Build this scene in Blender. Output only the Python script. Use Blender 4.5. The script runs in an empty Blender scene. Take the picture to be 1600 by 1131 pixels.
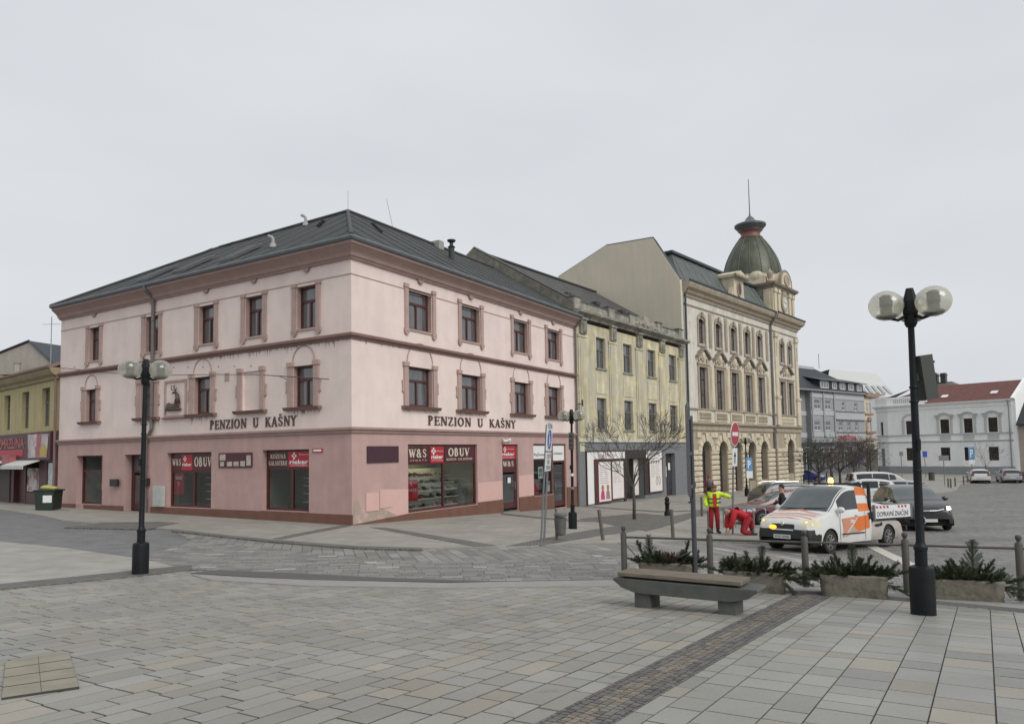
import bpy, bmesh, math, random
import numpy as np
from math import sin, cos, pi, radians, sqrt, atan2
from mathutils import Vector, Matrix
from mathutils.geometry import tessellate_polygon
random.seed(7)
sc = bpy.context.scene
COL = sc.collection
# ------------------------------------------------------------------ camera
FPX, PITCH, ROLL, CXP, CYP, CAMZ = 1130.0, radians(3.6), radians(-1.0), 800.0, 635.0, 1.6
cf = np.array([0, cos(PITCH), sin(PITCH)]); _u = np.array([0, -sin(PITCH), cos(PITCH)]); _x = np.array([1.0, 0, 0])
cX = cos(ROLL)*_x + sin(ROLL)*_u; cU = -sin(ROLL)*_x + cos(ROLL)*_u
cam_d = bpy.data.cameras.new('camera'); cam = bpy.data.objects.new('camera', cam_d); COL.objects.link(cam)
M = Matrix([[cX[0], cU[0], -cf[0], 0], [cX[1], cU[1], -cf[1], 0], [cX[2], cU[2], -cf[2], CAMZ], [0, 0, 0, 1]])
cam.matrix_world = M
cam_d.sensor_fit = 'HORIZONTAL'; cam_d.sensor_width = 36.0; cam_d.lens = FPX/1600*36
cam_d.shift_y = (CYP-565.5)/1600; cam_d.shift_x = 0
cam_d.clip_start = 0.1; cam_d.clip_end = 4000
sc.camera = cam
# ------------------------------------------------------------------ sky and light (overcast)
SUN_AZ, SUN_EL = radians(140), radians(40)      # azimuth clockwise from +y
w = bpy.data.worlds.new('World'); sc.world = w; w.use_nodes = True
nt = w.node_tree; nt.nodes.clear()
out = nt.nodes.new('ShaderNodeOutputWorld'); bg = nt.nodes.new('ShaderNodeBackground')
sky = nt.nodes.new('ShaderNodeTexSky'); sky.sky_type = 'NISHITA'; sky.sun_disc = False
sky.sun_elevation = SUN_EL; sky.sun_rotation = SUN_AZ; sky.dust_density = 6; sky.air_density = 1.0; sky.ozone_density = 1.0
hs = nt.nodes.new('ShaderNodeHueSaturation'); hs.inputs['Saturation'].default_value = 0.12; hs.inputs['Value'].default_value = 1.0
tc = nt.nodes.new('ShaderNodeTexCoord'); nz = nt.nodes.new('ShaderNodeTexNoise')
mp = nt.nodes.new('ShaderNodeMapping'); mp.inputs['Scale'].default_value = (1, 1, 3.0)
nz.inputs['Scale'].default_value = 1.9; nz.inputs['Detail'].default_value = 4; nz.inputs['Roughness'].default_value = 0.45
cr = nt.nodes.new('ShaderNodeValToRGB')
cr.color_ramp.elements[0].position = 0.3; cr.color_ramp.elements[0].color = (6.35, 6.6, 7.0, 1)
cr.color_ramp.elements[1].position = 0.75; cr.color_ramp.elements[1].color = (7.2, 7.45, 7.85, 1)
mx = nt.nodes.new('ShaderNodeMix'); mx.data_type = 'RGBA'; mx.inputs['Factor'].default_value = 0.86
nt.links.new(tc.outputs['Generated'], mp.inputs['Vector']); nt.links.new(mp.outputs[0], nz.inputs['Vector'])
nt.links.new(nz.outputs['Fac'], cr.inputs[0]); nt.links.new(sky.outputs[0], hs.inputs['Color'])
nt.links.new(hs.outputs[0], mx.inputs['A']); nt.links.new(cr.outputs[0], mx.inputs['B'])
nt.links.new(mx.outputs['Result'], bg.inputs['Color']); bg.inputs['Strength'].default_value = 0.1
nt.links.new(bg.outputs[0], out.inputs[0])
sd = bpy.data.lights.new('sun', 'SUN'); sd.energy = 1.5; sd.angle = radians(35); sd.color = (1.0, 0.97, 0.93)
so = bpy.data.objects.new('sun', sd); COL.objects.link(so)
sv = Vector((sin(SUN_AZ)*cos(SUN_EL), cos(SUN_AZ)*cos(SUN_EL), sin(SUN_EL)))
so.rotation_euler = sv.to_track_quat('Z', 'Y').to_euler(); so.location = (30, -20, 60)
sc.view_settings.view_transform = 'Standard'; sc.view_settings.look = 'None'
sc.view_settings.exposure = 0.17; sc.view_settings.gamma = 1.0
try: sc.view_settings.use_curve_mapping = False
except Exception: pass
sc.render.resolution_x = 1024; sc.render.resolution_y = 723

# ------------------------------------------------------------------ terrain
CP = np.array([(0,0,0),(-8,0,.0),(8,0,-.1),(0,5,-.28),(-7.8,15.2,-.82),(5.4,9.8,-.66),(3,14,-.95),(8.5,12.2,-1.0),(2.5,24,-1.2),
 (8.1,22.8,-1.42),(-6.2,27.8,-1.12),(8.1,28.6,-1.62),(-.65,37,-1.5),(3.9,44.6,-1.87),(-17,34.7,-1.04),(-25,39.3,-.97),(14.9,26.6,-1.5),
 (13.8,58,-2.0),(16,60.6,-2.25),(30.6,78,-2.42),(50,78,-2.45),(52,99,-2.2),(-30,10,-.3),(40,20,-1.6),(90,90,-2.6),(-60,60,-.9),(25,45,-2.0)], float)
def _tps(r2): return 0.5*r2*np.log(np.maximum(r2, 1e-9))
_n = len(CP); _A = np.zeros((_n+3, _n+3))
_D = ((CP[:, None, :2]-CP[None, :, :2])**2).sum(2)
_A[:_n, :_n] = _tps(_D) + np.eye(_n)*25.0
_A[:_n, _n] = 1; _A[:_n, _n+1:] = CP[:, :2]; _A[_n:, :_n] = _A[:_n, _n:].T
_W = np.linalg.solve(_A, np.concatenate([CP[:, 2], [0, 0, 0]]))
def Hn(P):
    P = np.asarray(P, float); r2 = ((P[:, None, :]-CP[None, :, :2])**2).sum(2)
    z = _tps(r2) @ _W[:_n] + _W[_n] + P @ _W[_n+1:]
    r = np.hypot(P[:, 0]-10, P[:, 1]-40); t = np.clip((r-75)/70, 0, 1); t = t*t*(3-2*t)
    return z*(1-t) + (-2.2)*t
def H(x, y): return float(Hn([(x, y)])[0])
def ray(px, py): return cf + cX*(px-CXP)/FPX - cU*(py-CYP)/FPX
def G(px, py):
    """ground point seen at a photo pixel"""
    d = ray(px, py); d = d/d[1]; lo, hi = 1.0, 160.0
    ts = np.linspace(1, 160, 640); P = np.array([[d[0]*t, t] for t in ts]); zz = CAMZ + d[2]*ts - Hn(P)
    i = np.argmax(zz < 0)
    if zz[i] >= 0: i = len(ts)-1
    lo, hi = ts[max(i-1, 0)], ts[i]
    for _ in range(25):
        m = (lo+hi)/2
        if CAMZ + d[2]*m - H(d[0]*m, m) > 0: lo = m
        else: hi = m
    return (d[0]*lo, lo, H(d[0]*lo, lo))

# ------------------------------------------------------------------ mesh builder
LOC = {}
class MB:
    def __init__(s, xf=None): s.v = []; s.f = []; s.mi = []; s.xf = xf; s.cur = 0; s.col = []; s.cc = None
    def V(s, p):
        p = Vector(p)
        if s.xf is not None: p = s.xf @ p
        s.v.append(p); return len(s.v)-1
    def F(s, idx): s.f.append(tuple(idx)); s.mi.append(s.cur); s.col.append(s.cc)
    def poly(s, pts): s.F([s.V(p) for p in pts]); return s
    def box(s, x0, x1, y0, y1, z0, z1, ch=0):
        # ch: chamfer of the face at y1 (outward)
        if ch:
            a = [s.V(p) for p in ((x0,y0,z0),(x1,y0,z0),(x1,y0,z1),(x0,y0,z1))]
            b = [s.V(p) for p in ((x0,y1-ch,z0),(x1,y1-ch,z0),(x1,y1-ch,z1),(x0,y1-ch,z1))]
            c = [s.V(p) for p in ((x0+ch,y1,z0+ch),(x1-ch,y1,z0+ch),(x1-ch,y1,z1-ch),(x0+ch,y1,z1-ch))]
            s.F(a[::-1])
            for i in range(4):
                j = (i+1) % 4; s.F((a[i],a[j],b[j],b[i])); s.F((b[i],b[j],c[j],c[i]))
            s.F(c); return s
        q = [s.V(p) for p in ((x0,y0,z0),(x1,y0,z0),(x1,y1,z0),(x0,y1,z0),(x0,y0,z1),(x1,y0,z1),(x1,y1,z1),(x0,y1,z1))]
        for f in ((0,3,2,1),(4,5,6,7),(0,1,5,4),(1,2,6,5),(2,3,7,6),(3,0,4,7)): s.F([q[i] for i in f])
        return s
    def cbox(s, c, d, rz=0, bev=0.0, rot=None):
        R = (rot if rot is not None else Matrix.Rotation(rz, 3, 'Z')); c = Vector(c); hx, hy, hz = d[0]/2, d[1]/2, d[2]/2
        q = [s.V(c + R @ Vector((sx*hx, sy*hy, sz*hz))) for sz in (-1, 1) for sx, sy in ((-1,-1),(1,-1),(1,1),(-1,1))]
        for f in ((0,3,2,1),(4,5,6,7),(0,1,5,4),(1,2,6,5),(2,3,7,6),(3,0,4,7)): s.F([q[i] for i in f])
        return s
    def ext(s, poly, a0, a1, ax='y'):
        """extrude a 2-D polygon: ax 'y' -> poly is (x,z); 'x' -> (y,z); 'z' -> (x,y)"""
        def mk(p, a): return (p[0], a, p[1]) if ax == 'y' else ((a, p[0], p[1]) if ax == 'x' else (p[0], p[1], a))
        A = [s.V(mk(p, a0)) for p in poly]; B = [s.V(mk(p, a1)) for p in poly]; n = len(poly)
        s.F(A[::-1]); s.F(B)
        for i in range(n): j = (i+1) % n; s.F((A[i], A[j], B[j], B[i]))
        return s
    def ring(s, c, ax, r, n, ry=None):
        ax = Vector(ax).normalized(); t = Vector((0,0,1)) if abs(ax.z) < .9 else Vector((1,0,0))
        a = ax.cross(t).normalized(); b = ax.cross(a)
        return [s.V(Vector(c) + a*(r*cos(2*pi*i/n)) + b*((ry or r)*sin(2*pi*i/n))) for i in range(n)]
    def skin(s, A, B):
        n = len(A)
        for i in range(n): j = (i+1) % n; s.F((A[i], A[j], B[j], B[i]))
    def tube(s, pts, r, n=8, caps=True):
        pts = [Vector(p) for p in pts]; m = len(pts)
        rs = list(r) if isinstance(r, (list, tuple)) else [r]*m
        prev = None; first = None; a = None
        for i in range(m):
            d = (pts[min(i+1, m-1)] - pts[max(i-1, 0)])
            if d.length < 1e-9: d = Vector((0,0,1))
            d.normalize()
            if a is None:
                t = Vector((0,0,1)) if abs(d.z) < .9 else Vector((1,0,0)); a = d.cross(t).normalized()
            else:
                a = (a - d*a.dot(d)); a.normalize()
            b = d.cross(a)
            R = [s.V(pts[i] + a*(rs[i]*cos(2*pi*k/n)) + b*(rs[i]*sin(2*pi*k/n))) for k in range(n)]
            if prev: s.skin(prev, R)
            else: first = R
            prev = R
        if caps: s.F(first[::-1]); s.F(prev)
        return s
    def lathe(s, c, prof, n=16, ax=None, a0=0, squash=1.0):
        """prof: (radius, height) list"""
        c = Vector(c); prev = None
        R = Matrix.Identity(3) if ax is None else Vector(ax).normalized().to_track_quat('Z', 'Y').to_matrix()
        for (r, z) in prof:
            rr = [s.V(c + R @ Vector((r*cos(a0+2*pi*k/n), r*squash*sin(a0+2*pi*k/n), z))) for k in range(n)]
            if prev: s.skin(prev, rr)
            else: s.F(rr[::-1])
            prev = rr
        s.F(prev); return s
    def sphere(s, c, r, n=14, m=9, sc=(1,1,1)):
        prof = []
        c = Vector(c); prev = None
        for i in range(m+1):
            a = -pi/2 + pi*i/m; rad = max(cos(a), 1e-3)*r; z = sin(a)*r
            rr = [s.V(c + Vector((rad*cos(2*pi*k/n)*sc[0], rad*sin(2*pi*k/n)*sc[1], z*sc[2]))) for k in range(n)]
            if prev: s.skin(prev, rr)
            prev = rr
        return s
    def sweep(s, prof, path, up=(0,0,1)):
        """sweep an open profile (outward n, z) along a horizontal/any polyline with mitred corners; path pts in frame, prof offset = side dir"""
        P = [Vector(p) for p in path]; m = len(P); prev = None
        for i in range(m):
            d0 = (P[i]-P[i-1]).normalized() if i > 0 else (P[1]-P[0]).normalized()
            d1 = (P[i+1]-P[i]).normalized() if i < m-1 else d0
            up_ = Vector(up); n0 = d0.cross(up_).normalized(); n1 = d1.cross(up_).normalized()
            nn = (n0+n1).normalized(); k = 1/max(nn.dot(n0), .3)
            R = [s.V(P[i] + nn*(a*k) + up_*b) for a, b in prof]
            if prev:
                for j in range(len(R)-1): s.F((prev[j], prev[j+1], R[j+1], R[j]))
            else: s.F(R)
            prev = R
        s.F(prev[::-1]); return s
    def build(s, name, mat, parent=None, smooth=False, recalc=True, bevel=0, loc=None, auto=None):
        me = bpy.data.meshes.new(name); o = bpy.data.objects.new(name, me); COL.objects.link(o)
        off = LOC.get(parent.name, Vector((0,0,0))) if parent else (Vector(loc) if loc else Vector((0,0,0)))
        me.from_pydata([tuple(v-off) for v in s.v], [], s.f)
        mats = mat if isinstance(mat, (list, tuple)) else [mat]
        for m_ in mats: me.materials.append(m_)
        if len(mats) > 1: me.polygons.foreach_set('material_index', s.mi)
        if any(c is not None for c in s.col):
            la = me.color_attributes.new('Col', 'FLOAT_COLOR', 'CORNER'); arr = []
            for p, c in zip(me.polygons, s.col):
                c = c or (1,1,1); arr += [c[0], c[1], c[2], 1.0]*p.loop_total
            la.data.foreach_set('color', arr)
        if recalc:
            bm = bmesh.new(); bm.from_mesh(me); bmesh.ops.recalc_face_normals(bm, faces=bm.faces); bm.to_mesh(me); bm.free()
        if smooth:
            me.polygons.foreach_set('use_smooth', [True]*len(me.polygons))
            if auto is not None:
                me.set_sharp_from_angle(angle=radians(auto))
        me.update()
        if bevel:
            bv = o.modifiers.new('bevel', 'BEVEL'); bv.width = bevel; bv.segments = 2; bv.limit_method = 'ANGLE'
        if parent:
            o.parent = parent; LOC[o.name] = off
        else:
            o.location = off; LOC[o.name] = off
        return o
def tag(o, label=None, cat=None, group=None, kind=None):
    if label: o['label'] = label
    if cat: o['category'] = cat
    if group: o['group'] = group
    if kind: o['kind'] = kind
    return o
def thing(name, loc, label, cat, group=None, rz=0):
    o = bpy.data.objects.new(name, None); COL.objects.link(o); o.location = loc; o.rotation_euler = (0, 0, rz)
    o.empty_display_size = .2
    LOC[o.name] = Vector(loc); return tag(o, label, cat, group)
def thing0(name, label, cat, group=None):
    """a thing modelled round the local origin (to be placed afterwards)"""
    return thing(name, (0,0,0), label, cat, group)
def kids(o): return [c for c in bpy.data.objects if c.parent == o]
def copy_tree(o, parent=None):
    c = o.copy(); COL.objects.link(c)
    if parent: c.parent = parent
    for ch in kids(o): copy_tree(ch, c)
    return c
def place(o, x, y, rz=0, z=None, s=None):
    o.location = (x, y, H(x, y) if z is None else z); o.rotation_euler = (0, 0, rz)
    if s: o.scale = (s, s, s)
    return o

# ------------------------------------------------------------------ materials
_M = {}
def mat(name, col, rough=.7, metal=0, var=.12, scale=3.0, bump=0.0, bscale=40, streak=0.0, dirt=None, spec=.5, coat=0, attr=False, emit=None, es=1.0, fine=0.0, stretch=None):
    if name in _M: return _M[name]
    m = bpy.data.materials.new(name); m.use_nodes = True; N = m.node_tree.nodes; L = m.node_tree.links
    b = N['Principled BSDF']; b.inputs['Roughness'].default_value = rough; b.inputs['Metallic'].default_value = metal
    b.inputs['Specular IOR Level'].default_value = spec; b.inputs['Coat Weight'].default_value = coat
    b.inputs['Base Color'].default_value = (*col, 1)
    tcn = N.new('ShaderNodeTexCoord'); src = tcn.outputs['Object']
    if stretch:
        mp_ = N.new('ShaderNodeMapping'); mp_.inputs['Scale'].default_value = stretch; L.new(src, mp_.inputs['Vector']); src = mp_.outputs[0]
    colout = None
    if attr:
        a = N.new('ShaderNodeAttribute'); a.attribute_name = 'Col'; colout = a.outputs['Color']
    def mul(prev, fac_socket, lo, hi):
        mr = N.new('ShaderNodeMapRange'); mr.inputs['From Min'].default_value = .25; mr.inputs['From Max'].default_value = .75
        mr.inputs['To Min'].default_value = lo; mr.inputs['To Max'].default_value = hi; L.new(fac_socket, mr.inputs['Value'])
        x = N.new('ShaderNodeMix'); x.data_type = 'RGBA'; x.blend_type = 'MULTIPLY'; x.inputs['Factor'].default_value = 1
        if prev is None: x.inputs['A'].default_value = (*col, 1)
        else: L.new(prev, x.inputs['A'])
        L.new(mr.outputs[0], x.inputs['B']); return x.outputs['Result']
    if var:
        n1 = N.new('ShaderNodeTexNoise'); n1.inputs['Scale'].default_value = scale; n1.inputs['Detail'].default_value = 6; n1.inputs['Roughness'].default_value = .6
        L.new(src, n1.inputs['Vector']); colout = mul(colout, n1.outputs['Fac'], 1-var, 1+var)
    if fine:
        n1 = N.new('ShaderNodeTexNoise'); n1.inputs['Scale'].default_value = 60; n1.inputs['Detail'].default_value = 3
        L.new(src, n1.inputs['Vector']); colout = mul(colout, n1.outputs['Fac'], 1-fine, 1+fine)
    if streak:
        mp_ = N.new('ShaderNodeMapping'); mp_.inputs['Scale'].default_value = (.9, .9, .13); L.new(src, mp_.inputs['Vector'])
        n2 = N.new('ShaderNodeTexNoise'); n2.inputs['Scale'].default_value = 2.5; n2.inputs['Detail'].default_value = 5
        L.new(mp_.outputs[0], n2.inputs['Vector']); colout = mul(colout, n2.outputs['Fac'], 1-streak, 1+streak*.5)
    if dirt:
        dc, lo, hi, dsc = dirt
        n3 = N.new('ShaderNodeTexNoise'); n3.inputs['Scale'].default_value = dsc; n3.inputs['Detail'].default_value = 8; n3.inputs['Roughness'].default_value = .65
        L.new(src, n3.inputs['Vector'])
        mr = N.new('ShaderNodeMapRange'); mr.inputs['From Min'].default_value = lo; mr.inputs['From Max'].default_value = hi; L.new(n3.outputs['Fac'], mr.inputs['Value'])
        x = N.new('ShaderNodeMix'); x.data_type = 'RGBA'; L.new(mr.outputs[0], x.inputs['Factor'])
        if colout: L.new(colout, x.inputs['A'])
        else: x.inputs['A'].default_value = (*col, 1)
        x.inputs['B'].default_value = (*dc, 1); colout = x.outputs['Result']
    if colout: L.new(colout, b.inputs['Base Color'])
    if bump:
        n4 = N.new('ShaderNodeTexNoise'); n4.inputs['Scale'].default_value = bscale; n4.inputs['Detail'].default_value = 5; L.new(src, n4.inputs['Vector'])
        bp = N.new('ShaderNodeBump'); bp.inputs['Strength'].default_value = bump; bp.inputs['Distance'].default_value = .02
        L.new(n4.outputs['Fac'], bp.inputs['Height']); L.new(bp.outputs[0], b.inputs['Normal'])
    if emit: b.inputs['Emission Color'].default_value = (*emit, 1); b.inputs['Emission Strength'].default_value = es
    _M[name] = m; return m
def glassmat(name, tint=(.8,.85,.85), rough=.02, refl=.12):
    if name in _M: return _M[name]
    m = bpy.data.materials.new(name); m.use_nodes = True; N = m.node_tree.nodes; L = m.node_tree.links; N.clear()
    o = N.new('ShaderNodeOutputMaterial'); t = N.new('ShaderNodeBsdfTransparent'); t.inputs[0].default_value = (*tint, 1)
    g = N.new('ShaderNodeBsdfGlossy'); g.inputs['Roughness'].default_value = rough; g.inputs[0].default_value = (1,1,1,1)
    fr = N.new('ShaderNodeFresnel'); ge = N.new('ShaderNodeNewGeometry'); mi_ = N.new('ShaderNodeMapRange'); mi_.inputs['To Min'].default_value = 1.5; mi_.inputs['To Max'].default_value = 1/1.5; L.new(ge.outputs['Backfacing'], mi_.inputs['Value']); L.new(mi_.outputs[0], fr.inputs[0]); ad = N.new('ShaderNodeMath'); ad.operation = 'ADD'; ad.use_clamp = True; ad.inputs[1].default_value = refl
    mxs = N.new('ShaderNodeMixShader'); L.new(fr.outputs[0], ad.inputs[0]); L.new(ad.outputs[0], mxs.inputs[0]); L.new(t.outputs[0], mxs.inputs[1]); L.new(g.outputs[0], mxs.inputs[2]); L.new(mxs.outputs[0], o.inputs[0])
    _M[name] = m; return m
def brickmat(name, c1, c2, mortar, bw, rh, ms=.01, rot=0.0, rough=.8, bump=.4, off=.5, var=.15, planar='XY', squash=1.0, vscale=1.5):
    m = bpy.data.materials.new(name); m.use_nodes = True; N = m.node_tree.nodes; L = m.node_tree.links; b = N['Principled BSDF']; b.inputs['Roughness'].default_value = rough
    tcn = N.new('ShaderNodeTexCoord'); mp_ = N.new('ShaderNodeMapping'); mp_.inputs['Rotation'].default_value = (0, 0, rot)
    L.new(tcn.outputs['Object'], mp_.inputs['Vector'])
    br = N.new('ShaderNodeTexBrick'); br.inputs['Scale'].default_value = 1; br.inputs['Brick Width'].default_value = bw; br.inputs['Row Height'].default_value = rh
    br.inputs['Mortar Size'].default_value = ms; br.inputs['Mortar Smooth'].default_value = .3; br.offset = off; br.squash = squash
    br.inputs['Color1'].default_value = (*c1, 1); br.inputs['Color2'].default_value = (*c2, 1); br.inputs['Mortar'].default_value = (*mortar, 1)
    dn = N.new('ShaderNodeTexNoise'); dn.inputs['Scale'].default_value = 1.2; dn.inputs['Detail'].default_value = 2
    vm = N.new('ShaderNodeMix'); vm.data_type = 'RGBA'; vm.blend_type = 'ADD'; vm.inputs['Factor'].default_value = .06
    L.new(mp_.outputs[0], dn.inputs['Vector']); L.new(mp_.outputs[0], vm.inputs['A']); L.new(dn.outputs['Color'], vm.inputs['B'])
    L.new(vm.outputs['Result'], br.inputs['Vector'])
    n1 = N.new('ShaderNodeTexNoise'); n1.inputs['Scale'].default_value = vscale; n1.inputs['Detail'].default_value = 7; L.new(tcn.outputs['Object'], n1.inputs['Vector'])
    mr = N.new('ShaderNodeMapRange'); mr.inputs['From Min'].default_value = .25; mr.inputs['From Max'].default_value = .75; mr.inputs['To Min'].default_value = 1-var; mr.inputs['To Max'].default_value = 1+var; L.new(n1.outputs['Fac'], mr.inputs['Value'])
    x = N.new('ShaderNodeMix'); x.data_type = 'RGBA'; x.blend_type = 'MULTIPLY'; x.inputs['Factor'].default_value = 1; L.new(br.outputs['Color'], x.inputs['A']); L.new(mr.outputs[0], x.inputs['B'])
    L.new(x.outputs['Result'], b.inputs['Base Color'])
    bp = N.new('ShaderNodeBump'); bp.inputs['Strength'].default_value = bump; bp.inputs['Distance'].default_value = .01; bp.invert = True
    L.new(br.outputs['Fac'], bp.inputs['Height']); L.new(bp.outputs[0], b.inputs['Normal']); _M[name] = m; return m

# ------------------------------------------------------------------ lettering
FONT = bpy.data.fonts.load('<builtin>') if '<builtin>' not in [f.name for f in bpy.data.fonts] and False else None
def text_mesh(mb, txt, xf, width=None, height=None, depth=.006, spacing=1.0, bold=0.0, align='L', shear=0):
    """adds lettering (x right, y up in text plane, z toward viewer) through matrix xf; height = cap height"""
    cu = bpy.data.curves.new('t', 'FONT'); cu.body = txt; cu.size = 1; cu.extrude = 0; cu.offset = bold; cu.space_character = spacing; cu.shear = shear; cu.resolution_u = 3
    o = bpy.data.objects.new('t', cu); COL.objects.link(o)
    bpy.context.view_layer.update()
    me = o.to_mesh()
    if len(me.vertices):
        xs = [v.co.x for v in me.vertices]; ys = [v.co.y for v in me.vertices]; x0, x1, y0, y1 = min(xs), max(xs), min(ys), max(ys)
        sy = (height/.72) if height else 1; sx = (width/(x1-x0)) if width else sy
        if not height: sy = sx
        base = len(mb.v)
        for v in me.vertices:
            x = (v.co.x-x0)*sx; 
            if align == 'C': x -= (x1-x0)*sx/2
            mb.V(xf @ Vector((x, v.co.y*sy, depth)))
        for p in me.polygons: mb.F([base+i for i in p.vertices])
    o.to_mesh_clear(); bpy.data.objects.remove(o); bpy.data.curves.remove(cu)
# serif stroke alphabet on a 10 x 14 grid: thick (T) / thin (t) strokes
SER = {
 'P': (8.5, [('T',(2,0),(2,14)),('a',(2,10.5),(4.6,3.5),-90,90)], [(2,0),(2,14)]),
 'E': (8.5, [('T',(2,0),(2,14)),('t',(2,13.4),(8,13.4)),('t',(2,7.2),(6.6,7.2)),('t',(2,.6),(8.3,.6)),('t',(7.8,13.4),(7.8,10.8)),('t',(8.1,.6),(8.1,3.4)),('t',(6.5,8.6),(6.5,5.8))], [(2,0),(2,14)]),
 'N': (11, [('t',(2,0),(2,14)),('T',(2.3,13.6),(9.3,.4)),('t',(9.6,0),(9.6,14))], [(2,0),(2,14),(9.6,14)]),
 'Z': (9, [('t',(1,13.4),(8,13.4)),('T',(7.6,13.2),(1.4,.8)),('t',(1,.6),(8.4,.6)),('t',(1.1,13.4),(1.1,10.8)),('t',(8.3,.6),(8.3,3.2))], []),
 'I': (4.6, [('T',(2.3,0),(2.3,14))], [(2.3,0),(2.3,14)]),
 'O': (11.5, [('o',(5.6,7),(4.4,6.6))], []),
 'U': (11, [('T',(2.4,14),(2.4,4.5)),('u',(5.6,4.5),(3.2,4.2)),('t',(8.8,4.5),(8.8,14))], [(2.4,14),(8.8,14)]),
 'K': (10, [('T',(2.2,0),(2.2,14)),('t',(2.4,5.5),(8.4,13.8)),('T',(4.4,8),(9,0.2))], [(2.2,0),(2.2,14),(8.4,14),(9,0)]),
 'A': (10.5, [('t',(1.4,0),(5.2,14)),('T',(5.4,14),(9,0)),('t',(2.8,4.6),(7.6,4.6))], [(1.4,0),(9,0)]),
 'S': (8.5, [('s',(4.3,7),(3.2,6.6))], []),
 'Y': (10, [('T',(1.4,14),(5,7)),('t',(5,7),(8.8,14)),('T',(5,7),(5,0))], [(1.4,14),(8.8,14),(5,0)]),
 'B': (9.5, [('T',(2,0),(2,14)),('a',(2,10.6),(4.4,3.2),-90,90),('a',(2,4.0),(5.2,3.9),-90,90)], [(2,0),(2,14)]),
 'V': (10.5, [('T',(1.4,14),(5.2,0)),('t',(5.2,0),(9,14))], [(1.4,14),(9,14)]),
 'W': (14, [('T',(1,14),(4.2,0)),('t',(4.2,0),(7.2,14)),('T',(6.4,14),(9.8,0)),('t',(9.8,0),(13,14))], [(1,14),(6.8,14),(13,14)]),
 'G': (11, [('g',(5.6,7),(4.4,6.6)),('T',(9.4,1.2),(9.4,6.2))], [(9.4,6.2)]),
 'L': (8.5, [('T',(2,0),(2,14)),('t',(2,.6),(8,.6)),('t',(7.8,.6),(7.8,3.4))], [(2,0),(2,14)]),
 'T': (9, [('T',(4.5,0),(4.5,14)),('t',(.8,13.4),(8.2,13.4)),('t',(.9,13.4),(.9,11)),('t',(8.1,13.4),(8.1,11))], [(4.5,0)]),
 'R': (10, [('T',(2,0),(2,14)),('a',(2,10.4),(4.6,3.4),-90,90),('T',(4.6,7),(8.6,0.2))], [(2,0),(2,14),(8.8,0)]),
 'C': (10, [('g',(5.6,7),(4.4,6.6))], []), 'H': (11, [('T',(2.2,0),(2.2,14)),('T',(9,0),(9,14)),('t',(2,7),(9,7))], [(2.2,0),(2.2,14),(9,0),(9,14)]),
 '&': (11.5, [('o',(4.6,10.6),(2.2,2.8)),('o',(4.4,3.8),(3.2,3.4)),('T',(3.2,9.0),(9.6,.4)),('t',(7.6,4),(10,7.4))], []),
 'Q': (11, [('o',(5.6,7),(4.4,6.6))], [])}
def serif(mb, txt, xf, height, width=None, depth=.01, bold=1.0, back=0.0):
    u = height/14.0; T, t = 1.05*bold, .48*bold
    segs = []; x = 0
    def st(a, b, wd):
        a = Vector(a); b = Vector(b); d = (b-a); L_ = d.length; d = d/L_; n = Vector((-d.y, d.x))*wd
        segs.append([a+n, b+n, b-n, a-n])
    for ch in txt:
        car = False
        if ch == ' ': x += 11; continue
        base = {'Š':'S','Ž':'Z','Á':'A','Í':'I','Ě':'E'}.get(ch, ch); W_, S_, sf = SER[base]; o = Vector((x, 0))
        for q in S_:
            if q[0] in 'Tt' : st(o+Vector(q[1]), o+Vector(q[2]), T if q[0] == 'T' else t)
            else:
                c = o+Vector(q[1]); rx, ry = q[2]; n = 18
                if q[0] == 'o': rng = [(i*2*pi/n) for i in range(n+1)]
                elif q[0] == 'a': rng = [radians(q[3])+(radians(q[4]-q[3]))*i/10 for i in range(11)]
                elif q[0] == 'u': rng = [pi + pi*i/10 for i in range(11)]
                elif q[0] == 'g': rng = [radians(42)+radians(285)*i/16 for i in range(17)]
                if q[0] == 's':
                    pts = [Vector((3.0,3.6)),Vector((2.2,5.6)),Vector((0,6.4)),Vector((-2.4,5.4)),Vector((-3.0,3.4)),Vector((-1.8,1.4)),Vector((1.6,-1.0)),Vector((3.1,-3.2)),Vector((2.4,-5.4)),Vector((0,-6.4)),Vector((-2.4,-5.6)),Vector((-3.2,-3.4))]
                    for i in range(len(pts)-1): st(c+pts[i], c+pts[i+1], T*.85 if 3 < i < 7 else t*1.3)
                else:
                    for i in range(len(rng)-1):
                        a0, a1 = rng[i], rng[i+1]; wd = t+(T-t)*abs(cos((a0+a1)/2))
                        st(c+Vector((rx*cos(a0), ry*sin(a0))), c+Vector((rx*cos(a1), ry*sin(a1))), wd)
        for p in sf:
            yy = min(max(p[1], .4), 13.6); st(o+Vector((p[0]-2.0, yy)), o+Vector((p[0]+2.0, yy)), .42)
        if ch in 'ŠŽĚ': st(o+Vector((W_/2-2, 17.5)), o+Vector((W_/2-.2, 15.4)), .5); st(o+Vector((W_/2+1.6, 17.5)), o+Vector((W_/2-.2, 15.4)), .5)
        if ch in 'ÁÍ': st(o+Vector((W_/2-.5, 15.2)), o+Vector((W_/2+1.3, 17.4)), .5)
        x += W_+1.6
    sx = (width/x) if width else u
    for q in segs:
        f = [xf @ Vector((p.x*sx, p.y*u, depth)) for p in q]; 
        A = [mb.V(p) for p in f]; mb.F(A)
        if back:
            B = [mb.V(xf @ Vector((p.x*sx, p.y*u, depth-back))) for p in q]
            for i in range(4): j = (i+1) % 4; mb.F((A[i], A[j], B[j], B[i]))
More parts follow.
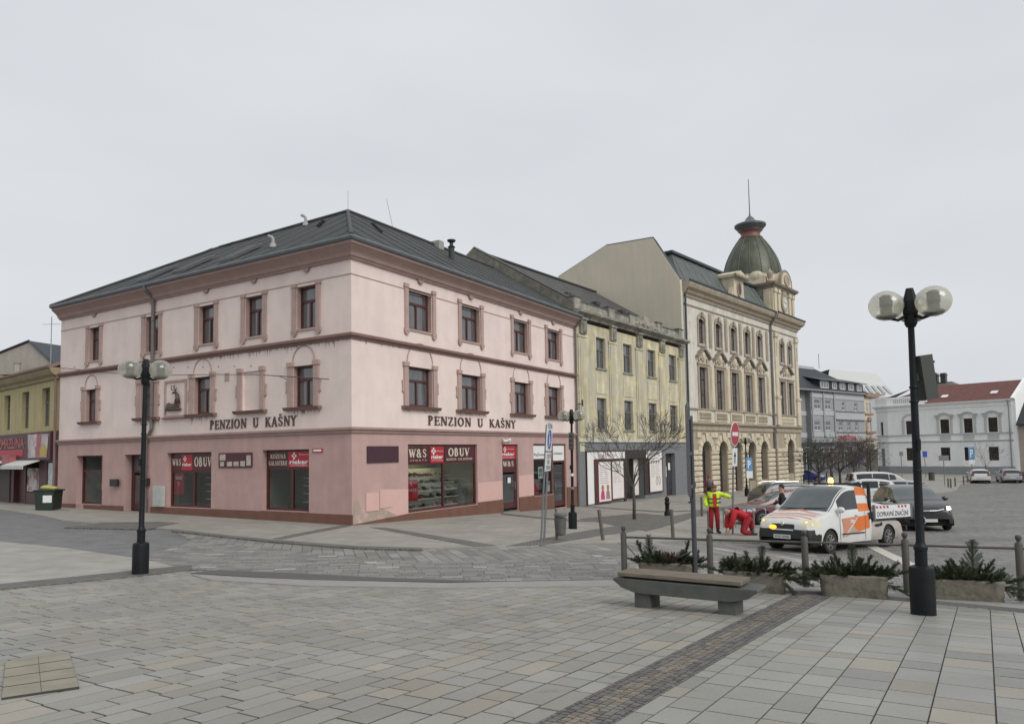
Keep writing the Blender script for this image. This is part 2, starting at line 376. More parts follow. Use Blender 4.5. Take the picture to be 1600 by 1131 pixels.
def frame(o, az, flip=False):
    """facade frame: x along the facade (azimuth az), y outward, z up"""
    d = Vector((sin(az), cos(az), 0)); n = Vector((d.y, -d.x, 0))
    if flip: n = -n
    return Matrix([[d.x, n.x, 0, o[0]], [d.y, n.y, 0, o[1]], [0, 0, 1, 0], [0, 0, 0, 1]])
def txf(Fm, u, z, n, rev=False):
    """text plane on a facade: text x along +u (or -u if rev), y up, z outward"""
    s = -1 if rev else 1
    return Fm @ Matrix([[s, 0, 0, u], [0, 0, 1, n], [0, 1, 0, z], [0, 0, 0, 1]])
# ================================================================== GROUND
m_road = brickmat('road_setts', (.27,.265,.245), (.14,.138,.13), (.07,.068,.064), .16, .11, .012, rot=radians(25), rough=.75, bump=.5, var=.22, vscale=.5)
m_left = brickmat('street_blocks', (.19,.192,.19), (.14,.142,.142), (.08,.08,.078), .34, .17, .008, rot=radians(-12), rough=.7, bump=.35, var=.15)
m_walk = brickmat('pavement_slabs', (.31,.295,.255), (.25,.24,.212), (.17,.16,.14), .42, .42, .006, rot=radians(31), rough=.75, bump=.2, var=.13, vscale=.7)
m_pale = brickmat('pale_slabs', (.34,.325,.285), (.29,.275,.245), (.2,.19,.17), .6, .32, .007, rot=radians(20), rough=.75, bump=.25, var=.14)
m_band = brickmat('band_setts', (.17,.163,.145), (.125,.12,.11), (.075,.072,.068), .11, .1, .012, rot=radians(30), rough=.8, bump=.6, var=.2)
m_joint = mat('slab_joint', (.055,.05,.043), .9, var=.25)
m_slab = mat('slab_stone', (1,1,1), .5, attr=True, var=.16, scale=.55, fine=.09, bump=.2, bscale=22, dirt=((.12,.115,.10), .60, .80, 1.7))
m_sett = mat('sett_stone', (1,1,1), .7, attr=True, var=.12, scale=2, fine=.08, bump=.25, bscale=50)
m_line = mat('road_paint', (.5,.48,.42), .7, var=.2, scale=6)
def arange2(a, b, s): return list(np.arange(a, b, s))
xs = arange2(-600, -60, 45) + arange2(-60, -20, 3) + arange2(-20, 30, 1) + arange2(30, 110, 3) + arange2(110, 700, 45) + [700]
ys = arange2(-200, -20, 30) + arange2(-20, 0, 3) + arange2(0, 50, 1) + arange2(50, 130, 3) + arange2(130, 900, 50) + [900]
P = np.array([(x, y) for y in ys for x in xs]); Z = Hn(P)
mb = MB(); mb.v = [Vector((p[0], p[1], z)) for p, z in zip(P, Z)]
nx = len(xs)
for j in range(len(ys)-1):
    for i in range(nx-1): mb.F((j*nx+i, j*nx+i+1, (j+1)*nx+i+1, (j+1)*nx+i))
tag(mb.build('ground', m_road, smooth=True), kind='structure')

def zone(name, poly, material, off, step=1.5, kind='structure', skirt=True):
    bm = bmesh.new(); vs = [bm.verts.new((p[0], p[1], 0)) for p in poly]
    tris = tessellate_polygon([[Vector((p[0], p[1], 0)) for p in poly]])
    for t in tris:
        try: bm.faces.new([vs[i] for i in t])
        except Exception: pass
    x0, x1 = min(p[0] for p in poly), max(p[0] for p in poly); y0, y1 = min(p[1] for p in poly), max(p[1] for p in poly)
    for k in range(int(math.floor(x0/step)), int(math.ceil(x1/step))+1):
        bmesh.ops.bisect_plane(bm, geom=bm.verts[:]+bm.edges[:]+bm.faces[:], plane_co=(k*step, 0, 0), plane_no=(1, 0, 0))
    for k in range(int(math.floor(y0/step)), int(math.ceil(y1/step))+1):
        bmesh.ops.bisect_plane(bm, geom=bm.verts[:]+bm.edges[:]+bm.faces[:], plane_co=(0, k*step, 0), plane_no=(0, 1, 0))
    if skirt:
        be = [e for e in bm.edges if e.is_boundary]
        r = bmesh.ops.extrude_edge_only(bm, edges=be); low = set(g for g in r['geom'] if isinstance(g, bmesh.types.BMVert))
    else: low = set()
    bm.verts.ensure_lookup_table(); zz = Hn([(v.co.x, v.co.y) for v in bm.verts])
    for v, z in zip(bm.verts, zz): v.co.z = z + (off if v not in low else -.05)
    bmesh.ops.recalc_face_normals(bm, faces=bm.faces)
    me = bpy.data.meshes.new(name); bm.to_mesh(me); bm.free(); me.materials.append(material)
    for p in me.polygons:
        if p.normal.z < -.5: p.flip()
    o = bpy.data.objects.new(name, me); COL.objects.link(o); tag(o, kind=kind); return o
def gp(*pix): return [G(*p)[:2] for p in pix]
def clip(sub, tri):
    out = sub
    ax = (tri[1][0]-tri[0][0])*(tri[2][1]-tri[0][1])-(tri[1][1]-tri[0][1])*(tri[2][0]-tri[0][0])
    if ax < 0: tri = tri[::-1]
    for i in range(3):
        a, b = tri[i], tri[(i+1) % 3]; new = []
        if not out: return out
        def sd_(p): return (b[0]-a[0])*(p[1]-a[1])-(b[1]-a[1])*(p[0]-a[0])
        for j in range(len(out)):
            p, q = out[j], out[(j+1) % len(out)]; s0, s1 = sd_(p), sd_(q)
            if s0 >= 0: new.append(p)
            if (s0 >= 0) != (s1 >= 0):
                t = s0/(s0-s1); new.append((p[0]+(q[0]-p[0])*t, p[1]+(q[1]-p[1])*t))
        out = new
    return out
def slabs(name, poly, ang, rows, lens, gap, off, material, tint, seed=1, th=.012, jit=0.0, soldier=None, gv=1.0):
    """individually cut stones laid in rows; ang = direction of the rows (from +x)"""
    rnd = random.Random(seed); ca, sa = cos(ang), sin(ang)
    tris = [[(poly[i][0], poly[i][1]) for i in t] for t in tessellate_polygon([[Vector((p[0], p[1], 0)) for p in poly]])]
    bbs = [(min(p[0] for p in t), max(p[0] for p in t), min(p[1] for p in t), max(p[1] for p in t)) for t in tris]
    L = [(p[0]*ca+p[1]*sa, -p[0]*sa+p[1]*ca) for p in poly]
    u0, u1, v0, v1 = min(a for a, b in L), max(a for a, b in L), min(b for a, b in L), max(b for a, b in L)
    mb = MB(); v = v0; XY = []; polys = []; g = gap/2
    while v < v1:
        rh = rnd.choice(rows); u = u0 - rnd.random()*.6
        while u < u1:
            ln = rnd.choice(lens)*rnd.uniform(.92, 1.08)
            h_ = g*gv; q = [(u+g, v+h_), (u+ln-g, v+h_), (u+ln-g, v+rh-h_), (u+g, v+rh-h_)]
            if jit: q = [(a+rnd.uniform(-jit, jit), b+rnd.uniform(-jit, jit)) for a, b in q]
            W = [(a*ca-b*sa, a*sa+b*ca) for a, b in q]
            bx0, bx1, by0, by1 = min(p[0] for p in W), max(p[0] for p in W), min(p[1] for p in W), max(p[1] for p in W)
            c = tint(rnd, (v-v0)/(v1-v0))
            for t, bb in zip(tris, bbs):
                if bx1 < bb[0] or bx0 > bb[1] or by1 < bb[2] or by0 > bb[3]: continue
                r = clip(W, t)
                if len(r) >= 3: polys.append((r, c, rnd.uniform(-.0015, .0015)))
            u += ln
        v += rh
    for r, c, dz in polys: XY += r
    ZZ = Hn(XY) if XY else []; k = 0
    for r, c, dz in polys:
        n = len(r); mb.cc = c
        A = [mb.V((p[0], p[1], ZZ[k+i]+off+dz)) for i, p in enumerate(r)]; B = [mb.V((p[0], p[1], ZZ[k+i]+off-th)) for i, p in enumerate(r)]
        k += n; mb.F(A)
        for i in range(n): j = (i+1) % n; mb.F((A[i], B[i], B[j], A[j]))
    o = mb.build(name, material, recalc=True); tag(o, kind='structure'); return o
def tint_slab(r, t):
    b = r.uniform(.225, .285); k = r.random()
    if k < .12: return (b*1.11, b*1.02, b*.84)
    if k < .30: return (b*1.01, b*1.0, b*.92)
    return (b*1.02, b*1.0, b*.88)
def tint_slab2(r, t):
    b = r.uniform(.215, .285); k = r.random()
    if k < .12: return (b*1.10, b*1.02, b*.84)
    if k < .35: return (b*1.01, b*1.0, b*.92)
    return (b*1.01, b*1.0, b*.90)
def tint_blk(r, t):
    b = r.uniform(.15, .24)
    return (b*1.03, b*1.0, b*.93) if r.random() < .93 else (b*1.5, b*1.48, b*1.4)
sA, sB = Vector(G(840,1131)), Vector(G(1240,929)); tA, tB = Vector(G(962,1131)), Vector(G(1302,930))
dS = (sB-sA).normalized(); dT = (tB-tA).normalized(); RANG = atan2(dS.y+dT.y, dS.x+dT.x)
sBack = sA - dS*((sA.y-1.0)/dS.y); tBack = tA - dT*((tA.y-1.0)/dT.y)
curve = gp((0,921),(120,909),(225,900),(290,893),(400,901),(560,910),(700,913),(900,910),(1000,908),(1130,914),(1240,929))
polyA = [(-16, 1.0), (-16, curve[0][1]+.3)] + curve + [tuple(sA[:2]), tuple(sBack[:2])]
zone('slab_joints', polyA, m_joint, .006)
slabs('foreground_slabs', polyA, RANG, [.22,.26,.30], [.28,.37,.46,.55], .020, .0125, m_slab, tint_slab, 3, th=.006)
rE = gp((1302,931),(1420,941),(1600,959))
polyE = [tuple(tBack[:2]), tuple(tA[:2])] + rE + [(13, rE[-1][1]-.6), (13, 1.0)]
zone('slab_joints_right', polyE, m_joint, .006)
slabs('right_slabs', polyE, RANG, [.27,.33,.40], [.27,.34,.42,.52], .016, .0125, m_slab, tint_slab2, 5, th=.006, gv=.75)
strip = [tuple(sBack[:2]), tuple(sB[:2]), tuple(tB[:2]), tuple(tBack[:2])]
zone('sett_strip_base', strip, m_joint, .004)
def tint_strip(r, t):
    if .36 < t < .64 and r.random() < .8: b = r.uniform(.12, .19); return (b*1.12, b*.98, b*.78)
    b = r.uniform(.08, .145); return (b*1.03, b, b*.93)
slabs('sett_strip', strip, RANG, [.066,.072], [.06,.072,.085], .011, .016, m_sett, tint_strip, 9, jit=.004)
# cobbled band in front of the left lamp, grating and kerb band
zone('cobble_band', gp((-60,924),(0,914),(120,902),(225,891),(300,884),(300,891),(225,901),(120,911),(0,923),(-60,933)), m_band, .028, .7)
zone('drain_grating', gp((298,897),(340,892),(480,898),(640,906),(800,910),(800,912),(640,910),(470,907)), mat('grating_iron', (.09,.088,.082), .7, var=.35, scale=25), .028, .7)
zone('kerb_band', gp((300,900),(480,908),(700,913),(960,908),(1130,914),(1130,921),(960,917),(700,921),(480,917),(330,908)), mat('kerb_stone', (.27,.265,.25), .7, var=.14, scale=2.5), .031, .7)
# street crossing laid with blocks
top = [(270,829),(350,838),(430,846),(560,856),(660,859),(780,857),(950,850),(1090,846),(1200,852),(1270,862)]
bot = [(1330,912),(1250,918),(1130,912),(960,906),(700,909),(560,903),(480,898),(340,892),(290,890),(220,872)]
polyC = gp(*top) + gp(*bot)
zone('block_joints', polyC, m_joint, .004)
mid = [(300,846),(430,858),(560,872),(660,878),(780,876),(950,870),(1090,868),(1200,876),(1290,882)]
slabs('crossing_blocks_edge', gp(*top)+gp(*mid[::-1]), radians(-75), [.26,.30], [.75,.9], .014, .016, m_sett, tint_blk, 12)
slabs('crossing_blocks', gp(*mid)+gp(*bot), radians(8), [.19,.22], [.34,.42,.5], .014, .016, m_sett, tint_blk, 11)
zone('street_left', [(-45, 22), (-45, 45)] + gp((0,797),(60,806),(100,815),(200,823),(268,829),(300,846),(218,873),(100,856),(0,846)), m_left, .008)
zone('pale_pavement', [(-40, 14.0), (-40, 24)] + gp((0,846),(100,856),(218,873),(290,887),(225,898),(120,908),(0,920)), m_pale, .012)
# pavement round the houses
side = gp((-60,796),(0,797),(60,806),(100,815),(200,823),(270,829),(350,838),(430,846),(560,856),(660,859),(780,857),(950,850),(1090,846),(1185,850),(1196,800),(1215,775),(1250,758))
zone('pavement', side + [(34, 84), (12, 66), (2, 46), (-7, 30), (-17, 37), (-30, 46), (-44, 50)], m_walk, .05, 1.5)
for nm, pl in (('kerb_line', ((270,829),(350,838),(430,846),(560,856),(660,859),(660,862),(560,859.5),(430,849.5),(350,841),(268,832))),
               ('dark_band', ((578,826),(600,826),(775,855),(745,857))), ('dark_band', ((548,824),(440,845),(425,844),(538,822))),
               ('dark_band', ((790,856),(850,854),(985,833),(1100,805),(1180,788),(1172,785),(1095,799),(960,824),(840,846))),
               ('dark_band', ((783,803),(870,812),(925,815),(925,817),(870,814.5),(783,805.5))),
               ('dark_band', ((900,790),(1030,800),(1120,797),(1120,798.5),(1030,802),(900,791.5))),
               ('tree_paving', ((905,812),(1000,803),(1078,812),(1010,832)))):
    zone(nm, gp(*pl), m_band, .062, .8)
zone('sett_patch', gp((100,826),(160,818),(250,817),(280,819),(230,829)), m_band, .058, .8)
zone('far_pavement', gp((1262,752),(1330,741),(1400,737),(1600,739),(1700,739),(1700,742),(1600,743),(1505,744),(1495,755),(1400,752),(1300,756)), m_walk, .06, 3)
zone('traffic_island', gp((1398,756),(1420,750),(1500,746),(1530,752),(1500,758),(1494,768),(1420,775)), m_walk, .12, 2)
zone('parking_line', gp((1348,851),(1361,849),(1442,886),(1424,889)), m_line, .012, .8)
zone('kerb_step', gp((1175,925),(1302,929),(1420,939),(1600,956),(1680,964),(1680,957),(1600,949),(1420,931),(1300,922),(1175,918)), mat('kerb_stone'  , (.27,.265,.25)), .05, .7)
# yellow stone inspection cover let into the slabs
mbs = MB(); pts = gp((8,1037),(108,1022),(124,1078),(2,1096)); c = (sum(p[0] for p in pts)/4, sum(p[1] for p in pts)/4)
def lerp2(a, b, t): return (a[0]+(b[0]-a[0])*t, a[1]+(b[1]-a[1])*t)
for i in range(2):
    for j in range(4):
        a0, a1, b0, b1 = i/2, (i+1)/2, j/4, (j+1)/4
        q = []
        for (s_, t_) in ((a0+.004,b0+.008),(a1-.004,b0+.008),(a1-.004,b1-.008),(a0+.004,b1-.008)):
            p = lerp2(lerp2(pts[0], pts[1], s_), lerp2(pts[3], pts[2], s_), t_); q.append((p[0], p[1], H(*p)+.030))
        mbs.poly(q)
zone('cover_frame', pts, m_joint, .027, .5)
tag(mbs.build('inspection_cover', mat('cover_stone', (.245,.225,.17), .7, var=.2)), kind='structure')
# ================================================================== PINK CORNER HOUSE
AZL, AZR, AZY, AZG = radians(-58), radians(31), radians(36), radians(40)
CO = (-6.17, 27.76, 0)
FL = frame(CO, AZL, True); FR = frame(CO, AZR)
R1 = (3.925, 44.561, 0); Y1 = (14.095, 58.559, 0)
FY = frame(R1, AZY); FG = frame(Y1, AZG)
m_pink = mat('pale_pink_plaster', (.73,.612,.562), .85, var=.09, scale=.8, streak=.06, fine=.03, bump=.1, bscale=25)
m_rose = mat('rose_plaster', (.46,.305,.28), .85, var=.10, scale=1.1, streak=.10, fine=.03, bump=.1)
m_rose2 = mat('fresh_rose_plaster', (.60,.39,.35), .85, var=.05, scale=1.5)
m_trim = mat('rose_brown_trim', (.35,.24,.215), .75, var=.10, scale=2, streak=.1)
m_trimd = mat('brown_moulding', (.20,.12,.10), .75, var=.14, scale=2, streak=.1)
m_surr = mat('surround_plaster', (.42,.30,.262), .8, var=.12, scale=2.5, streak=.12)
m_plinth = mat('brown_plinth', (.16,.075,.05), .7, var=.15, scale=2, streak=.12)
m_frame = mat('mahogany_frame', (.075,.022,.02), .45, var=.15, scale=8)
m_pane = mat('window_pane', (.045,.05,.055), .04, var=.7, scale=.5, spec=1.0, coat=.5)
m_pane2 = mat('curtained_pane', (.085,.088,.092), .08, var=.6, scale=1.6, spec=.9, coat=.6, stretch=(6,6,.6))
m_zinc = mat('zinc_gutter', (.16,.18,.195), .5, metal=.3, var=.15, scale=3)
m_pipe = mat('downpipe_grey', (.14,.125,.12), .55, var=.12)
m_roof = brickmat('slate_roof', (.044,.048,.043), (.028,.033,.03), (.012,.014,.013), .34, .26, .02, rough=.7, bump=.9, var=.32, vscale=.8)
m_glass = glassmat('shop_glass', (.62,.66,.64), refl=.04)
m_burg = mat('burgundy_board', (.075,.012,.018), .4, var=.08)
m_red = mat('sign_red', (.40,.015,.03), .45, var=.04)
m_cream = mat('cream_letters', (.62,.58,.46), .5, var=0)
m_white = mat('white_paint', (.72,.72,.70), .5, var=.05)
m_letbrown = mat('letter_brown', (.095,.05,.04), .6, var=0)
m_inner = mat('shop_wall', (.25,.26,.235), .8, var=.08)
m_floorin = mat('shop_floor', (.12,.11,.09), .6)
m_lampw = mat('shop_ceiling_light', (.9,.8,.5), .5, var=0, emit=(1,.85,.5), es=4.5)

def wall(mb, u0, u1, z0, z1, holes, n=0.0, dep=.22):
    """wall sheet at outward offset n with rectangular holes and reveals of depth dep"""
    us = sorted({u0, u1} | {h[0] for h in holes} | {h[1] for h in holes}); zs = sorted({z0, z1} | {h[2] for h in holes} | {h[3] for h in holes})
    us = [u for u in us if u0 <= u <= u1]; zs = [z for z in zs if z0 <= z <= z1]
    for i in range(len(us)-1):
        for j in range(len(zs)-1):
            cu, cz = (us[i]+us[i+1])/2, (zs[j]+zs[j+1])/2
            if any(h[0] < cu < h[1] and h[2] < cz < h[3] for h in holes): continue
            mb.poly([(us[i], n, zs[j]), (us[i+1], n, zs[j]), (us[i+1], n, zs[j+1]), (us[i], n, zs[j+1])])
    for h in holes:
        a, b, c, d = h[:4]; e = h[4] if len(h) > 4 else dep
        for q in (((a,n,c),(a,n-e,c),(a,n-e,d),(a,n,d)), ((b,n,c),(b,n,d),(b,n-e,d),(b,n-e,c)), ((a,n,d),(a,n-e,d),(b,n-e,d),(b,n,d)), ((a,n,c),(b,n,c),(b,n-e,c),(a,n-e,c))): mb.poly(q)
def window(Fm, root, u0, u1, z0, z1, n=-.2, fw=.09, mull=1, trans=.66, fm=None, pm=None, name='window', label=None, dep=.06, rows=None):
    fm = fm or m_frame; pm = pm or m_pane2
    mb = MB(Fm); a, b, c, d = u0+.004, u1-.004, z0+.004, z1-.004
    mb.box(a, a+fw, n-dep, n, c, d); mb.box(b-fw, b, n-dep, n, c, d); mb.box(a+fw, b-fw, n-dep, n-.002, c, c+fw); mb.box(a+fw, b-fw, n-dep, n-.002, d-fw, d)
    zt = c+(d-c)*trans if trans else d
    if trans: mb.box(a+fw, b-fw, n-dep, n+.012, zt-.05, zt+.05)
    for k in range(mull):
        um = a + (b-a)*(k+1)/(mull+1); mb.box(um-.05, um+.05, n-dep, n+.008, c+fw, (zt-.04 if trans and not rows else d-fw))
    for r in (rows or []): zz = c+(d-c)*r; mb.box(a+fw, b-fw, n-dep, n+.004, zz-.03, zz+.03)
    o = mb.build(name, fm, root)
    if label: o['label'] = label
    p = MB(Fm); p.poly([(a+fw, n-dep*.7, c+fw), (b-fw, n-dep*.7, c+fw), (b-fw, n-dep*.7, d-fw), (a+fw, n-dep*.7, d-fw)]); p.build('pane', pm, o, recalc=False)
    return o
def reveal(Fm, w_, u0, u1, z0, z1):
    q = MB(Fm); e = .0025
    for u in (u0+e, u1-e): q.poly([(u,0,z0),(u,-.2,z0),(u,-.2,z1),(u,0,z1)])
    q.poly([(u0,0,z1-e),(u1,0,z1-e),(u1,-.2,z1-e),(u0,-.2,z1-e)]); q.build('reveal', m_surr, w_, recalc=False)
def up_surround(Fm, root, w_, u0, u1, z0, z1):
    reveal(Fm, w_, u0, u1, z0, z1)
    for a, b in ((u0-.26, u0), (u1, u1+.26)):
        mb = MB(Fm); mb.box(a+.03, b-.0, 0, .07, z0-.02, z1-.02); mb.box(a-.02, b+.01, 0, .10, z1-.02, z1+.14); mb.box(a-.02, b+.01, 0, .10, z0-.16, z0-.02)
        c = (a+b)/2; mb.ext([(c+.14*cos(pi+pi*i/8), z0-.16+.13*sin(pi+pi*i/8)) for i in range(9)], 0, .09, 'y')
        mb.build('window_pilaster', m_surr, w_)
    s = MB(Fm); s.box(u0-.02, u1+.02, -.13, .05, z0-.09, z0-.005); s.build('sill', m_surr, w_)
def mid_surround(Fm, root, w_, u0, u1, z0, z1, name='window_surround'):
    for a, b, s in ((u0-.3, u0, -1), (u1, u1+.3, 1)):
        mb = MB(Fm); mb.box(a+.02, b, 0, .08, z0, z1-.02); mb.box(a-.03, b+.01, 0, .12, z1-.02, z1+.16)
        e = a+.02 if s < 0 else b; e = (u0-.28) if s < 0 else (u1+.3)
        mb.ext([(e, z0+.55), (e+s*.12, z0+.6), (e+s*.09, z0+.85), (e+s*.13, z0+1.05), (e, z0+1.15)], 0, .06, 'y'); mb.build('window_pilaster', m_surr, w_ or root)
    if w_ is not None:
        reveal(Fm, w_, u0, u1, z0, z1); mb = MB(Fm)
        c, r = (u0+u1)/2, (u1-u0)/2+.03
        pts = [(c+r*cos(pi*i/16), .018, z1+.2+r*.95*sin(pi*i/16)) for i in range(17)]; mb.tube(pts, .028, 5); mb.build('arch_moulding', m_surr, w_)
    s = MB(Fm); s.ext([(0, z0-.14), (.16, z0-.14), (.2, z0-.07), (.24, z0-.01), (0, z0)], u0-.42, u1+.42, 'x'); s.build('sill', m_trimd, w_ or root)

LR, LL = 19.72, 21.8
pk = thing('pink_corner_house', (CO[0], CO[1], -1.15), 'three storey pink corner guesthouse with dark slate roof and rose ground floor shops', 'building')
LZ, MZ, CZ = 2.57, 6.22, 9.22
wr2 = [(3.43,5.1,6.97,8.74),(7.38,9.02,6.97,8.74),(12.2,13.8,6.97,8.74),(16.0,17.6,6.97,8.74)]
wr1 = [(3.38,5.1,3.63,5.34),(7.3,9.02,3.63,5.34),(12.15,13.8,3.63,5.34),(15.95,17.55,3.63,5.34)]
wl2 = [(17.85,18.9,6.75,8.5),(12.65,13.8,6.75,8.5),(8.4,9.57,6.75,8.5),(5.13,6.28,6.75,8.5),(1.9,3.05,6.75,8.5)]
wl1 = [(18.05,19.15,3.57,5.25),(12.9,14.1,3.57,5.25),(8.62,9.87,3.57,5.25),(5.28,6.45,3.57,5.25,.1),(2.04,3.25,3.57,5.25)]
sr = [(3.35,8.6,-.88,2.0,.3),(10.9,12.5,-1.5,2.0,.28),(14.15,16.45,-.85,2.03,.28),(16.45,18.1,-1.7,2.03,.28)]
sl = [(8.55,11.87,-.67,1.84,.3),(2.33,5.13,-.64,1.86,.3),(13.73,15.4,-1.1,1.8,.45),(17.4,19.9,-.72,1.8,.35)]
up = MB(FR); wall(up, 0, LR, LZ, CZ+.9, wr2+wr1)
up.xf = FL; wall(up, 0, LL, LZ, CZ+.9, wl2+wl1)
# niche back, end gable walls, back
up.poly([(5.28,-.1,3.57),(6.45,-.1,3.57),(6.45,-.1,5.25),(5.28,-.1,5.25)])
up.poly([(LL,0,-2),(LL,-10,-2),(LL,-10,CZ+.9),(LL,0,CZ+.9)])
up.xf = FR; up.poly([(LR,0,-3),(LR,-10,-3),(LR,-10,CZ+.9),(LR,0,CZ+.9)])
up.build('upper_wall', m_pink, pk, recalc=False)
gw = MB(FR); wall(gw, -.015, LR, -3, LZ, sr, n=.015); gw.xf = FL; wall(gw, -.015, LL, -3, LZ, sl, n=.015)
gw.build('ground_floor_wall', m_rose, pk, recalc=False)
for q_ in ([(8.63,.019,-.78),(10.87,.019,-.78),(10.87,.019,.15),(8.63,.019,.15)], [(12.53,.019,-.78),(14.12,.019,-.78),(14.12,.019,.35),(12.53,.019,.35)], [(1.55,.019,-.98),(3.33,.019,-.98),(3.33,.019,.12),(1.55,.019,.2)]):
    fr_ = MB(FR); fr_.poly(q_); fr_.build('repainted_patch', m_rose2, pk, recalc=False)
pt = MB(FR); pt.poly([(.03,.021,-1.06),(1.5,.021,-1.06),(2.6,.021,-.9),(1.7,.021,-.55),(1.1,.021,-.68),(.5,.021,-.5),(.3,.021,-.1),(.06,.021,-.2)])
pt.build('weathered_patch', mat('bare_plaster', (.36,.29,.24), .9, dirt=((.52,.36,.31), .5, .62, 2.2)), pk, recalc=False)
# plinth
for (a, b, zt0, zt1) in ((-.06,3.33,-1.06,-.9),(3.33,8.62,-.9,-.9),(8.62,10.88,-.8,-.8),(12.52,14.13,-.8,-.8),(14.13,16.43,-.87,-.87),(18.12,LR,-.55,-.55)):
    pl = MB(FR); pl.ext([(a, -3), (b, -3), (b, zt1), (a, zt0)], 0, .06, 'y'); pl.build('plinth', m_plinth, pk)
for (a, b, zt0, zt1) in ((-.055,2.33,-.68,-.68),(2.33,5.13,-.66,-.66),(5.13,8.55,-.68,-.68),(8.55,11.87,-.69,-.69),(11.87,13.1,-.7,-.7),(15.42,17.4,-.72,-.72),(17.4,19.05,-.74,-.74),(19.9,LL,-.72,-.72)):
    pl = MB(FL); pl.ext([(a, -3), (b, -3), (b, zt1), (a, zt0)], 0, .06, 'y'); pl.build('plinth', m_plinth, pk)
def path2(z, n=0):  # along left facade from far end to corner then along right facade
    a = FL @ Vector((LL, 0, z)); b = Vector((CO[0], CO[1], z)); c = FR @ Vector((LR, 0, z)); return [a, b, c]
co = MB()
co.sweep([(-.05,0),(.10,.0),(.12,.06),(.19,.10),(.23,.22),(.30,.30),(.44,.42),(.52,.47),(.52,.56),(-.05,.56)], path2(CZ))
co.build('cornice', m_trim, pk)
g = MB(); g.sweep([(.46,.565),(.54,.565),(.63,.60),(.66,.66),(.645,.72),(.58,.72),(.45,.68)], path2(CZ)); g.build('gutter', m_zinc, pk)
b1 = MB(); b1.sweep([(-.02,0),(.06,0),(.08,.08),(.17,.12),(.17,.2),(.05,.26),(-.02,.26)], path2(MZ-.13)); b1.build('string_course', m_trimd, pk)
b2 = MB(); b2.sweep([(-.02,0),(.08,0),(.10,.1),(.17,.13),(.17,.2),(-.02,.24)], path2(LZ-.12)); b2.build('string_course', m_trim, pk)
b3 = MB(); b3.sweep([(-.02,0),(.022,0),(.022,.035),(-.02,.035)], path2(8.62)); 
b3.build('string_course', m_surr, pk)
cb = MB(FR)
for u in (4.27, 8.2, 13.0, 16.8):
    cb.ext([(u+.2*cos(pi+pi*i/8), CZ-.02+.17*sin(pi+pi*i/8)) for i in range(9)], 0, .1, 'y')
cb.xf = FL
for u in (18.4, 13.2, 9.0, 5.7, 2.45): cb.ext([(u+.18*cos(pi+pi*i/8), CZ-.02+.17*sin(pi+pi*i/8)) for i in range(9)], 0, .1, 'y')
cb.build('cornice_brackets', m_trim, pk)
for Fm, ws in ((FR, wr2), (FL, wl2)):
    for h in ws: w_ = window(Fm, pk, *h[:4]); up_surround(Fm, pk, w_, *h[:4])
for Fm, ws in ((FR, wr1), (FL, wl1)):
    for h in ws:
        if len(h) > 4: mid_surround(Fm, pk, None, *h[:4]); continue
        w_ = window(Fm, pk, *h[:4]); mid_surround(Fm, pk, w_, *h[:4])
# downpipe and water drip stains are part of the facade
dp = MB(FL); dp.tube([(12.99,.58,9.85),(12.99,.56,9.65),(12.99,.14,9.35),(12.99,.12,9.1),(12.99,.12,3.0),(13.35,.14,2.5),(13.4,.14,2.3),(13.42,.14,-1.2)], .085, 10)
for z in (8.2,5.9,4.2,1.2,-.4): dp.lathe((12.99 if z > 3 else 13.42,.13,z), [(.105,0),(.105,.05)], 10)
dp.lathe((13.42,.14,-1.2), [(.11,0),(.11,.9)], 10); dp.build('downpipe', m_pipe, pk)
dp = MB(FR); dp.tube([(LR-.12,.58,9.85),(LR-.12,.5,9.6),(LR-.2,.14,9.2),(LR-.2,.12,-2)], .07, 8)
for z in (8.2,5.9,4.2,1.2,-.4): dp.lathe((LR-.2,.12,z), [(.09,0),(.09,.05)], 10)
dp.build('downpipe', m_pipe, pk)
# roof: hip at the corner, ridges set back
C3 = Vector((CO[0], CO[1], 0)); dL = Vector((sin(AZL), cos(AZL), 0)); dR = Vector((sin(AZR), cos(AZR), 0))
ZE, ZR, SB = CZ+.69, 13.92, 6.0; ov = .56
apex = C3 + (dL+dR)*SB; apex.z = ZR
e0 = C3 - (dL+dR)*ov; e0.z = ZE
eL = C3 + dL*(LL+.1) - dR*ov; eL.z = ZE; eR = C3 + dR*(LR) - dL*ov; eR.z = ZE
rL = C3 + dL*(LL+.1) + dR*SB; rL.z = ZR-.2; rR = C3 + dR*LR + dL*SB; rR.z = ZR
bL = C3 + dL*(LL+.1) + dR*(2*SB+ov); bL.z = ZE; bC = C3 + (dL+dR)*(2*SB+ov); bC.z = ZE; bR = C3 + dR*LR + dL*(2*SB+ov); bR.z = ZE
hipL = C3 + dL*(LL-5.5) + dR*SB; hipL.z = ZR-.15
rf = MB(); rf.poly([e0, eL, hipL, apex]); rf.poly([e0, apex, rR, eR]); rf.poly([eL, bL, hipL]); rf.poly([hipL, bL, bC, apex]); rf.poly([apex, bC, bR, rR]); rf.poly([rR, bR, eR])
rf.build('roof', m_roof, pk, recalc=False)
rg = MB(); rg.tube([e0+Vector((0,0,.05)), apex+Vector((0,0,.06))], .09, 6); rg.tube([apex+Vector((0,0,.05)), hipL+Vector((0,0,.05))], .09, 6); rg.tube([apex+Vector((0,0,.05)), rR+Vector((0,0,.05))], .09, 6); rg.tube([hipL+Vector((0,0,.05)), eL+Vector((0,0,.05))], .08, 6)
rg.build('ridge_caps', mat('ridge_tile', (.05,.052,.05), .7), pk)
def on_roofL(u, t, h=0): # t fraction from eave to ridge
    p = C3 + dL*u - dR*ov + dR*((SB+ov)*t); p.z = ZE + (ZR-ZE)*t + h; return p
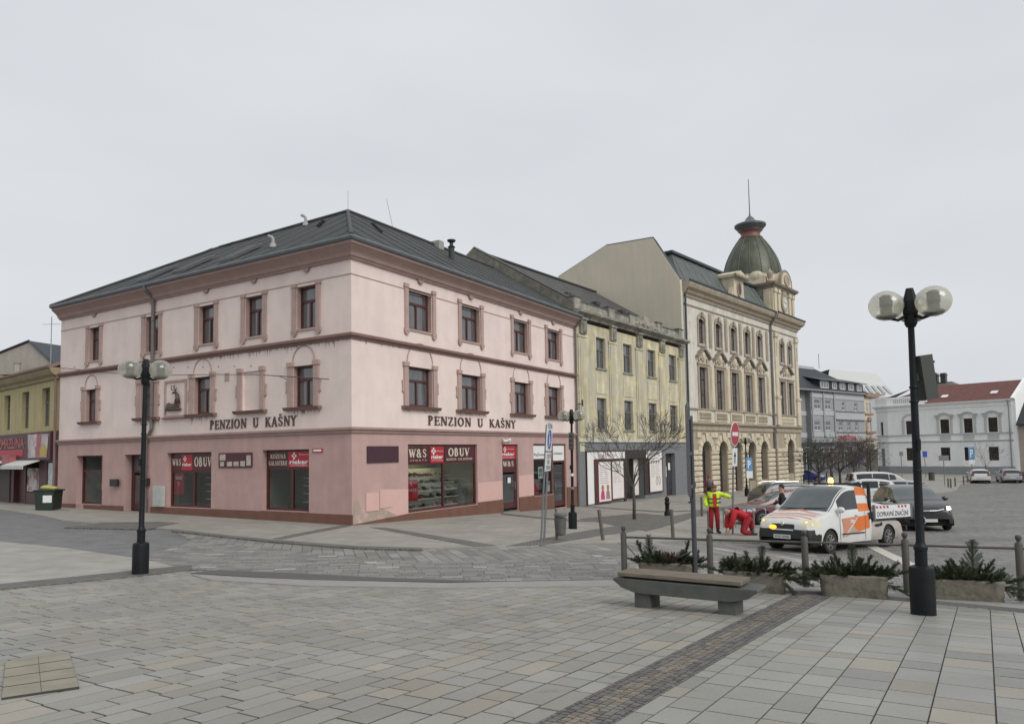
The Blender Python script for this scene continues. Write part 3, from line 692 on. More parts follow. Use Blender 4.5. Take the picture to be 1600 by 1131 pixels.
def on_roofR(u, t, h=0):
    p = C3 + dR*u - dL*ov + dL*((SB+ov)*t); p.z = ZE + (ZR-ZE)*t + h; return p
for u in (3.6, 7.8, 11.4, 14.5):       # roof windows on the left slope
    q = MB(); a, b, c, d = on_roofL(u,.16,.1), on_roofL(u+1.1,.16,.1), on_roofL(u+1.1,.42,.1), on_roofL(u,.42,.1)
    if u in (3.6,): continue
    n = Vector((0,0,.10)); lo = [p-n for p in (a,b,c,d)]; hi = [a+n*.3, b+n*.3, c+n*.3, d+n*.3]
    A = [q.V(p) for p in lo]; B = [q.V(p) for p in hi]; q.F(B); q.skin(A, B)
    o = q.build('roof_window', mat('roof_window_frame', (.09,.095,.1), .5), pk)
    q = MB(); ins = [hi[i].lerp(sum(hi, Vector())/4, .16)+Vector((0,0,.012)) for i in range(4)]; q.poly(ins); q.build('pane', mat('roof_pane', (.03,.035,.04), .55), o, recalc=False)
q = MB()
for k in range(21):
    u = 1.45*k+.6
    if u < LL-.5: a = on_roofL(u, .01, .02); tt = min(1, (u+ov)/(SB+ov), (LL-u)/(5.5)); q.tube([a, on_roofL(u, tt, .02)], .012, 4)
    if u < LR: a = on_roofR(u, .01, .02); tt = min(1, (u+ov)/(SB+ov)); q.tube([a, on_roofR(u, tt, .02)], .012, 4)
q.build('roof_seams', mat('roof_seam', (.035,.038,.035), .6), pk)
q = MB()                               # vent slots near the ridge
for u, t in ((6.4,.80),(6.0,.72),(5.6,.64)):
    p = on_roofL(u, t, .03); q.cbox(p, (.22,.16,.08), -AZL)
for u, t in ((6.4,.80),(6.0,.72),(5.6,.64),(5.2,.56)):
    p = on_roofR(u, t, .03); q.cbox(p, (.22,.16,.08), -AZR)
q.build('roof_vents', mat('roof_vent', (.02,.02,.02), .6), pk)
for (p, h) in ((on_roofL(8.6,.93), .5), (on_roofL(6.2,.30), .45)):
    q = MB(); q.tube([p, p+Vector((0,0,h*.7)), p+Vector((-.06,0,h*.85)), p+Vector((-.22,.0,h))], .075, 8); q.lathe(p-Vector((0,0,.1)), [(.17,0),(.13,.2)], 10); q.build('vent_pipe', mat('vent_pipe_grey', (.34,.33,.31), .6), pk)
p = on_roofR(10.9,.55); q = MB(); q.lathe(p-Vector((0,0,.2)), [(.16,0),(.16,.8),(.22,.85),(.1,.95),(.1,1.1),(.22,1.16),(.24,1.24),(.05,1.3)], 10); q.build('chimney', mat('flue_dark', (.035,.035,.035), .5), pk)
p = on_roofR(13.4,1.0); q = MB(); q.cbox(p+Vector((0,0,.0)), (.8,.5,.5), -AZR); q.build('chimney', mat('chimney_render', (.3,.29,.27), .8), pk)
q = MB(); q.tube([apex, apex+Vector((0,0,1.1))], .012, 5); p = on_roofR(9.5,1.0); q.tube([p, p+Vector((-.35,0,1.7))], .014, 5); q.build('lightning_rod', mat('rod', (.3,.3,.3), .5), pk)
# painted stone lettering PENZION U KAŠNY
t = MB(); serif(t, 'PENZION U KAŠNY', txf(FR, 4.75, 2.86, .012), .40, width=7.6, depth=.03, back=.028, bold=1.1); t.build('lettering', m_letbrown, pk)
t = MB(); serif(t, 'PENZION U KAŠNY', txf(FL, 8.65, 2.84, .012, True), .40, width=5.65, depth=.03, back=.028, bold=1.1); t.build('lettering', m_letbrown, pk)
# deer relief in its frame
q = MB(FL)
for a, b, c, d in ((10.4,12.1,3.5,3.6),(10.4,12.1,5.14,5.24),(10.4,10.5,3.6,5.14),(12.0,12.1,3.6,5.14)): q.box(a, b, 0, .06, c, d)
fo = q.build('relief_frame', m_surr, pk)
q = MB(FL); q.ext([(10.3,3.42),(12.2,3.42),(12.2,3.5),(10.3,3.5)], 0, .12, 'y'); q.build('sill', m_trimd, fo)
q = MB(FL)
def blob(c, s): q.sphere(c, 1, 12, 8, s)
blob((11.42,.08,3.98), (.44,.07,.16)); blob((11.05,.09,4.1), (.2,.07,.24)); blob((11.7,.08,4.0), (.2,.07,.2))
q.tube([(11.0,.1,4.15),(10.98,.11,4.4),(11.05,.12,4.6)], [.14,.09,.075], 8); blob((11.13,.13,4.66), (.12,.05,.07)); q.tube([(11.16,.13,4.66),(11.33,.13,4.6)], [.06,.035], 6)
q.tube([(11.1,.12,4.72),(11.22,.12,4.88),(11.16,.12,5.0)], .022, 5); q.tube([(11.2,.12,4.78),(11.42,.12,4.78),(11.45,.12,4.98)], .022, 5); q.tube([(11.22,.12,4.86),(11.34,.12,4.98)], .018, 5); q.tube([(11.1,.12,4.72),(11.03,.12,4.86)], .018, 5)
q.tube([(10.8,.08,3.86),(11.9,.08,3.86)], .07, 6); q.tube([(11.1,.1,3.9),(10.75,.1,3.84)], [.07,.04], 6); q.tube([(11.75,.1,3.95),(11.35,.1,3.84)], [.07,.04], 6)
q.build('deer_relief', mat('relief_bronze', (.085,.055,.042), .5, var=.3, scale=9), pk, smooth=True)
# cable hanging across the left facade with its bracket rod
q = MB(FL); q.tube([(21.6,.1,6.6),(17,.14,6.0),(12.6,.2,5.55),(8,.2,5.25),(5,.25,5.02),(4.6,.5,5.0)], .014, 4); q.tube([(4.5,.5,4.95),(.9,.3,4.55)], .018, 5); q.tube([(3.6,.05,4.75),(3.6,.45,4.85)], .015, 5)
for i in range(14):
    u = 20-1.1*i; q.sphere((u,.16,6.5-.11*i if i < 8 else 5.8-.07*(i-8)), .03, 6, 4)
q.build('hanging_cable', mat('cable_black', (.06,.06,.06), .6), pk)
q = MB(FL); q.box(7.35,7.65,0,.03,4.95,5.3); q.build('wall_plate', m_surr, pk)

# ---- shop fronts
def shop_glass(Fm, root, name, u0, u1, z0, z1, n, zs, mulls, label=None):
    """frame with a sign band above zs"""
    mb = MB(Fm); fw = .09
    mb.box(u0+.004, u0+fw, n-.1, n, z0+.004, z1-.004); mb.box(u1-fw, u1-.004, n-.1, n, z0+.004, z1-.004)
    mb.box(u0+fw, u1-fw, n-.1, n-.003, z0+.004, z0+fw); mb.box(u0+fw, u1-fw, n-.1, n-.003, z1-fw, z1-.004); mb.box(u0+fw, u1-fw, n-.1, n-.006, zs-.05, zs+.05)
    for m_ in mulls: mb.box(m_-.05, m_+.05, n-.1, n+.006, z0+fw, zs-.05)
    o = mb.build(name, m_frame, root)
    if label: o['label'] = label
    p = MB(Fm); p.poly([(u0+fw, n-.05, z0+fw), (u1-fw, n-.05, z0+fw), (u1-fw, n-.05, zs-.05), (u0+fw, n-.05, zs-.05)]); p.build('pane', m_glass, o, recalc=False)
    return o
def board(Fm, root, name, u0, u1, z0, z1, n, m_, th=.02):
    mb = MB(Fm); mb.box(u0, u1, n-th, n, z0, z1); return mb.build(name, m_, root)
def room(Fm, root, u0, u1, z0, z1, n0, n1):
    mb = MB(Fm)
    for q in (((u0,n1,z0),(u1,n1,z0),(u1,n1,z1),(u0,n1,z1)), ((u0,n0,z0),(u0,n1,z0),(u0,n1,z1),(u0,n0,z1)), ((u1,n0,z0),(u1,n1,z0),(u1,n1,z1),(u1,n0,z1)), ((u0,n0,z1),(u1,n0,z1),(u1,n1,z1),(u0,n1,z1)), ((u0,n0,z0),(u1,n0,z0),(u1,n1,z0),(u0,n1,z0))): mb.poly(q)
    mb.build('shop_interior', m_inner, root, recalc=False)
def flower4(mb, Fm, u, z, n, s, rev):
    for a in range(4):
        c = (u+s*.5*cos(a*pi/2), z+s*.5*sin(a*pi/2)); mb.ext([(c[0]+s*.3*cos(k*pi/4), c[1]+s*.3*sin(k*pi/4)) for k in range(8)], n, n+.004, 'y')
def shoe(mb, u, n, z, L_=.26, h=.1, heel=0, d=1):
    # side profile swept over the width
    for (n0, k) in ((n, 1), (n-.1, .98)):
        pr = [(0,0),(L_,0),(L_*1.02,h*.3),(L_*.8,h*.5),(L_*.5,h*.75),(L_*.35,h*1.1),(L_*.05,h*1.15),(-.01,h*.5)]
        mb.ext([(u+d*x*k, z+heel+y) for x, y in pr], n0-.035, n0+.035, 'y')
        if heel: mb.box(u-.0, u+.03, n0-.02, n0+.02, z, z+heel)
def boot(mb, u, n, z, h=.3):
    mb.ext([(u,z),(u+.24,z),(u+.25,z+.06),(u+.13,z+.11),(u+.13,z+h),(u+.01,z+h)], n-.04, n+.04, 'y')
shoe_m = [mat('shoe_black', (.02,.02,.022), .4, var=0), mat('shoe_brown', (.12,.06,.035), .5, var=0), mat('shoe_red', (.22,.02,.02), .45, var=0), mat('shoe_tan', (.3,.24,.18), .6, var=0), mat('shoe_grey', (.16,.16,.17), .6, var=0)]
SG = 'shoes on display in the shop windows'
# right facade, main shop window
sw = shop_glass(FR, pk, 'shop_window', 3.35, 8.6, -.88, 2.0, -.09, 1.18, [5.98])
room(FR, pk, 3.3, 8.7, -.9, 2.05, -.31, -2.6)
q = MB(FR); q.box(4.9,7.2,-2.0,-1.3,1.38,1.43); q.build('ceiling_light', m_lampw, pk)
bd = board(FR, sw, 'sign_board', 3.45, 5.0, 1.22, 1.9, -.07, m_burg)
t = MB(); serif(t, 'W&S', txf(FR, 3.52, 1.44, -.066), .36, width=1.25, depth=.004, bold=1.3); text_mesh(t, 'SPORTS', txf(FR, 3.6, 1.28, -.066), width=1.1, height=.07, depth=.004, spacing=1.6); t.build('lettering', m_cream, sw)
bd = board(FR, sw, 'sign_board', 5.0, 5.98, 1.18, 1.9, -.06, m_red)
t = MB(FR); t.xf = None; text_mesh(t, 'rieker', txf(FR, 5.06, 1.37, -.056), width=.86, height=.17, depth=.004, bold=.025); text_mesh(t, 'ANTISTRESS', txf(FR, 5.08, 1.27, -.056), width=.8, height=.05, depth=.004, spacing=1.3); text_mesh(t, 'Exklusiv by', txf(FR, 5.45, 1.68, -.056), width=.5, height=.06, depth=.004)
t.xf = FR; flower4(t, FR, 5.22, 1.7, -.056, .2, False); t.build('lettering', m_white, sw)
bd = board(FR, sw, 'sign_board', 6.06, 8.5, 1.22, 1.9, -.07, m_burg)
t = MB(); serif(t, 'OBUV', txf(FR, 6.35, 1.46, -.066), .37, width=1.75, depth=.004, bold=1.35); serif(t, 'KOŽENÁ GALANTERIE', txf(FR, 6.2, 1.27, -.066), .10, width=2.1, depth=.004, bold=1.1); t.build('lettering', m_cream, sw)
# SALE poster
q = MB(FR); q.box(3.44, 4.2, -.165, -.155, -.42, .5); q.build('sale_poster', m_red, sw)
t = MB(); text_mesh(t, '%', txf(FR, 3.68, .24, -.15), height=.15, depth=.002); text_mesh(t, 'SALE', txf(FR, 3.55, .0, -.15), width=.55, height=.11, depth=.002, spacing=1.4); t.build('lettering', m_white, sw)
q = MB(FR)
SHZ = [-.78, -.42, -.08, .24, .56]
for i, z in enumerate(SHZ): q.box(4.0 if i else 3.5, 8.3-.06*i, -1.0-.14*i, -.62-.14*i, z-.03, z); 
q.box(3.5, 8.35, -1.9, -1.86, -.8, .9)
q.build('display_shelves', mat('shelf_white', (.62,.64,.62), .5, var=.04), sw)
for i, z in enumerate(SHZ):
    u = 4.05 if i else 3.7
    while u < 7.9-.05*i:
        k = random.random(); mb = MB(FR); nn = -.72-.14*i
        if k < .22: boot(mb, u, nn, z, random.uniform(.16,.26)); L_ = .27; nm = 'boot'
        else: shoe(mb, u, nn, z, random.uniform(.22,.28), random.uniform(.09,.14), random.choice([0,0,.04])); L_ = .3; nm = 'shoe'
        mi = random.choice([0,0,0,1,2,3,4,4]); o = mb.build(nm, shoe_m[mi], None, loc=FR @ Vector((u, nn, z)))
        tag(o, 'small shoe or boot on the tiered white shelves in the big shop window', 'shoes', SG); u += L_+random.uniform(.0,.08)
q = MB(FR); q.ext([(7.75,-.86),(8.15,-.86),(8.08,-.35),(7.85,-.3)], -.55, -.40, 'y'); q.tube([(7.85,-.47,-.36),(7.9,-.47,-.18),(8.0,-.47,-.18),(8.05,-.47,-.36)], .015, 5)
tag(q.build('handbag', shoe_m[4], None, loc=FR @ Vector((7.6,-.8,-.86))), 'grey handbag standing alone to the right of the shoe shelves in the shop window', 'bag')
# glass door
def shop_door(Fm, root, u0, u1, z0, z1, n, zt, hu, name='door', gm=None):
    mb = MB(Fm)
    mb.box(u0+.004, u0+.1, n-.08, n, z0, z1-.004); mb.box(u1-.1, u1-.004, n-.08, n, z0, z1-.004); mb.box(u0+.1, u1-.1, n-.08, n-.002, z1-.1, z1-.004); mb.box(u0+.1, u1-.1, n-.08, n-.002, zt-.05, zt+.05)
    a, b = u0+.1, u1-.1
    mb.box(a, a+.12, n-.07, n-.01, z0+.15, zt-.05); mb.box(b-.12, b, n-.07, n-.01, z0+.15, zt-.05); mb.box(a+.12, b-.12, n-.07, n-.012, z0+.15, z0+.45); mb.box(a+.12, b-.12, n-.07, n-.012, zt-.06, zt-.05)
    o = mb.build(name, m_frame, root)
    p = MB(Fm); p.poly([(a+.12, n-.04, z0+.45), (b-.12, n-.04, z0+.45), (b-.12, n-.04, zt-.17), (a+.12, n-.04, zt-.17)]); p.poly([(a, n-.04, zt+.05), (b, n-.04, zt+.05), (b, n-.04, z1-.1), (a, n-.04, z1-.1)])
    p.build('pane', gm or m_pane, o, recalc=False)
    h = MB(Fm); h.tube([(hu, n+.0, z0+1.1), (hu, n+.06, z0+1.12), (hu, n+.06, z0+1.5), (hu, n, z0+1.52)], .018, 6); h.build('handle', mat('steel_handle', (.5,.5,.48), .3, metal=1, var=0), o)
    st_ = MB(Fm); st_.box(u0+.004, u1-.004, n-.3, n+.14, z0-.3, z0); st_.build('step', mat('door_step', (.2,.19,.17), .8), root)
    return o
d_ = shop_door(FR, pk, 10.9, 12.5, -1.45, 2.0, -.09, .62, 12.2)
board(FR, d_, 'sign_board', 11.0, 12.4, 1.24, 1.92, -.07, m_red)
t = MB(); text_mesh(t, 'rieker', txf(FR, 11.05, 1.42, -.066), width=1.2, height=.17, depth=.004, bold=.025); text_mesh(t, 'ANTISTRESS', txf(FR, 11.08, 1.30, -.066), width=1.1, height=.05, depth=.004); text_mesh(t, 'Exklusiv by', txf(FR, 11.6, 1.73, -.066), width=.6, height=.06, depth=.004); t.xf = FR; flower4(t, FR, 11.3, 1.74, -.066, .18, False); t.build('lettering', m_white, d_)
board(FR, d_, 'sign_board', 11.0, 12.4, .66, 1.22, -.07, m_burg)
t = MB(); serif(t, 'W&S', txf(FR, 11.1, .86, -.066), .27, width=1.1, depth=.004, bold=1.3); t.build('lettering', m_cream, d_)
board(FR, d_, 'notice', 11.55, 11.85, .0, .28, -.08, m_white, .006)
# optician window and door
sw2 = shop_glass(FR, pk, 'shop_window', 14.15, 16.45, -.85, 2.03, -.09, 1.16, [])
room(FR, pk, 14.1, 18.3, -.9, 2.05, -.31, -2.2)
board(FR, sw2, 'sign_board', 14.24, 16.36, 1.2, 1.93, -.07, m_white)
t = MB(); text_mesh(t, 'Pujčovna', txf(FR, 14.35, 1.36, -.066), width=1.3, height=.16, depth=.004, bold=.01); t.build('lettering', mat('navy_ink', (.03,.035,.07), .5, var=0), sw2)
for a, b, c, d, m_ in ((14.3,14.95,-.72,-.2,m_red),(14.95,15.5,.1,.75,m_white),(15.85,16.3,-.7,-.1,m_white)): board(FR, sw2, 'poster', a, b, c, d, -.15, m_, .006)
for a, b, c, d in ((15.02,15.43,.2,.65),(15.9,16.25,-.3,-.15)): board(FR, sw2, 'poster', a, b, c, d, -.145, mat('poster_green', (.18,.26,.24), .5, var=.5, scale=9), .003)
d_ = shop_door(FR, pk, 16.45, 18.1, -1.72, 2.03, -.09, 1.0, 16.8)
board(FR, d_, 'sign_board', 16.55, 18.0, 1.06, 1.93, -.06, m_white)
t = MB(); text_mesh(t, 'GABO', txf(FR, 16.65, 1.42, -.056), width=.55, height=.13, depth=.004); text_mesh(t, 'stora', txf(FR, 17.2, 1.42, -.056), width=.6, height=.13, depth=.004, bold=.02); t.build('lettering', mat('navy_ink', (.03,.035,.07)), d_)
# blank burgundy board, boxes, security lights
board(FR, pk, 'blank_board', .8, 2.7, 1.27, 1.93, .06, mat('plum_board', (.055,.018,.03), .5))
q = MB(FR); q.box(.75,1.5,.02,.045,-.62,.1); q.box(1.55,2.3,.02,.045,-.55,.17); q.build('meter_box_door', m_rose2, pk)
q = MB(FR); q.tube([(10.95,.02,2.28),(10.95,.18,2.22)], .03, 6); q.box(10.75,11.15,.16,.24,2.14,2.24); q.box(11.25,11.5,.1,.2,2.2,2.3); q.build('security_light', m_white, pk)
# left facade shops
sw3 = shop_glass(FL, pk, 'shop_window', 2.33, 5.13, -.64, 1.86, -.2, 1.1, [3.55]); room(FL, pk, 2.2, 5.3, -.66, 1.9, -.31, -1.8)
board(FL, sw3, 'sign_board', 3.75, 5.03, 1.14, 1.78, -.18, m_burg); board(FL, sw3, 'sign_board', 2.43, 3.75, 1.14, 1.78, -.17, m_red)
t = MB(); serif(t, 'KOŽENÁ', txf(FL, 4.85, 1.5, -.176, True), .18, width=.95, depth=.004, bold=1.2); serif(t, 'GALANTERIE', txf(FL, 4.95, 1.22, -.176, True), .18, width=1.15, depth=.004, bold=1.2); t.build('lettering', m_cream, sw3)
t = MB(); text_mesh(t, 'rieker', txf(FL, 3.66, 1.27, -.166, True), width=1.1, height=.18, depth=.004, bold=.025); text_mesh(t, 'ANTISTRESS', txf(FL, 3.6, 1.18, -.166, True), width=1.0, height=.05, depth=.004); text_mesh(t, 'Exklusiv by', txf(FL, 3.1, 1.63, -.166, True), width=.55, height=.06, depth=.004); t.xf = FL; flower4(t, FL, 3.4, 1.6, -.166, .18, True); t.build('lettering', m_white, sw3)
q = MB(FL)
for z in (-.3,.05,.38,.7): q.box(2.5,3.45,-1.2,-.7,z-.03,z)
q.build('display_shelves', mat('shelf_white', (.62,.64,.62)), sw3)
for z in (-.3,.05,.38,.7):
    for u in (2.6,2.9,3.15):
        mb = MB(FL); shoe(mb, u, -.8, z, .22, .09); tag(mb.build('shoe', random.choice(shoe_m), None, loc=FL @ Vector((u,-.8,z))), 'shoe on the narrow shelves in the left facade window nearest the corner', 'shoes', 'shoes in the window nearest the corner')
q = MB(FL); q.box(2.6,3.4,-1.6,-1.4,.95,1.0); q.box(9.0,10.0,-1.6,-1.4,.9,.95); q.build('ceiling_light', m_lampw, pk)
sw4 = shop_glass(FL, pk, 'shop_window', 8.55, 11.87, -.67, 1.84, -.2, .98, [10.1]); room(FL, pk, 8.4, 12.0, -.69, 1.9, -.31, -1.8)
board(FL, sw4, 'sign_board', 8.64, 10.2, 1.02, 1.76, -.18, m_burg); board(FL, sw4, 'sign_board', 10.2, 11.0, 1.02, 1.76, -.17, m_red); board(FL, sw4, 'sign_board', 11.0, 11.78, 1.02, 1.76, -.18, m_burg)
t = MB(); serif(t, 'OBUV', txf(FL, 10.05, 1.2, -.176, True), .42, width=1.3, depth=.004, bold=1.35); serif(t, 'W&S', txf(FL, 11.72, 1.25, -.176, True), .3, width=.68, depth=.004, bold=1.3); t.build('lettering', m_cream, sw4)
t = MB(); text_mesh(t, 'rieker', txf(FL, 10.95, 1.22, -.166, True), width=.7, height=.15, depth=.004, bold=.025); t.xf = FL; flower4(t, FL, 10.75, 1.55, -.166, .16, True); t.build('lettering', m_white, sw4)
q = MB(FL); q.box(10.95, 11.7, -.275, -.265, -.1, .88); q.build('sale_poster', m_red, sw4)
t = MB(); text_mesh(t, 'SALE', txf(FL, 11.6, .6, -.26, True), width=.5, height=.15, depth=.002, bold=.02); text_mesh(t, '%', txf(FL, 11.45, .3, -.26, True), height=.2, depth=.002); t.build('lettering', m_white, sw4)
q = MB(FL)
for z in (-.3,.05,.38,.68): q.box(8.7,9.95,-1.2,-.7,z-.03,z)
q.build('display_shelves', mat('shelf_white', (.62,.64,.62)), sw4)
for z in (-.3,.05,.38,.68):
    for u in (8.8,9.15,9.5):
        mb = MB(FL); shoe(mb, u, -.8, z, .22, .09); tag(mb.build('shoe', random.choice(shoe_m), None, loc=FL @ Vector((u,-.8,z))), 'shoe on the shelves in the window beside the grey meter box', 'shoes', 'shoes in the window beside the meter box')
# info board with small photographs
ib = board(FL, pk, 'photo_board', 5.74, 7.98, 1.14, 1.78, .06, m_burg)
q = MB(FL)
for a, b, c, d in ((7.5,7.9,1.45,1.72),(7.6,7.88,1.2,1.4),(7.05,7.4,1.2,1.4),(6.6,6.95,1.2,1.4),(6.2,6.5,1.2,1.42),(5.82,6.1,1.22,1.66)): q.box(a, b, .06, .066, c, d)
q.build('photographs', mat('photo_prints', (.42,.38,.33), .5, var=.5, scale=6), ib)
q = MB(FL); q.box(1.55,2.09,.015,.05,1.72,1.88); o = q.build('street_name_plate', m_red, pk)
q = MB(FL); q.box(1.6,2.04,.05,.054,1.76,1.84); q.build('lettering', m_white, o)
q = MB(FL); q.box(11.98,12.75,.02,.16,-.66,.3); q.box(12.05,12.68,.16,.17,-.6,.24); q.build('meter_box', mat('meter_box_grey', (.42,.44,.41), .6), pk)
shop_door(FL, pk, 13.73, 15.4, -1.06, 1.8, -.35, .95, 14.0)
q = MB(FL); q.box(13.2,13.5,.02,.2,.3,.65); q.box(15.7,16.35,.1,.22,.25,.6); q.tube([(16.0,.02,.4),(16.0,.15,.4)], .02, 5); q.build('letter_box', shoe_m[0], pk)
sw5 = shop_glass(FL, pk, 'shop_window', 18.0, 19.9, -.72, 1.8, -.3, 1.0, []); room(FL, pk, 17.3, 20.0, -1.1, 1.9, -.46, -2)
d_ = shop_door(FL, pk, 17.4, 18.0, -1.1, 1.8, -.32, .95, 17.9)
q = MB(FL); q.sphere((18.9,-.8,.15), .38, 12, 8, (1,.7,.7)); q.ext([(18.7,-.7),(19.1,-.7),(19.05,-.1),(18.75,-.1)], -.9, -.7, 'y')
tag(q.build('potted_plant', mat('dusty_leaves', (.10,.12,.06), .7, var=.4, scale=8), None, loc=FL @ Vector((18.9,-.8,-.7))), 'round potted plant behind the glass of the leftmost pink house shop window', 'plant')

# dark drip marks under the string course and the sills
rnd = random.Random(8); m_drip = mat('drip_stain', (.40,.325,.295), .9, var=.2)
def drips(Fm, u0, u1, z, n, lmax):
    q = MB(Fm)
    for k in range(n):
        u = rnd.uniform(u0, u1); w_ = rnd.uniform(.012,.04); l = rnd.uniform(.04, lmax)*(1 if rnd.random() < .35 else .5)
        q.poly([(u-w_,.003,z),(u+w_,.003,z),(u+w_*.5,.003,z-l*.7),(u,.003,z-l),(u-w_*.6,.003,z-l*.6)])
    q.build('drip_stains', m_drip, pk, recalc=False)
drips(FL, .1, 9.5, 6.09, 110, .32); drips(FR, .1, 3.5, 6.09, 18, .2)
for a, b in ((1.7,3.6),(8.2,10.2),(12.6,14.4)): drips(FL, a, b, 3.43, 22, .42)
for a, b in ((3.1,5.4),(7.1,9.2)): drips(FR, a, b, 3.49, 18, .2)
# ================================================================== YELLOW WEATHERED HOUSE
m_yel = mat('weathered_yellow_plaster', (.58,.515,.335), .9, var=.24, scale=1.3, streak=.42, dirt=((.44,.42,.345), .42, .64, .9), bump=.25, bscale=12)
m_yel2 = mat('yellow_plaster_panel', (.60,.54,.37), .9, var=.15, scale=2, streak=.25, dirt=((.42,.39,.3), .48, .66, 1.5))
m_para = mat('parapet_stone', (.33,.32,.265), .9, var=.28, scale=1.6, streak=.3, dirt=((.17,.165,.14), .45, .62, 1.2), bump=.3, bscale=10)
m_gfgrey = mat('grey_pebbledash', (.17,.18,.185), .9, var=.08, scale=3, fine=.15, bump=.3, bscale=60)
m_roughwall = mat('rough_render', (.17,.165,.135), .95, var=.22, scale=2.5, bump=.8, bscale=7, dirt=((.26,.24,.19), .5, .68, 2.5))
m_grframe = mat('old_grey_frame', (.13,.125,.115), .6, var=.15)
m_roof2 = brickmat('old_slate_roof', (.075,.072,.068), (.05,.05,.048), (.03,.03,.03), .35, .25, .012, rough=.8, bump=.5, var=.3, vscale=1.2)
YL = 17.3
yh = thing('yellow_townhouse', (R1[0], R1[1], -1.9), 'weathered yellow townhouse with crumbling parapet and grey shopfront floor between pink and cream buildings', 'building')
wy = [(2.72,3.96),(6.53,7.82),(10.4,11.72),(14.2,15.57)]
holes = [(a,b,6.97,8.97) for a,b in wy] + [(a-.05,b-.05,2.97,5.0) for a,b in wy]
mb = MB(FY); wall(mb, 0.02, YL, 2.2, 9.7, holes); mb.build('wall', m_yel, yh, recalc=False)
gh = [(1.2,5.2,-1.7,1.35,.15),(5.2,8.2,-1.9,1.5,1.0),(8.2,11.55,-1.7,1.45,.15),(12.0,13.7,-1.75,1.3,.35)]
mb = MB(FY); wall(mb, 0.02, YL, -3, 2.2, [(5.3,9.3,-1.9,1.45,1.2),(13.0,14.75,-1.95,1.3,.4)], n=.03); mb.build('ground_floor_wall', m_gfgrey, yh, recalc=False)
mb = MB(FY); mb.box(.05, YL, .0, .12, 2.14, 2.24); mb.build('ledge', mat('ledge_white', (.5,.5,.46), .7), yh)
for a, b in wy:
    for (x0, x1, z0, z1) in ((a,b,6.97,8.97), (a-.05,b-.05,2.97,5.0)):
        w_ = window(FY, yh, x0, x1, z0, z1, n=-.16, fw=.07, mull=1, trans=.62, fm=m_grframe, pm=m_pane2)
        s = MB(FY); s.box(x0-.12, x1+.12, -.16, .09, z0-.1, z0-.003); s.build('sill', m_para, w_)
        s = MB(FY)
        for q in ((x0-.16,x0-.03,z0-.1,z1+.16),(x1+.03,x1+.16,z0-.1,z1+.16)): s.box(q[0],q[1],0,.03,q[2],q[3])
        s.box(x0-.03, x1+.03, 0, .03, z1+.03, z1+.16); s.build('window_surround', m_yel2, w_)
    for z0, z1 in ((5.3,6.6),): s = MB(FY); s.box(a-.1, b+.1, 0, .035, z0, z1); s.build('wall_panel', m_yel2, yh)
for i, u in enumerate((.95, 4.95, 8.95, 12.85, 16.5)):   # double pilasters with consoles under the cornice
    s = MB(FY); s.box(u-.55, u+.55, 0, .07, 2.5, 8.75); s.box(u-.38, u+.38, .07, .11, 2.6, 8.6); s.box(u-.6, u+.6, 0, .12, 8.75, 8.9); s.build('pilaster', m_yel, yh)
    s = MB(FY); s.box(u-.36, u+.36, 0, .2, 8.95, 9.85); s.box(u-.2, u+.2, .2, .26, 9.05, 9.7); s.box(u-.42, u+.42, 0, .28, 9.85, 9.98)
    for k in (-.12, .0, .12): s.box(u+k-.03, u+k+.03, .26, .285, 9.1, 9.6)
    s.build('console', m_para, yh)
y0, y1 = FY @ Vector((.02,0,9.95)), FY @ Vector((YL+.2,0,9.95))
mb = MB(); mb.sweep([(-.05,0),(.14,0),(.16,.12),(.3,.2),(.5,.28),(.52,.42),(.2,.5),(-.05,.5)], [y1, y0][::-1]); mb.build('cornice', m_para, yh)
mb = MB(FY); mb.box(0.05, YL, -.35, .0, 10.4, 11.0)
for u in (.45, 4.9, 8.0, 12.6, 16.6): mb.box(u-.45 if u > 1 else .03, u+.4, -.42, .08, 10.4, 11.2)
mb.ext([(8.4,11.0),(12.2,11.0),(12.2,11.1),(11.5,11.2),(10.9,11.35),(10.3,11.42),(9.7,11.35),(9.1,11.2),(8.4,11.1)], -.34, -.01, 'y')
mb.build('parapet', m_para, yh)
mb = MB(FY); mb.box(0.0, YL+.05, -.46, .12, 11.2, 11.26) if False else None
for a, b in ((.0,.9),(4.4,5.35),(7.5,8.45),(12.1,13.05),(16.1,17.1)): mb.box(a, b, -.46, .13, 11.203, 11.27)
for a, b in ((.9,4.4),(5.35,7.5),(13.05,16.1)): mb.box(a, b, -.40, .05, 11.003, 11.06)
mb.build('parapet_coping', mat('coping_dark', (.09,.09,.085), .6), yh)
mb = MB(FY)                                             # weathered relief in the middle of the parapet
rnd = random.Random(4)
for i in range(26): 
    u = 8.5+i*.145; mb.sphere((u, .02, 10.68+.25*sin((u-8.4)*.8)*rnd.uniform(-.4,1)), 1, 8, 6, (rnd.uniform(.12,.24), rnd.uniform(.05,.12), rnd.uniform(.08,.2)))
mb.build('carved_relief', mat('relief_stone', (.30,.27,.22), .9, var=.4, scale=5), yh, smooth=True)
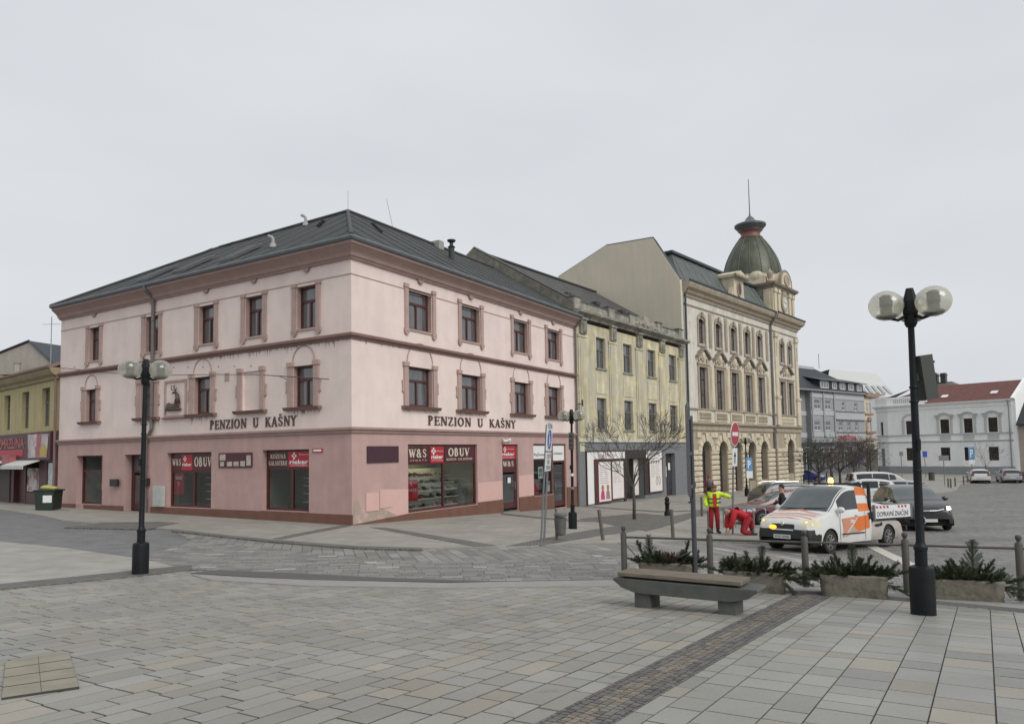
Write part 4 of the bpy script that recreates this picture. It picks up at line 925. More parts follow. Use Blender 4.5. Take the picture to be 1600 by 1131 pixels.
# roof and side walls
mb = MB(FY); A = [(.1,0,10.3),(YL,0,10.3),(YL,-8.1,15.55),(.1,-8.1,15.55),(YL,-16,10.3),(.1,-16,10.3)]
mb.poly([(.1,-.3,10.75),(YL,-.3,10.75),(YL,-8.0,15.5),(.1,-8.0,15.5)]); mb.poly([(.1,-8,15.5),(YL,-8,15.5),(YL,-16,10.5),(.1,-16,10.5)]); mb.build('roof', m_roof2, yh, recalc=False)
mb = MB(FY); mb.ext([(-.02,-3),(-16,-3),(-16,10.4),(-8.0,15.7),(-.02,10.9)], .02, .42, 'x'); mb.build('gable_wall', m_roughwall, yh)
mb = MB(FY); mb.tube([(.2,-16,10.48),(.2,-8.0,15.78),(.2,-.02,10.98)], .11, 4); mb.build('verge_coping', mat('coping_dark', (.09,.09,.085)), yh)
mb = MB(FY)
for u in (3.5, 7.5, 11.5): mb.cbox((u, -2.6, 12.25), (.6,.5,.25))
mb.tube([(.3,-8,15.6),(YL,-8,15.6)], .1, 6); mb.build('ridge_caps', mat('ridge_tile', (.05,.052,.05)), yh)
# shopfront of the yellow house: white frames with posters
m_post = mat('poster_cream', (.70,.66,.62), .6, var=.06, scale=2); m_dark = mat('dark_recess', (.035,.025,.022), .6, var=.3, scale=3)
s = MB(FY); s.box(1.05, 6.2, .035, .10, 1.05, 1.52); s.box(1.05, 1.9, .035, .10, -1.75, 1.05); so_ = s.build('shopfront_panel', m_white, yh)
s = MB(FY); s.box(.98, 1.05, .03, .13, -1.8, 1.6); s.box(1.05, 6.2, .03, .13, 1.52, 1.6); s.box(1.9, 6.2, .03, .15, .93, 1.05); s.box(1.9, 2.35, .03, .15, -1.78, .93); s.build('shopfront_frame', m_frame, yh)
s = MB(FY); s.box(9.5, 12.15, .035, .10, 1.05, 1.5); s.box(9.45, 12.2, .10, .14, .98, 1.05); s.build('shopfront_panel', m_white, yh)
for (a, b, c, d) in ((2.42,4.1,-1.68,.86),(4.25,5.9,-1.6,.86),(9.95,12.1,-1.45,.98)):
    s = MB(FY); s.box(a, b, .06, .12, c, d); o = s.build('poster_panel', m_post, yh)
    s = MB(FY); s.box(a-.08, a, .03, .15, c-.1, d); s.box(b, b+.08, .03, .15, c-.1, d); s.box(a, b, .03, .15, c-.1, c); s.build('frame', m_frame, o)
    s = MB(FY)
    rr = random.Random(int(a*10))
    for k in range(9):
        zz = d-.25-.14*k
        for (p0, p1) in ((.12,.38),(.48,.72)) if k % 3 else ((.12,.7),): s.box(a+(b-a)*p0, a+(b-a)*(p1+rr.uniform(-.05,.1)), .12, .124, zz, zz+.04)
    s.build('poster_text', mat('faint_print', (.40,.34,.32), .6, var=0), o)
for (u, c, m_) in ((2.95, .0, mat('child_pink', (.50,.05,.17), .6, var=.3, scale=9)), (3.65, .1, mat('child_brown', (.30,.20,.16), .6, var=.4, scale=9))):
    s = MB(FY); s.ext([(u-.28,-1.55),(u+.28,-1.55),(u+.2,-1.1),(u+.1,-.95),(u-.1,-.95),(u-.22,-1.1)], .12, .126, 'y'); s.build('poster_figure', m_, yh)
    s = MB(FY); s.ext([(u+.17*cos(i*pi/5), -.8+.19*sin(i*pi/5)) for i in range(10)], .12, .127, 'y'); s.build('poster_figure', mat('poster_skin', (.34,.17,.12), .6, var=.3, scale=12), yh)
s = MB(FY)
for i in range(2): s.tube([(11.15+.45*i+.14*cos(k*pi/5), .125, -.7+.3*sin(k*pi/5)) for k in range(11)], .02, 4)
for i in range(4): s.box(10.2+.42*i, 10.42+.42*i, .12, .126, .62, .8)
s.build('poster_text', mat('poster_grey_print', (.2,.17,.17), .6), yh)
t = MB(); text_mesh(t, 'Mimoni - dětský butik', txf(FY, 2.6, 1.2, .104), width=2.3, height=.2, depth=.002, shear=.3); t.build('lettering', mat('poster_pink_ink', (.55,.20,.25), .6), yh)
t = MB(); text_mesh(t, 'baby & toy shop', txf(FY, 9.9, 1.16, .104), width=1.9, height=.24, depth=.002, shear=.3, bold=.01); t.build('lettering', mat('poster_brown_ink', (.20,.15,.12), .6), yh)
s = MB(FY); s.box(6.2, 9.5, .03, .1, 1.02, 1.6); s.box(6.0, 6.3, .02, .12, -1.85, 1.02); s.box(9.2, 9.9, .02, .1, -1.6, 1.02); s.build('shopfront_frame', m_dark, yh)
s = MB(FY); s.box(6.25, 6.9, -.6, -.55, -1.6, .95); s.box(8.4, 9.1, -.4, -.35, -1.6, .95); s.build('poster_panel', m_post, yh)
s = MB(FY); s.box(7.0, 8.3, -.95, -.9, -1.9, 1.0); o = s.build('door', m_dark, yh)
s = MB(FY); s.box(7.25, 8.05, -.9, -.88, -1.4, .8); s.build('pane', m_pane, o)
s = MB(FY); s.box(5.5, 12.3, -.2, .45, -2.3, -1.88); s.build('step', mat('door_step', (.2,.19,.17)), yh)
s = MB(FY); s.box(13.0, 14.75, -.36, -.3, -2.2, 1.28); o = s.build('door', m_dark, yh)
s = MB(FY); s.box(13.2, 13.8, -.3, -.28, -.6, .6); s.box(14.0, 14.6, -.3, -.28, -1.5, .9); s.build('pane', m_pane, o)
s = MB(FY); s.box(13.25, 13.75, -.28, -.27, -.5, .3); s.box(14.1, 14.45, -.28, -.27, .0, .55); s.build('notice', m_white, o)
s = MB(FY); s.box(.35, .9, .03, .05, 1.55, 2.1); s.build('patch', m_yel2, yh)
s = MB(FY); s.box(13.9, 14.1, .03, .12, 1.85, 2.02); s.build('wall_lamp', m_white, yh)
s = MB(FY); s.tube([(.25,0,4.5),(.25,.35,4.5)], .03, 5); s.tube([(.25,.35,4.35),(.25,.35,4.75)], .05, 6); s.build('flag_bracket', shoe_m[0], yh)

# ================================================================== CREAM CORNER BANK WITH DOMED TOWER
m_cr = mat('cream_stone', (.58,.51,.38), .85, var=.12, scale=1.4, streak=.16, bump=.15, bscale=20)
m_cr2 = mat('pale_render', (.60,.565,.495), .85, var=.10, scale=1.2, streak=.16, dirt=((.36,.34,.30), .55, .75, .8))
m_tan = mat('tan_stone', (.36,.305,.23), .85, var=.14, scale=2, streak=.2)
m_tand = mat('dirty_cornice', (.25,.21,.165), .85, var=.2, scale=2.5, streak=.2)
m_tanwall = mat('tan_fire_wall', (.57,.52,.41), .9, var=.06, scale=.5, streak=.06)
m_cop = mat('green_copper', (.10,.115,.105), .55, metal=.1, var=.2, scale=1.2, streak=.25)
m_copd = mat('dome_copper', (.085,.09,.06), .45, metal=.2, var=.3, scale=.9, streak=.45)
m_ddk = mat('dark_metal_edge', (.035,.045,.055), .5, var=.1)
m_brw = mat('brown_window_frame', (.055,.028,.02), .5, var=.1)
gb = thing('domed_bank_building', (Y1[0], Y1[1], -2.4), 'ornate cream stone building with rusticated arches and green domed corner clock tower', 'building')
GLn, GB0, GZ = 26.7, 19.3, 15.3
cu = [3.35, 6.7, 9.95, 13.15, 16.25]
top = [(c-.62, c+.62, 10.5, 12.65) for c in cu]; mid = [(c-.78, c+.78, 4.93, 8.5) for c in cu]
tb = [(21.25,22.35,10.4,12.4),(23.6,24.7,10.4,12.4)]; mbm = [(20.85,22.3,4.9,8.4),(23.25,24.7,4.9,8.4)]
arch = [(c-.9, c+.9) for c in cu] + [(22.05, 24.0)]
def archpoly(a, b, z0, zs, n=10):
    c, r = (a+b)/2, (b-a)/2
    return [(a, z0), (b, z0), (b, zs)] + [(c+r*cos(pi*i/n), zs+r*1.0*sin(pi*i/n)) for i in range(1, n)] + [(a, zs)]
def wall_arch(mb, u0, u1, z0, z1, arches, n, dep):
    """wall with round headed openings (a,b,zbottom,zspring)"""
    x = u0
    for (a, b, zb, zs) in sorted(arches):
        mb.poly([(x,n,z0),(a,n,z0),(a,n,z1),(x,n,z1)]); c, r = (a+b)/2, (b-a)/2
        if zb > z0: mb.poly([(a,n,z0),(b,n,z0),(b,n,zb),(a,n,zb)]); mb.poly([(a,n,zb),(b,n,zb),(b,n-dep,zb),(a,n-dep,zb)])
        pts = [(c-r*cos(pi*i/12), zs+r*sin(pi*i/12)) for i in range(13)]
        for i in range(12):
            p, q = pts[i], pts[i+1]; mb.poly([(p[0],n,p[1]),(q[0],n,q[1]),(q[0],n,z1),(p[0],n,z1)]); mb.poly([(p[0],n,p[1]),(q[0],n,q[1]),(q[0],n-dep,q[1]),(p[0],n-dep,p[1])])
        for s in (a, b): mb.poly([(s,n,zb),(s,n,zs),(s,n-dep,zs),(s,n-dep,zb)])
        x = b
    mb.poly([(x,n,z0),(u1,n,z0),(u1,n,z1),(x,n,z1)])
mb = MB(FG); wall(mb, .02, GB0, 3.6, 14.35, top+mid, dep=.3); wall(mb, GB0, GLn, 3.6, 14.35, tb+mbm, n=.22, dep=.4)
mb.poly([(GB0,0,3.6),(GB0,.22,3.6),(GB0,.22,14),(GB0,0,14)])
mb.poly([(GLn,.22,-3),(GLn,-14,-3),(GLn,-14,14.5),(GLn,.22,14.5)]); mb.build('upper_wall', m_cr2, gb, recalc=False)
mb = MB(FG); wall_arch(mb, .02, GB0, -3, 3.2, [(a,b,-2.6 if i < 3 else -1.5,1.3) for i,(a,b) in enumerate(arch[:5])], 0, .55); wall_arch(mb, GB0, GLn, -3, 3.2, [(arch[5][0],arch[5][1],-1.15,1.4)], .22, .6)
mb.poly([(GB0,0,-3),(GB0,.22,-3),(GB0,.22,3.2),(GB0,0,3.2)]); mb.build('ground_floor_wall', m_tan, gb, recalc=False)
for i, (a, b) in enumerate(arch):       # windows and doors in the arches
    n0 = (.22 if i == 5 else 0)-.5; s = MB(FG); z0 = (-2.6 if i < 3 else -1.5 if i < 5 else -1.15); zs = 1.4 if i == 5 else 1.3
    s.ext(archpoly(a+.01, b-.01, z0, zs), n0-.06, n0-.02, 'y'); o = s.build('arched_window', m_pane, gb)
    s = MB(FG); s.box((a+b)/2-.05, (a+b)/2+.05, n0-.02, n0+.03, z0, zs+.8); s.box(a+.01, b-.01, n0-.02, n0+.03, zs-.06, zs+.06)
    s.box(a+.01, a+.1, n0-.02, n0+.03, z0, zs-.06); s.box(b-.1, b-.01, n0-.02, n0+.03, z0, zs-.06)
    if i < 3: s.box(a+.1, (a+b)/2-.05, n0-.02, n0+.02, z0, z0+.9); s.box((a+b)/2+.05, b-.1, n0-.02, n0+.02, z0, z0+.9)
    s.build('frame', m_brw, o)
# rusticated blocks
piers = [(0.05, arch[0][0])] + [(arch[i][1], arch[i+1][0]) for i in range(4)] + [(arch[4][1], GB0-.05), (GB0+.02, arch[5][0]), (arch[5][1], GLn)]
rh = .44
for pi_, (a, b) in enumerate(piers):
    s = MB(FG); n0 = .22 if pi_ >= 6 else 0
    mid_ = (a+b)/2; r = 0; z = -2.9
    while z < 1.15:
        w_ = (b-a); cut = [(a+.0, b-.0)] if w_ < 1.75 else [(a, a+(w_*(.42 if r % 2 else .58))), (a+w_*(.42 if r % 2 else .58), b)]
        for c0, c1 in cut: s.box(c0+.03, c1-.03, n0-.02, n0+.17, z+.03, z+rh-.03, .07)
        z += rh; r += 1
    s.build('rusticated_pier', m_cr, gb)
for i, (a, b) in enumerate(arch):
    s = MB(FG); n0 = .22 if i == 5 else 0; c, r, zs = (a+b)/2, (b-a)/2, (1.4 if i == 5 else 1.3); N_ = 7
    for k in range(N_):
        a0, a1 = pi*(k+.06)/N_, pi*(k+.94)/N_; r1 = r+.06; ro = r+(.95 if k == N_//2 else .62)
        pts = [(c-r1*cos(a0), zs+r1*sin(a0)), (c-ro*cos(a0)*(1.05), zs+ro*sin(a0)), (c-ro*cos(a1)*1.05, zs+ro*sin(a1)), (c-r1*cos(a1), zs+r1*sin(a1))]
        pts = [(x, min(z, 2.95)) for x, z in pts]; s.ext(pts, n0-.02, n0+(.26 if k == N_//2 else .17), 'y')
    s.build('voussoir_arch', m_cr, gb)
    s = MB(FG)                            # flat courses between the arches
    s.box(a-.72+.0, a-.1, n0-.02, n0+.14, 2.5, 2.95, .05); s.box(b+.1, b+.72, n0-.02, n0+.14, 2.5, 2.95, .05); s.build('spandrel_blocks', m_cr, gb)
def gpath(z, u0=.02, u1=GLn):
    if u0 < GB0 < u1: return [FG @ Vector(p) for p in ((u0,0,z),(GB0-.0,0,z),(GB0+.002,.22,z),(u1,.22,z),(u1,-14,z))]
    return [FG @ Vector(p) for p in ((u0,0,z),(u1,0,z))]
def gsweep(prof, z, name, m_, extra=.0):
    s = MB(); s.sweep(prof, [FG @ Vector(p) for p in ((.0,0,z),(GB0+.05,0,z))]); s.build(name, m_, gb)
    s = MB(); s.sweep(prof, [FG @ Vector(p) for p in ((GB0,.22,z),(GLn,.22,z),(GLn,-14,z))]); s.build(name, m_, gb)
gsweep([(-.05,0),(.1,0),(.1,.12),(.05,.14),(.05,.38),(.14,.42),(.26,.52),(.28,.66),(-.05,.7)], 3.15, 'string_course', m_tan)
gsweep([(-.05,0),(.08,0),(.12,.08),(.12,.16),(-.05,.16)], 4.82, 'sill_band', m_tan)
gsweep([(-.05,0),(.06,0),(.1,.1),(-.05,.12)], 13.45, 'architrave', m_tan)
gsweep([(-.05,0),(.10,0),(.14,.2),(.3,.32),(.36,.5),(.62,.68),(.72,.95),(.72,1.1),(-.05,1.15)], 14.15, 'cornice', m_tan)
gsweep([(.66,1.1),(.78,1.12),(.8,1.26),(.66,1.3)], 14.15, 'gutter', m_ddk)
def gwin(u0, u1, z0, z1, n, arched, tall):
    w_ = window(FG, gb, u0, u1, z0, z1, n=n-.2, fw=.08, mull=1, trans=.72 if tall else .7, fm=m_brw, pm=m_pane2, rows=[.36] if tall else None)
    s = MB(FG)
    if tall:
        s.box(u0-.24, u0, n, n+.09, z0, z1+.2); s.box(u1, u1+.24, n, n+.09, z0, z1+.2); s.box(u0, u1, n, n+.09, z1+.003, z1+.2); s.box(u0-.34, u1+.34, n, n+.16, z1+.2, z1+.36)
    else:
        s.box(u0-.2, u0, n, n+.08, z0-.1, z1-.1); s.box(u1, u1+.2, n, n+.08, z0-.1, z1-.1); s.box(u0-.22, u1+.22, n-.1, n+.12, z0-.25, z0-.1)
        c = (u0+u1)/2; R_ = (u1-u0)/2+.2
        s.ext([(c-R_, z1-.12)] + [(c-R_*cos(pi*i/10), z1-.12+.62*sin(pi*i/10)) for i in range(1,10)] + [(c+R_, z1-.12), (u1, z1-.12)] + [(c+(u1-u0)/2*cos(pi*i/8), z1-.12+.3*sin(pi*i/8)) for i in range(1,8)] + [(u0, z1-.12)], n, n+.1, 'y')
        s.box(c-.16, c+.16, n+.09, n+.2, z1+.15, z1+.55)
    s.build('window_surround', m_tan, w_)
    if not tall:   # rounded head filling the corners of the opening
        s = MB(FG); c, r = (u0+u1)/2, (u1-u0)/2
        for sg in (-1, 1): s.ext([(c+sg*r, z1-.38), (c+sg*r, z1+.0)] + [(c+sg*r*sin(pi/2*i/6), z1-.38+.38*cos(pi/2*i/6)) for i in range(0,6)], n-.1, n+.004, 'y')
        s.build('arched_head', m_tan, w_)
for h in top: gwin(*h, 0, True, False)
for h in mid: gwin(*h, 0, False, True)
for h in tb: gwin(*h, .22, True, False)
for h in mbm: gwin(*h, .22, False, True)
def crest(c, hw, n, z):   # swept cornice with carved cartouche over a first floor window
    s = MB(FG); pts = []
    for i in range(25):
        t = -1+2*i/24; x = c+hw*t; zz = z + .62*max(0, cos(t*pi*.62))**1.3 - .12*cos(t*pi*2.0)*(abs(t) > .5); pts.append((x, n+.12, zz))
    for i in range(len(pts)-1):
        a, b = pts[i], pts[i+1]; s.ext([(a[0],a[2]-.12),(b[0],b[2]-.12),(b[0],b[2]+.1),(a[0],a[2]+.1)], n, n+.3, 'y')
    s.build('swept_pediment', m_tand, gb)
    s = MB(FG); rr = random.Random(int(c*7)); s.sphere((c, n+.1, z+.02), 1, 10, 8, (.28,.16,.38))
    for k in range(9):
        a = k*2*pi/9; s.sphere((c+.42*cos(a), n+.06, z-.08+.3*sin(a)), 1, 7, 5, (rr.uniform(.1,.18), .1, rr.uniform(.08,.15)))
    for sg in (-1,1): s.tube([(c+sg*.3,n+.08,z-.25),(c+sg*.7,n+.08,z-.1),(c+sg*.85,n+.08,z-.35),(c+sg*.72,n+.08,z-.5)], .07, 6)
    s.build('cartouche', m_cr, gb, smooth=True)
for c in cu: crest(c, 1.35, 0, 9.45)
crest(22.8, 1.75, .22, 9.5)
for i, c in enumerate([1.5] + [(cu[k]+cu[k+1])/2 for k in range(4)] + [18.2]):
    s = MB(FG); s.box(c-.3, c+.3, 0, .06, 10.3, 13.3); s.box(c-.2, c+.2, .06, .1, 10.5, 13.1)
    if i: s.build('upper_pilaster', m_tan, gb)
    if i: s = MB(FG); s.box(c-.36, c+.36, 0, .1, 4.98, 8.9); s.box(c-.28, c+.28, .1, .16, 5.1, 8.7); s.build('lower_pilaster', m_cr, gb)
for c in cu:
    s = MB(FG); s.box(c-1.3, c+1.3, 0, .08, 3.95, 4.8); s.build('balustrade_panel', m_cr, gb)
    s = MB(FG)
    for k in range(11): s.lathe((c-1.0+.2*k, .1, 4.08), [(.05,0),(.09,.12),(.05,.3),(.08,.45),(.05,.58)], 6)
    s.build('balusters', m_tan, gb)
for u in (20.0, 26.0):
    s = MB(FG); s.box(u-.5, u+.5, .22, .42, 3.9, 6.6); s.box(u-.56, u+.56, .22, .5, 6.6, 6.85); s.box(u-.4, u+.4, .22, .36, 6.85, 12.9); s.box(u-.5, u+.5, .22, .46, 12.9, 13.35)
    for k in range(5): s.box(u-.12, u+.12, .36, .42, 11.0+.3*k, 11.2+.3*k)
    s.build('giant_pilaster', m_cr, gb)
s = MB(FG); s.box(21.0, 24.6, .22, .3, 4.0, 4.75)
for k in range(11): s.lathe((21.3+.3*k, .32, 4.08), [(.05,0),(.09,.12),(.05,.3),(.08,.45),(.05,.58)], 6)
s.build('balustrade_panel', m_cr, gb)
s = MB(FG); s.tube([(19.05,.75,15.2),(19.05,.6,14.7),(19.1,.14,14.0),(19.1,.12,-2.5)], .09, 8); s.build('downpipe', m_pipe, gb)
s = MB(FG); s.tube([(.35,.5,15.0),(.15,.2,14.4),(.15,.16,3.4)], .09, 8); s.build('downpipe', m_ddk, gb)
# fire wall facing the yellow house
s = MB(FG); s.ext([(.05,-3),(-12.3,-3),(-12.3,17.7),(-7.0,19.6),(-2.4,19.35),(-2.2,19.0),(0.0,15.4),(0.05,14.2)], -.35, .015, 'x'); s.build('fire_wall', m_tanwall, gb)
s = MB(FG); s.tube([(-.17,-12.3,17.75),(-.17,-7.0,19.65),(-.17,-2.4,19.4),(-.17,-2.15,19.0),(-.17,.0,15.45)], .1, 4); s.build('wall_coping', m_ddk, gb)
# mansard
s = MB(FG); Ma = [(0.02,.1,15.4),(19.9,.1,15.4)]; 
s.poly([(.02,-.1,15.42),(20.4,-.1,15.42),(20.4,-1.7,18.3),(1.6,-1.7,18.3)]); s.poly([(.02,-.1,15.42),(1.6,-1.7,18.3),(1.6,-10,18.3),(.02,-12,15.42)]); s.poly([(1.6,-1.7,18.3),(20.4,-1.7,18.3),(20.4,-10,18.6),(1.6,-10,18.6)]); s.poly([(20.4,-6,15.4),(26.5,-6,15.4),(25.5,-7.5,18),(20.4,-7.5,18)])
s.poly([(20.4,-7.5,18),(25.5,-7.5,18),(25.5,-12,18),(20.4,-12,18)])
s.build('mansard_roof', m_cop, gb, recalc=False)
s = MB(FG)
for k in range(13): u = 1.9+1.45*k; s.tube([(u-.9 if k == 0 else u,-.12,15.5),(u,-1.7,18.34)], .035, 4)
s.build('roof_seams', mat('seam_copper', (.13,.165,.15), .5), gb)
s = MB(FG); s.box(1.35, 20.4, -1.9, -1.45, 18.28, 18.5); s.box(1.35, 1.7, -10.2, -1.9, 18.28, 18.5); s.build('roof_curb', m_ddk, gb)
# dormer with oval window
s = MB(FG); s.box(10.3, 12.6, -1.6, .1, 15.42, 17.5); s.ext([(9.9,15.42),(10.3,15.42),(10.3,16.6),(10.15,16.2)], -.4, .05, 'y'); s.ext([(13.0,15.42),(12.6,15.42),(12.6,16.6),(12.75,16.2)], -.4, .05, 'y')
s.ext([(10.1,17.5),(12.8,17.5),(12.85,17.75),(12.1,18.1),(11.45,18.25),(10.8,18.1),(10.05,17.75)], -1.6, .35, 'y'); o = s.build('dormer', m_cr, gb)
s = MB(FG); s.ext([(11.45+.5*cos(k*pi/10), 16.5+.72*sin(k*pi/10)) for k in range(20)], .1, .2, 'y'); s.build('oval_frame', m_tan, o)
s = MB(FG); s.ext([(11.45+.34*cos(k*pi/10), 16.5+.55*sin(k*pi/10)) for k in range(20)], .2, .215, 'y'); s.build('pane', m_frame, o)
s = MB(FG); s.ext([(9.9,17.5),(13.0,17.5),(13.05,17.72),(9.85,17.72)], .35, .55, 'y'); s.build('dormer_cornice', m_tand, o)
# tower
TU0, TU1, TN = 20.2, 26.4, .1
tw = MB(FG); tw.box(TU0, TU1, -6.2, TN, 15.3, 18.2); tower = tw.build('tower', m_cr, gb)
m_lead = mat('grey_green_wall', (.24,.25,.215), .8, var=.15, streak=.25)
s = MB(FG); s.box(TU0-.02, TU0, -5.9, -.5, 15.4, 18.1); s.build('tower_side_panel', m_lead, tower)
for u in (TU0+.45, TU0+1.5, TU1-1.5, TU1-.45):
    s = MB(FG); s.box(u-.3, u+.3, TN, TN+.16, 15.4, 17.7); s.box(u-.38, u+.38, TN, TN+.24, 17.7, 18.1); s.build('tower_pilaster', m_cr, tower)
for t_ in (.5, 5.7): s = MB(FG); s.box(TU0-.16, TU0-.02, -t_-.3, -t_+.3, 15.4, 18.0); s.build('tower_pilaster', m_cr, tower)
tc_ = [FG @ Vector(p) for p in ((TU0,-6.2,18.15),(TU0,TN,18.15),(TU1,TN,18.15),(TU1,-6.2,18.15),(TU0,-6.2,18.15))]
s = MB(); s.sweep([(-.05,0),(.12,0),(.2,.15),(.42,.3),(.5,.5),(-.05,.56)], tc_); s.build('tower_cornice', m_tand, tower)
s = MB(FG); c = (TU0+TU1)/2; s.ext([(c-1.7,18.6)] + [(c-1.5*cos(pi*k/12), 18.9+1.35*sin(pi*k/12)) for k in range(13)] + [(c+1.7,18.6)], -.6, TN+.4, 'y'); s.build('curved_gable', m_cr, tower)
s = MB(FG); s.tube([(c-1.6,TN+.3,18.75)]+[(c-1.55*cos(pi*k/12), TN+.3, 18.9+1.4*sin(pi*k/12)) for k in range(13)]+[(c+1.6,TN+.3,18.75)], .16, 6); s.build('gable_moulding', m_tand, tower)
s = MB(FG); s.ext([(c-.8*cos(2*pi*k/14), 19.3+.6*sin(2*pi*k/14)) for k in range(14)], TN+.4, TN+.5, 'y'); s.build('gable_shell', m_tan, tower)
for u in (TU0+.3, TU1-.3): s = MB(FG); s.lathe((u, TN-.3, 18.7), [(.34,0),(.4,.2),(.2,.4),(.3,.75),(.34,1.05),(.12,1.35),(.04,1.5)], 10); s.build('urn', m_tan, tower)
s = MB(FG); s.box(TU0-.1, TU0+.5, -2.6, -.6, 18.7, 19.5); s.sphere((TU0+.1,-1.6,19.6), 1, 10, 8, (.35,.8,.55)); s.build('carved_crest', m_cr, tower)
s = MB(FG); s.ext([(c-.85*cos(2*pi*k/20), 16.95+1.02*sin(2*pi*k/20)) for k in range(20)], TN, TN+.16, 'y'); s.ext([(c-.6,17.7),(c+.6,17.7),(c+.45,18.15),(c-.45,18.15)], TN, TN+.2, 'y'); s.build('clock_surround', m_tan, tower)
s = MB(FG); s.ext([(c-.62*cos(2*pi*k/24), 16.9+.62*sin(2*pi*k/24)) for k in range(24)], TN+.16, TN+.19, 'y'); ck = s.build('clock_face', mat('clock_white', (.6,.6,.56), .5), tower)
s = MB(FG)
for k in range(12): a = k*pi/6; s.box(c+.5*sin(a)-.025, c+.5*sin(a)+.025, TN+.19, TN+.197, 16.9+.5*cos(a)-.05, 16.9+.5*cos(a)+.05)
s.tube([(c,TN+.2,16.9),(c+.3,TN+.2,16.85)], .035, 4); s.tube([(c,TN+.2,16.9),(c-.42,TN+.2,17.0)], .03, 4); s.build('clock_hands', shoe_m[0], tower)
dc = FG @ Vector((23.2, -3.15, 0))
s = MB(); s.lathe((dc.x,dc.y,18.7), [(3.15,0),(3.2,.9),(3.05,1.1),(3.1,1.3)], 24); s.build('dome_drum', m_cr, tower)
dprof = [(3.1,0),(3.05,.6),(2.95,1.2),(2.72,2.0),(2.4,2.7),(1.95,3.5),(1.55,4.1),(1.22,4.5)]
s = MB(); s.lathe((dc.x,dc.y,20.0), dprof, 32); dome = s.build('dome', m_copd, tower, smooth=True, auto=50)
s = MB()
for k in range(16):
    a = 2*pi*k/16; s.tube([(dc.x+(r+.01)*cos(a), dc.y+(r+.01)*sin(a), 20.0+z) for r, z in dprof], .045, 5)
s.build('dome_ribs', mat('rib_copper', (.05,.065,.045), .5), dome)
s = MB(); s.lathe((dc.x,dc.y,24.45), [(1.22,0),(1.28,.12),(1.05,.35),(1.0,.6),(1.15,.85),(1.3,.95)], 24); s.build('lantern_neck', mat('red_copper', (.17,.075,.065), .5, var=.25), dome, smooth=True)
s = MB(); s.lathe((dc.x,dc.y,25.35), [(1.2,0),(1.45,.3),(1.68,.55),(1.68,.72),(1.4,.85),(.85,1.05),(.6,1.2),(.4,1.5),(.12,1.75),(.06,2.1),(.035,5.9)], 24); s.build('lantern_cap', mat('grey_copper', (.10,.115,.115), .45, var=.2), dome, smooth=True, auto=40)
# ================================================================== LEFT: YELLOW SHOP HOUSE
OLs = C3 + dL*LL
AZS = radians(-50); FS = frame((OLs.x, OLs.y, 0), AZS, True)
m_by = mat('butter_yellow_plaster', (.44,.38,.20), .85, var=.1, scale=1.2, streak=.15)
m_maroon = mat('maroon_fascia', (.07,.022,.028), .5, var=.12); m_brd = mat('dark_brown_shutter', (.055,.04,.033), .6, var=.1)
ls = thing('yellow_shop_house', (OLs.x, OLs.y, -1.0), 'low yellow house at the left edge with maroon shop fascia and white awnings', 'building')
wn = [(1.51,2.8),(4.97,6.23),(8.41,9.61),(12.0,13.2),(15.4,16.6)]
s = MB(FS); wall(s, .05, 20, 3.2, 6.0, [(a,b,3.5,5.68) for a,b in wn], dep=.3); s.poly([(20,0,-2),(20,-9,-2),(20,-9,6.3),(20,0,6.3)]); s.build('wall', m_by, ls, recalc=False)
for a, b in wn: window(FS, ls, a, b, 3.5, 5.68, n=-.2, mull=1, trans=.62, fm=m_grframe)
s = MB(); s.sweep([(-.05,0),(.12,.05),(.15,.2),(.35,.3),(.45,.45),(.5,.62),(-.05,.66)], [FS @ Vector((20,0,6.0)), FS @ Vector((.05,0,6.0))]); s.build('cornice', mat('cornice_ochre', (.33,.27,.16), .8, var=.15, streak=.15), ls)
s = MB(); s.sweep([(.48,.6),(.6,.62),(.6,.74),(.45,.76)], [FS @ Vector((20,0,6.0)), FS @ Vector((.05,0,6.0))]); s.build('gutter', m_trimd, ls)
s = MB(FS); s.poly([(.05,.4,6.62),(20,.4,6.62),(20,-3.8,8.4),(.05,-3.8,8.4)]); s.poly([(.05,-3.8,8.4),(20,-3.8,8.4),(20,-8,6.6),(.05,-8,6.6)]); s.build('roof', mat('red_tile_roof', (.17,.075,.06), .8, var=.25, scale=3), ls, recalc=False)
s = MB(FS); s.box(2.5, 3.4, -3.4, -2.4, 7.2, 8.5); s.build('chimney', m_inner, ls)
s = MB(FS); s.box(.75, 20, 0, .18, 1.62, 3.2); s.build('fascia', m_maroon, ls)
s = MB(FS); s.box(4.6, 9.6, .18, .19, 2.62, 2.66); s.build('fascia_line', m_red, ls)
s = MB(FS); s.box(5.2, 9.8, .18, .20, 1.85, 2.25); s.build('fascia_stripe', m_red, ls)
t = MB(); text_mesh(t, 'ZMRZLINA', txf(FS, 9.9, 2.35, .19, True), width=4.9, height=.62, depth=.01, bold=.01); t.build('lettering', mat('red_letters', (.42,.12,.11), .5, var=.1), ls)
s = MB(FS); s.poly([(4.3,.19,1.75),(1.2,.19,1.75),(1.0,.19,3.05),(4.4,.19,3.1)]); o = s.build('picture_panel', mat('ice_cream_print', (.45,.40,.38), .5, var=.5, scale=.9, dirt=((.35,.10,.14), .5, .6, 1.1)), ls, recalc=False)
s = MB(FS); s.ext([(2.3,1.8),(1.3,1.8),(1.2,2.3),(1.7,2.5),(2.3,2.3)], .19, .2, 'y'); s.build('picture_detail', mat('mustard_print', (.45,.33,.06), .5, var=.2), o)
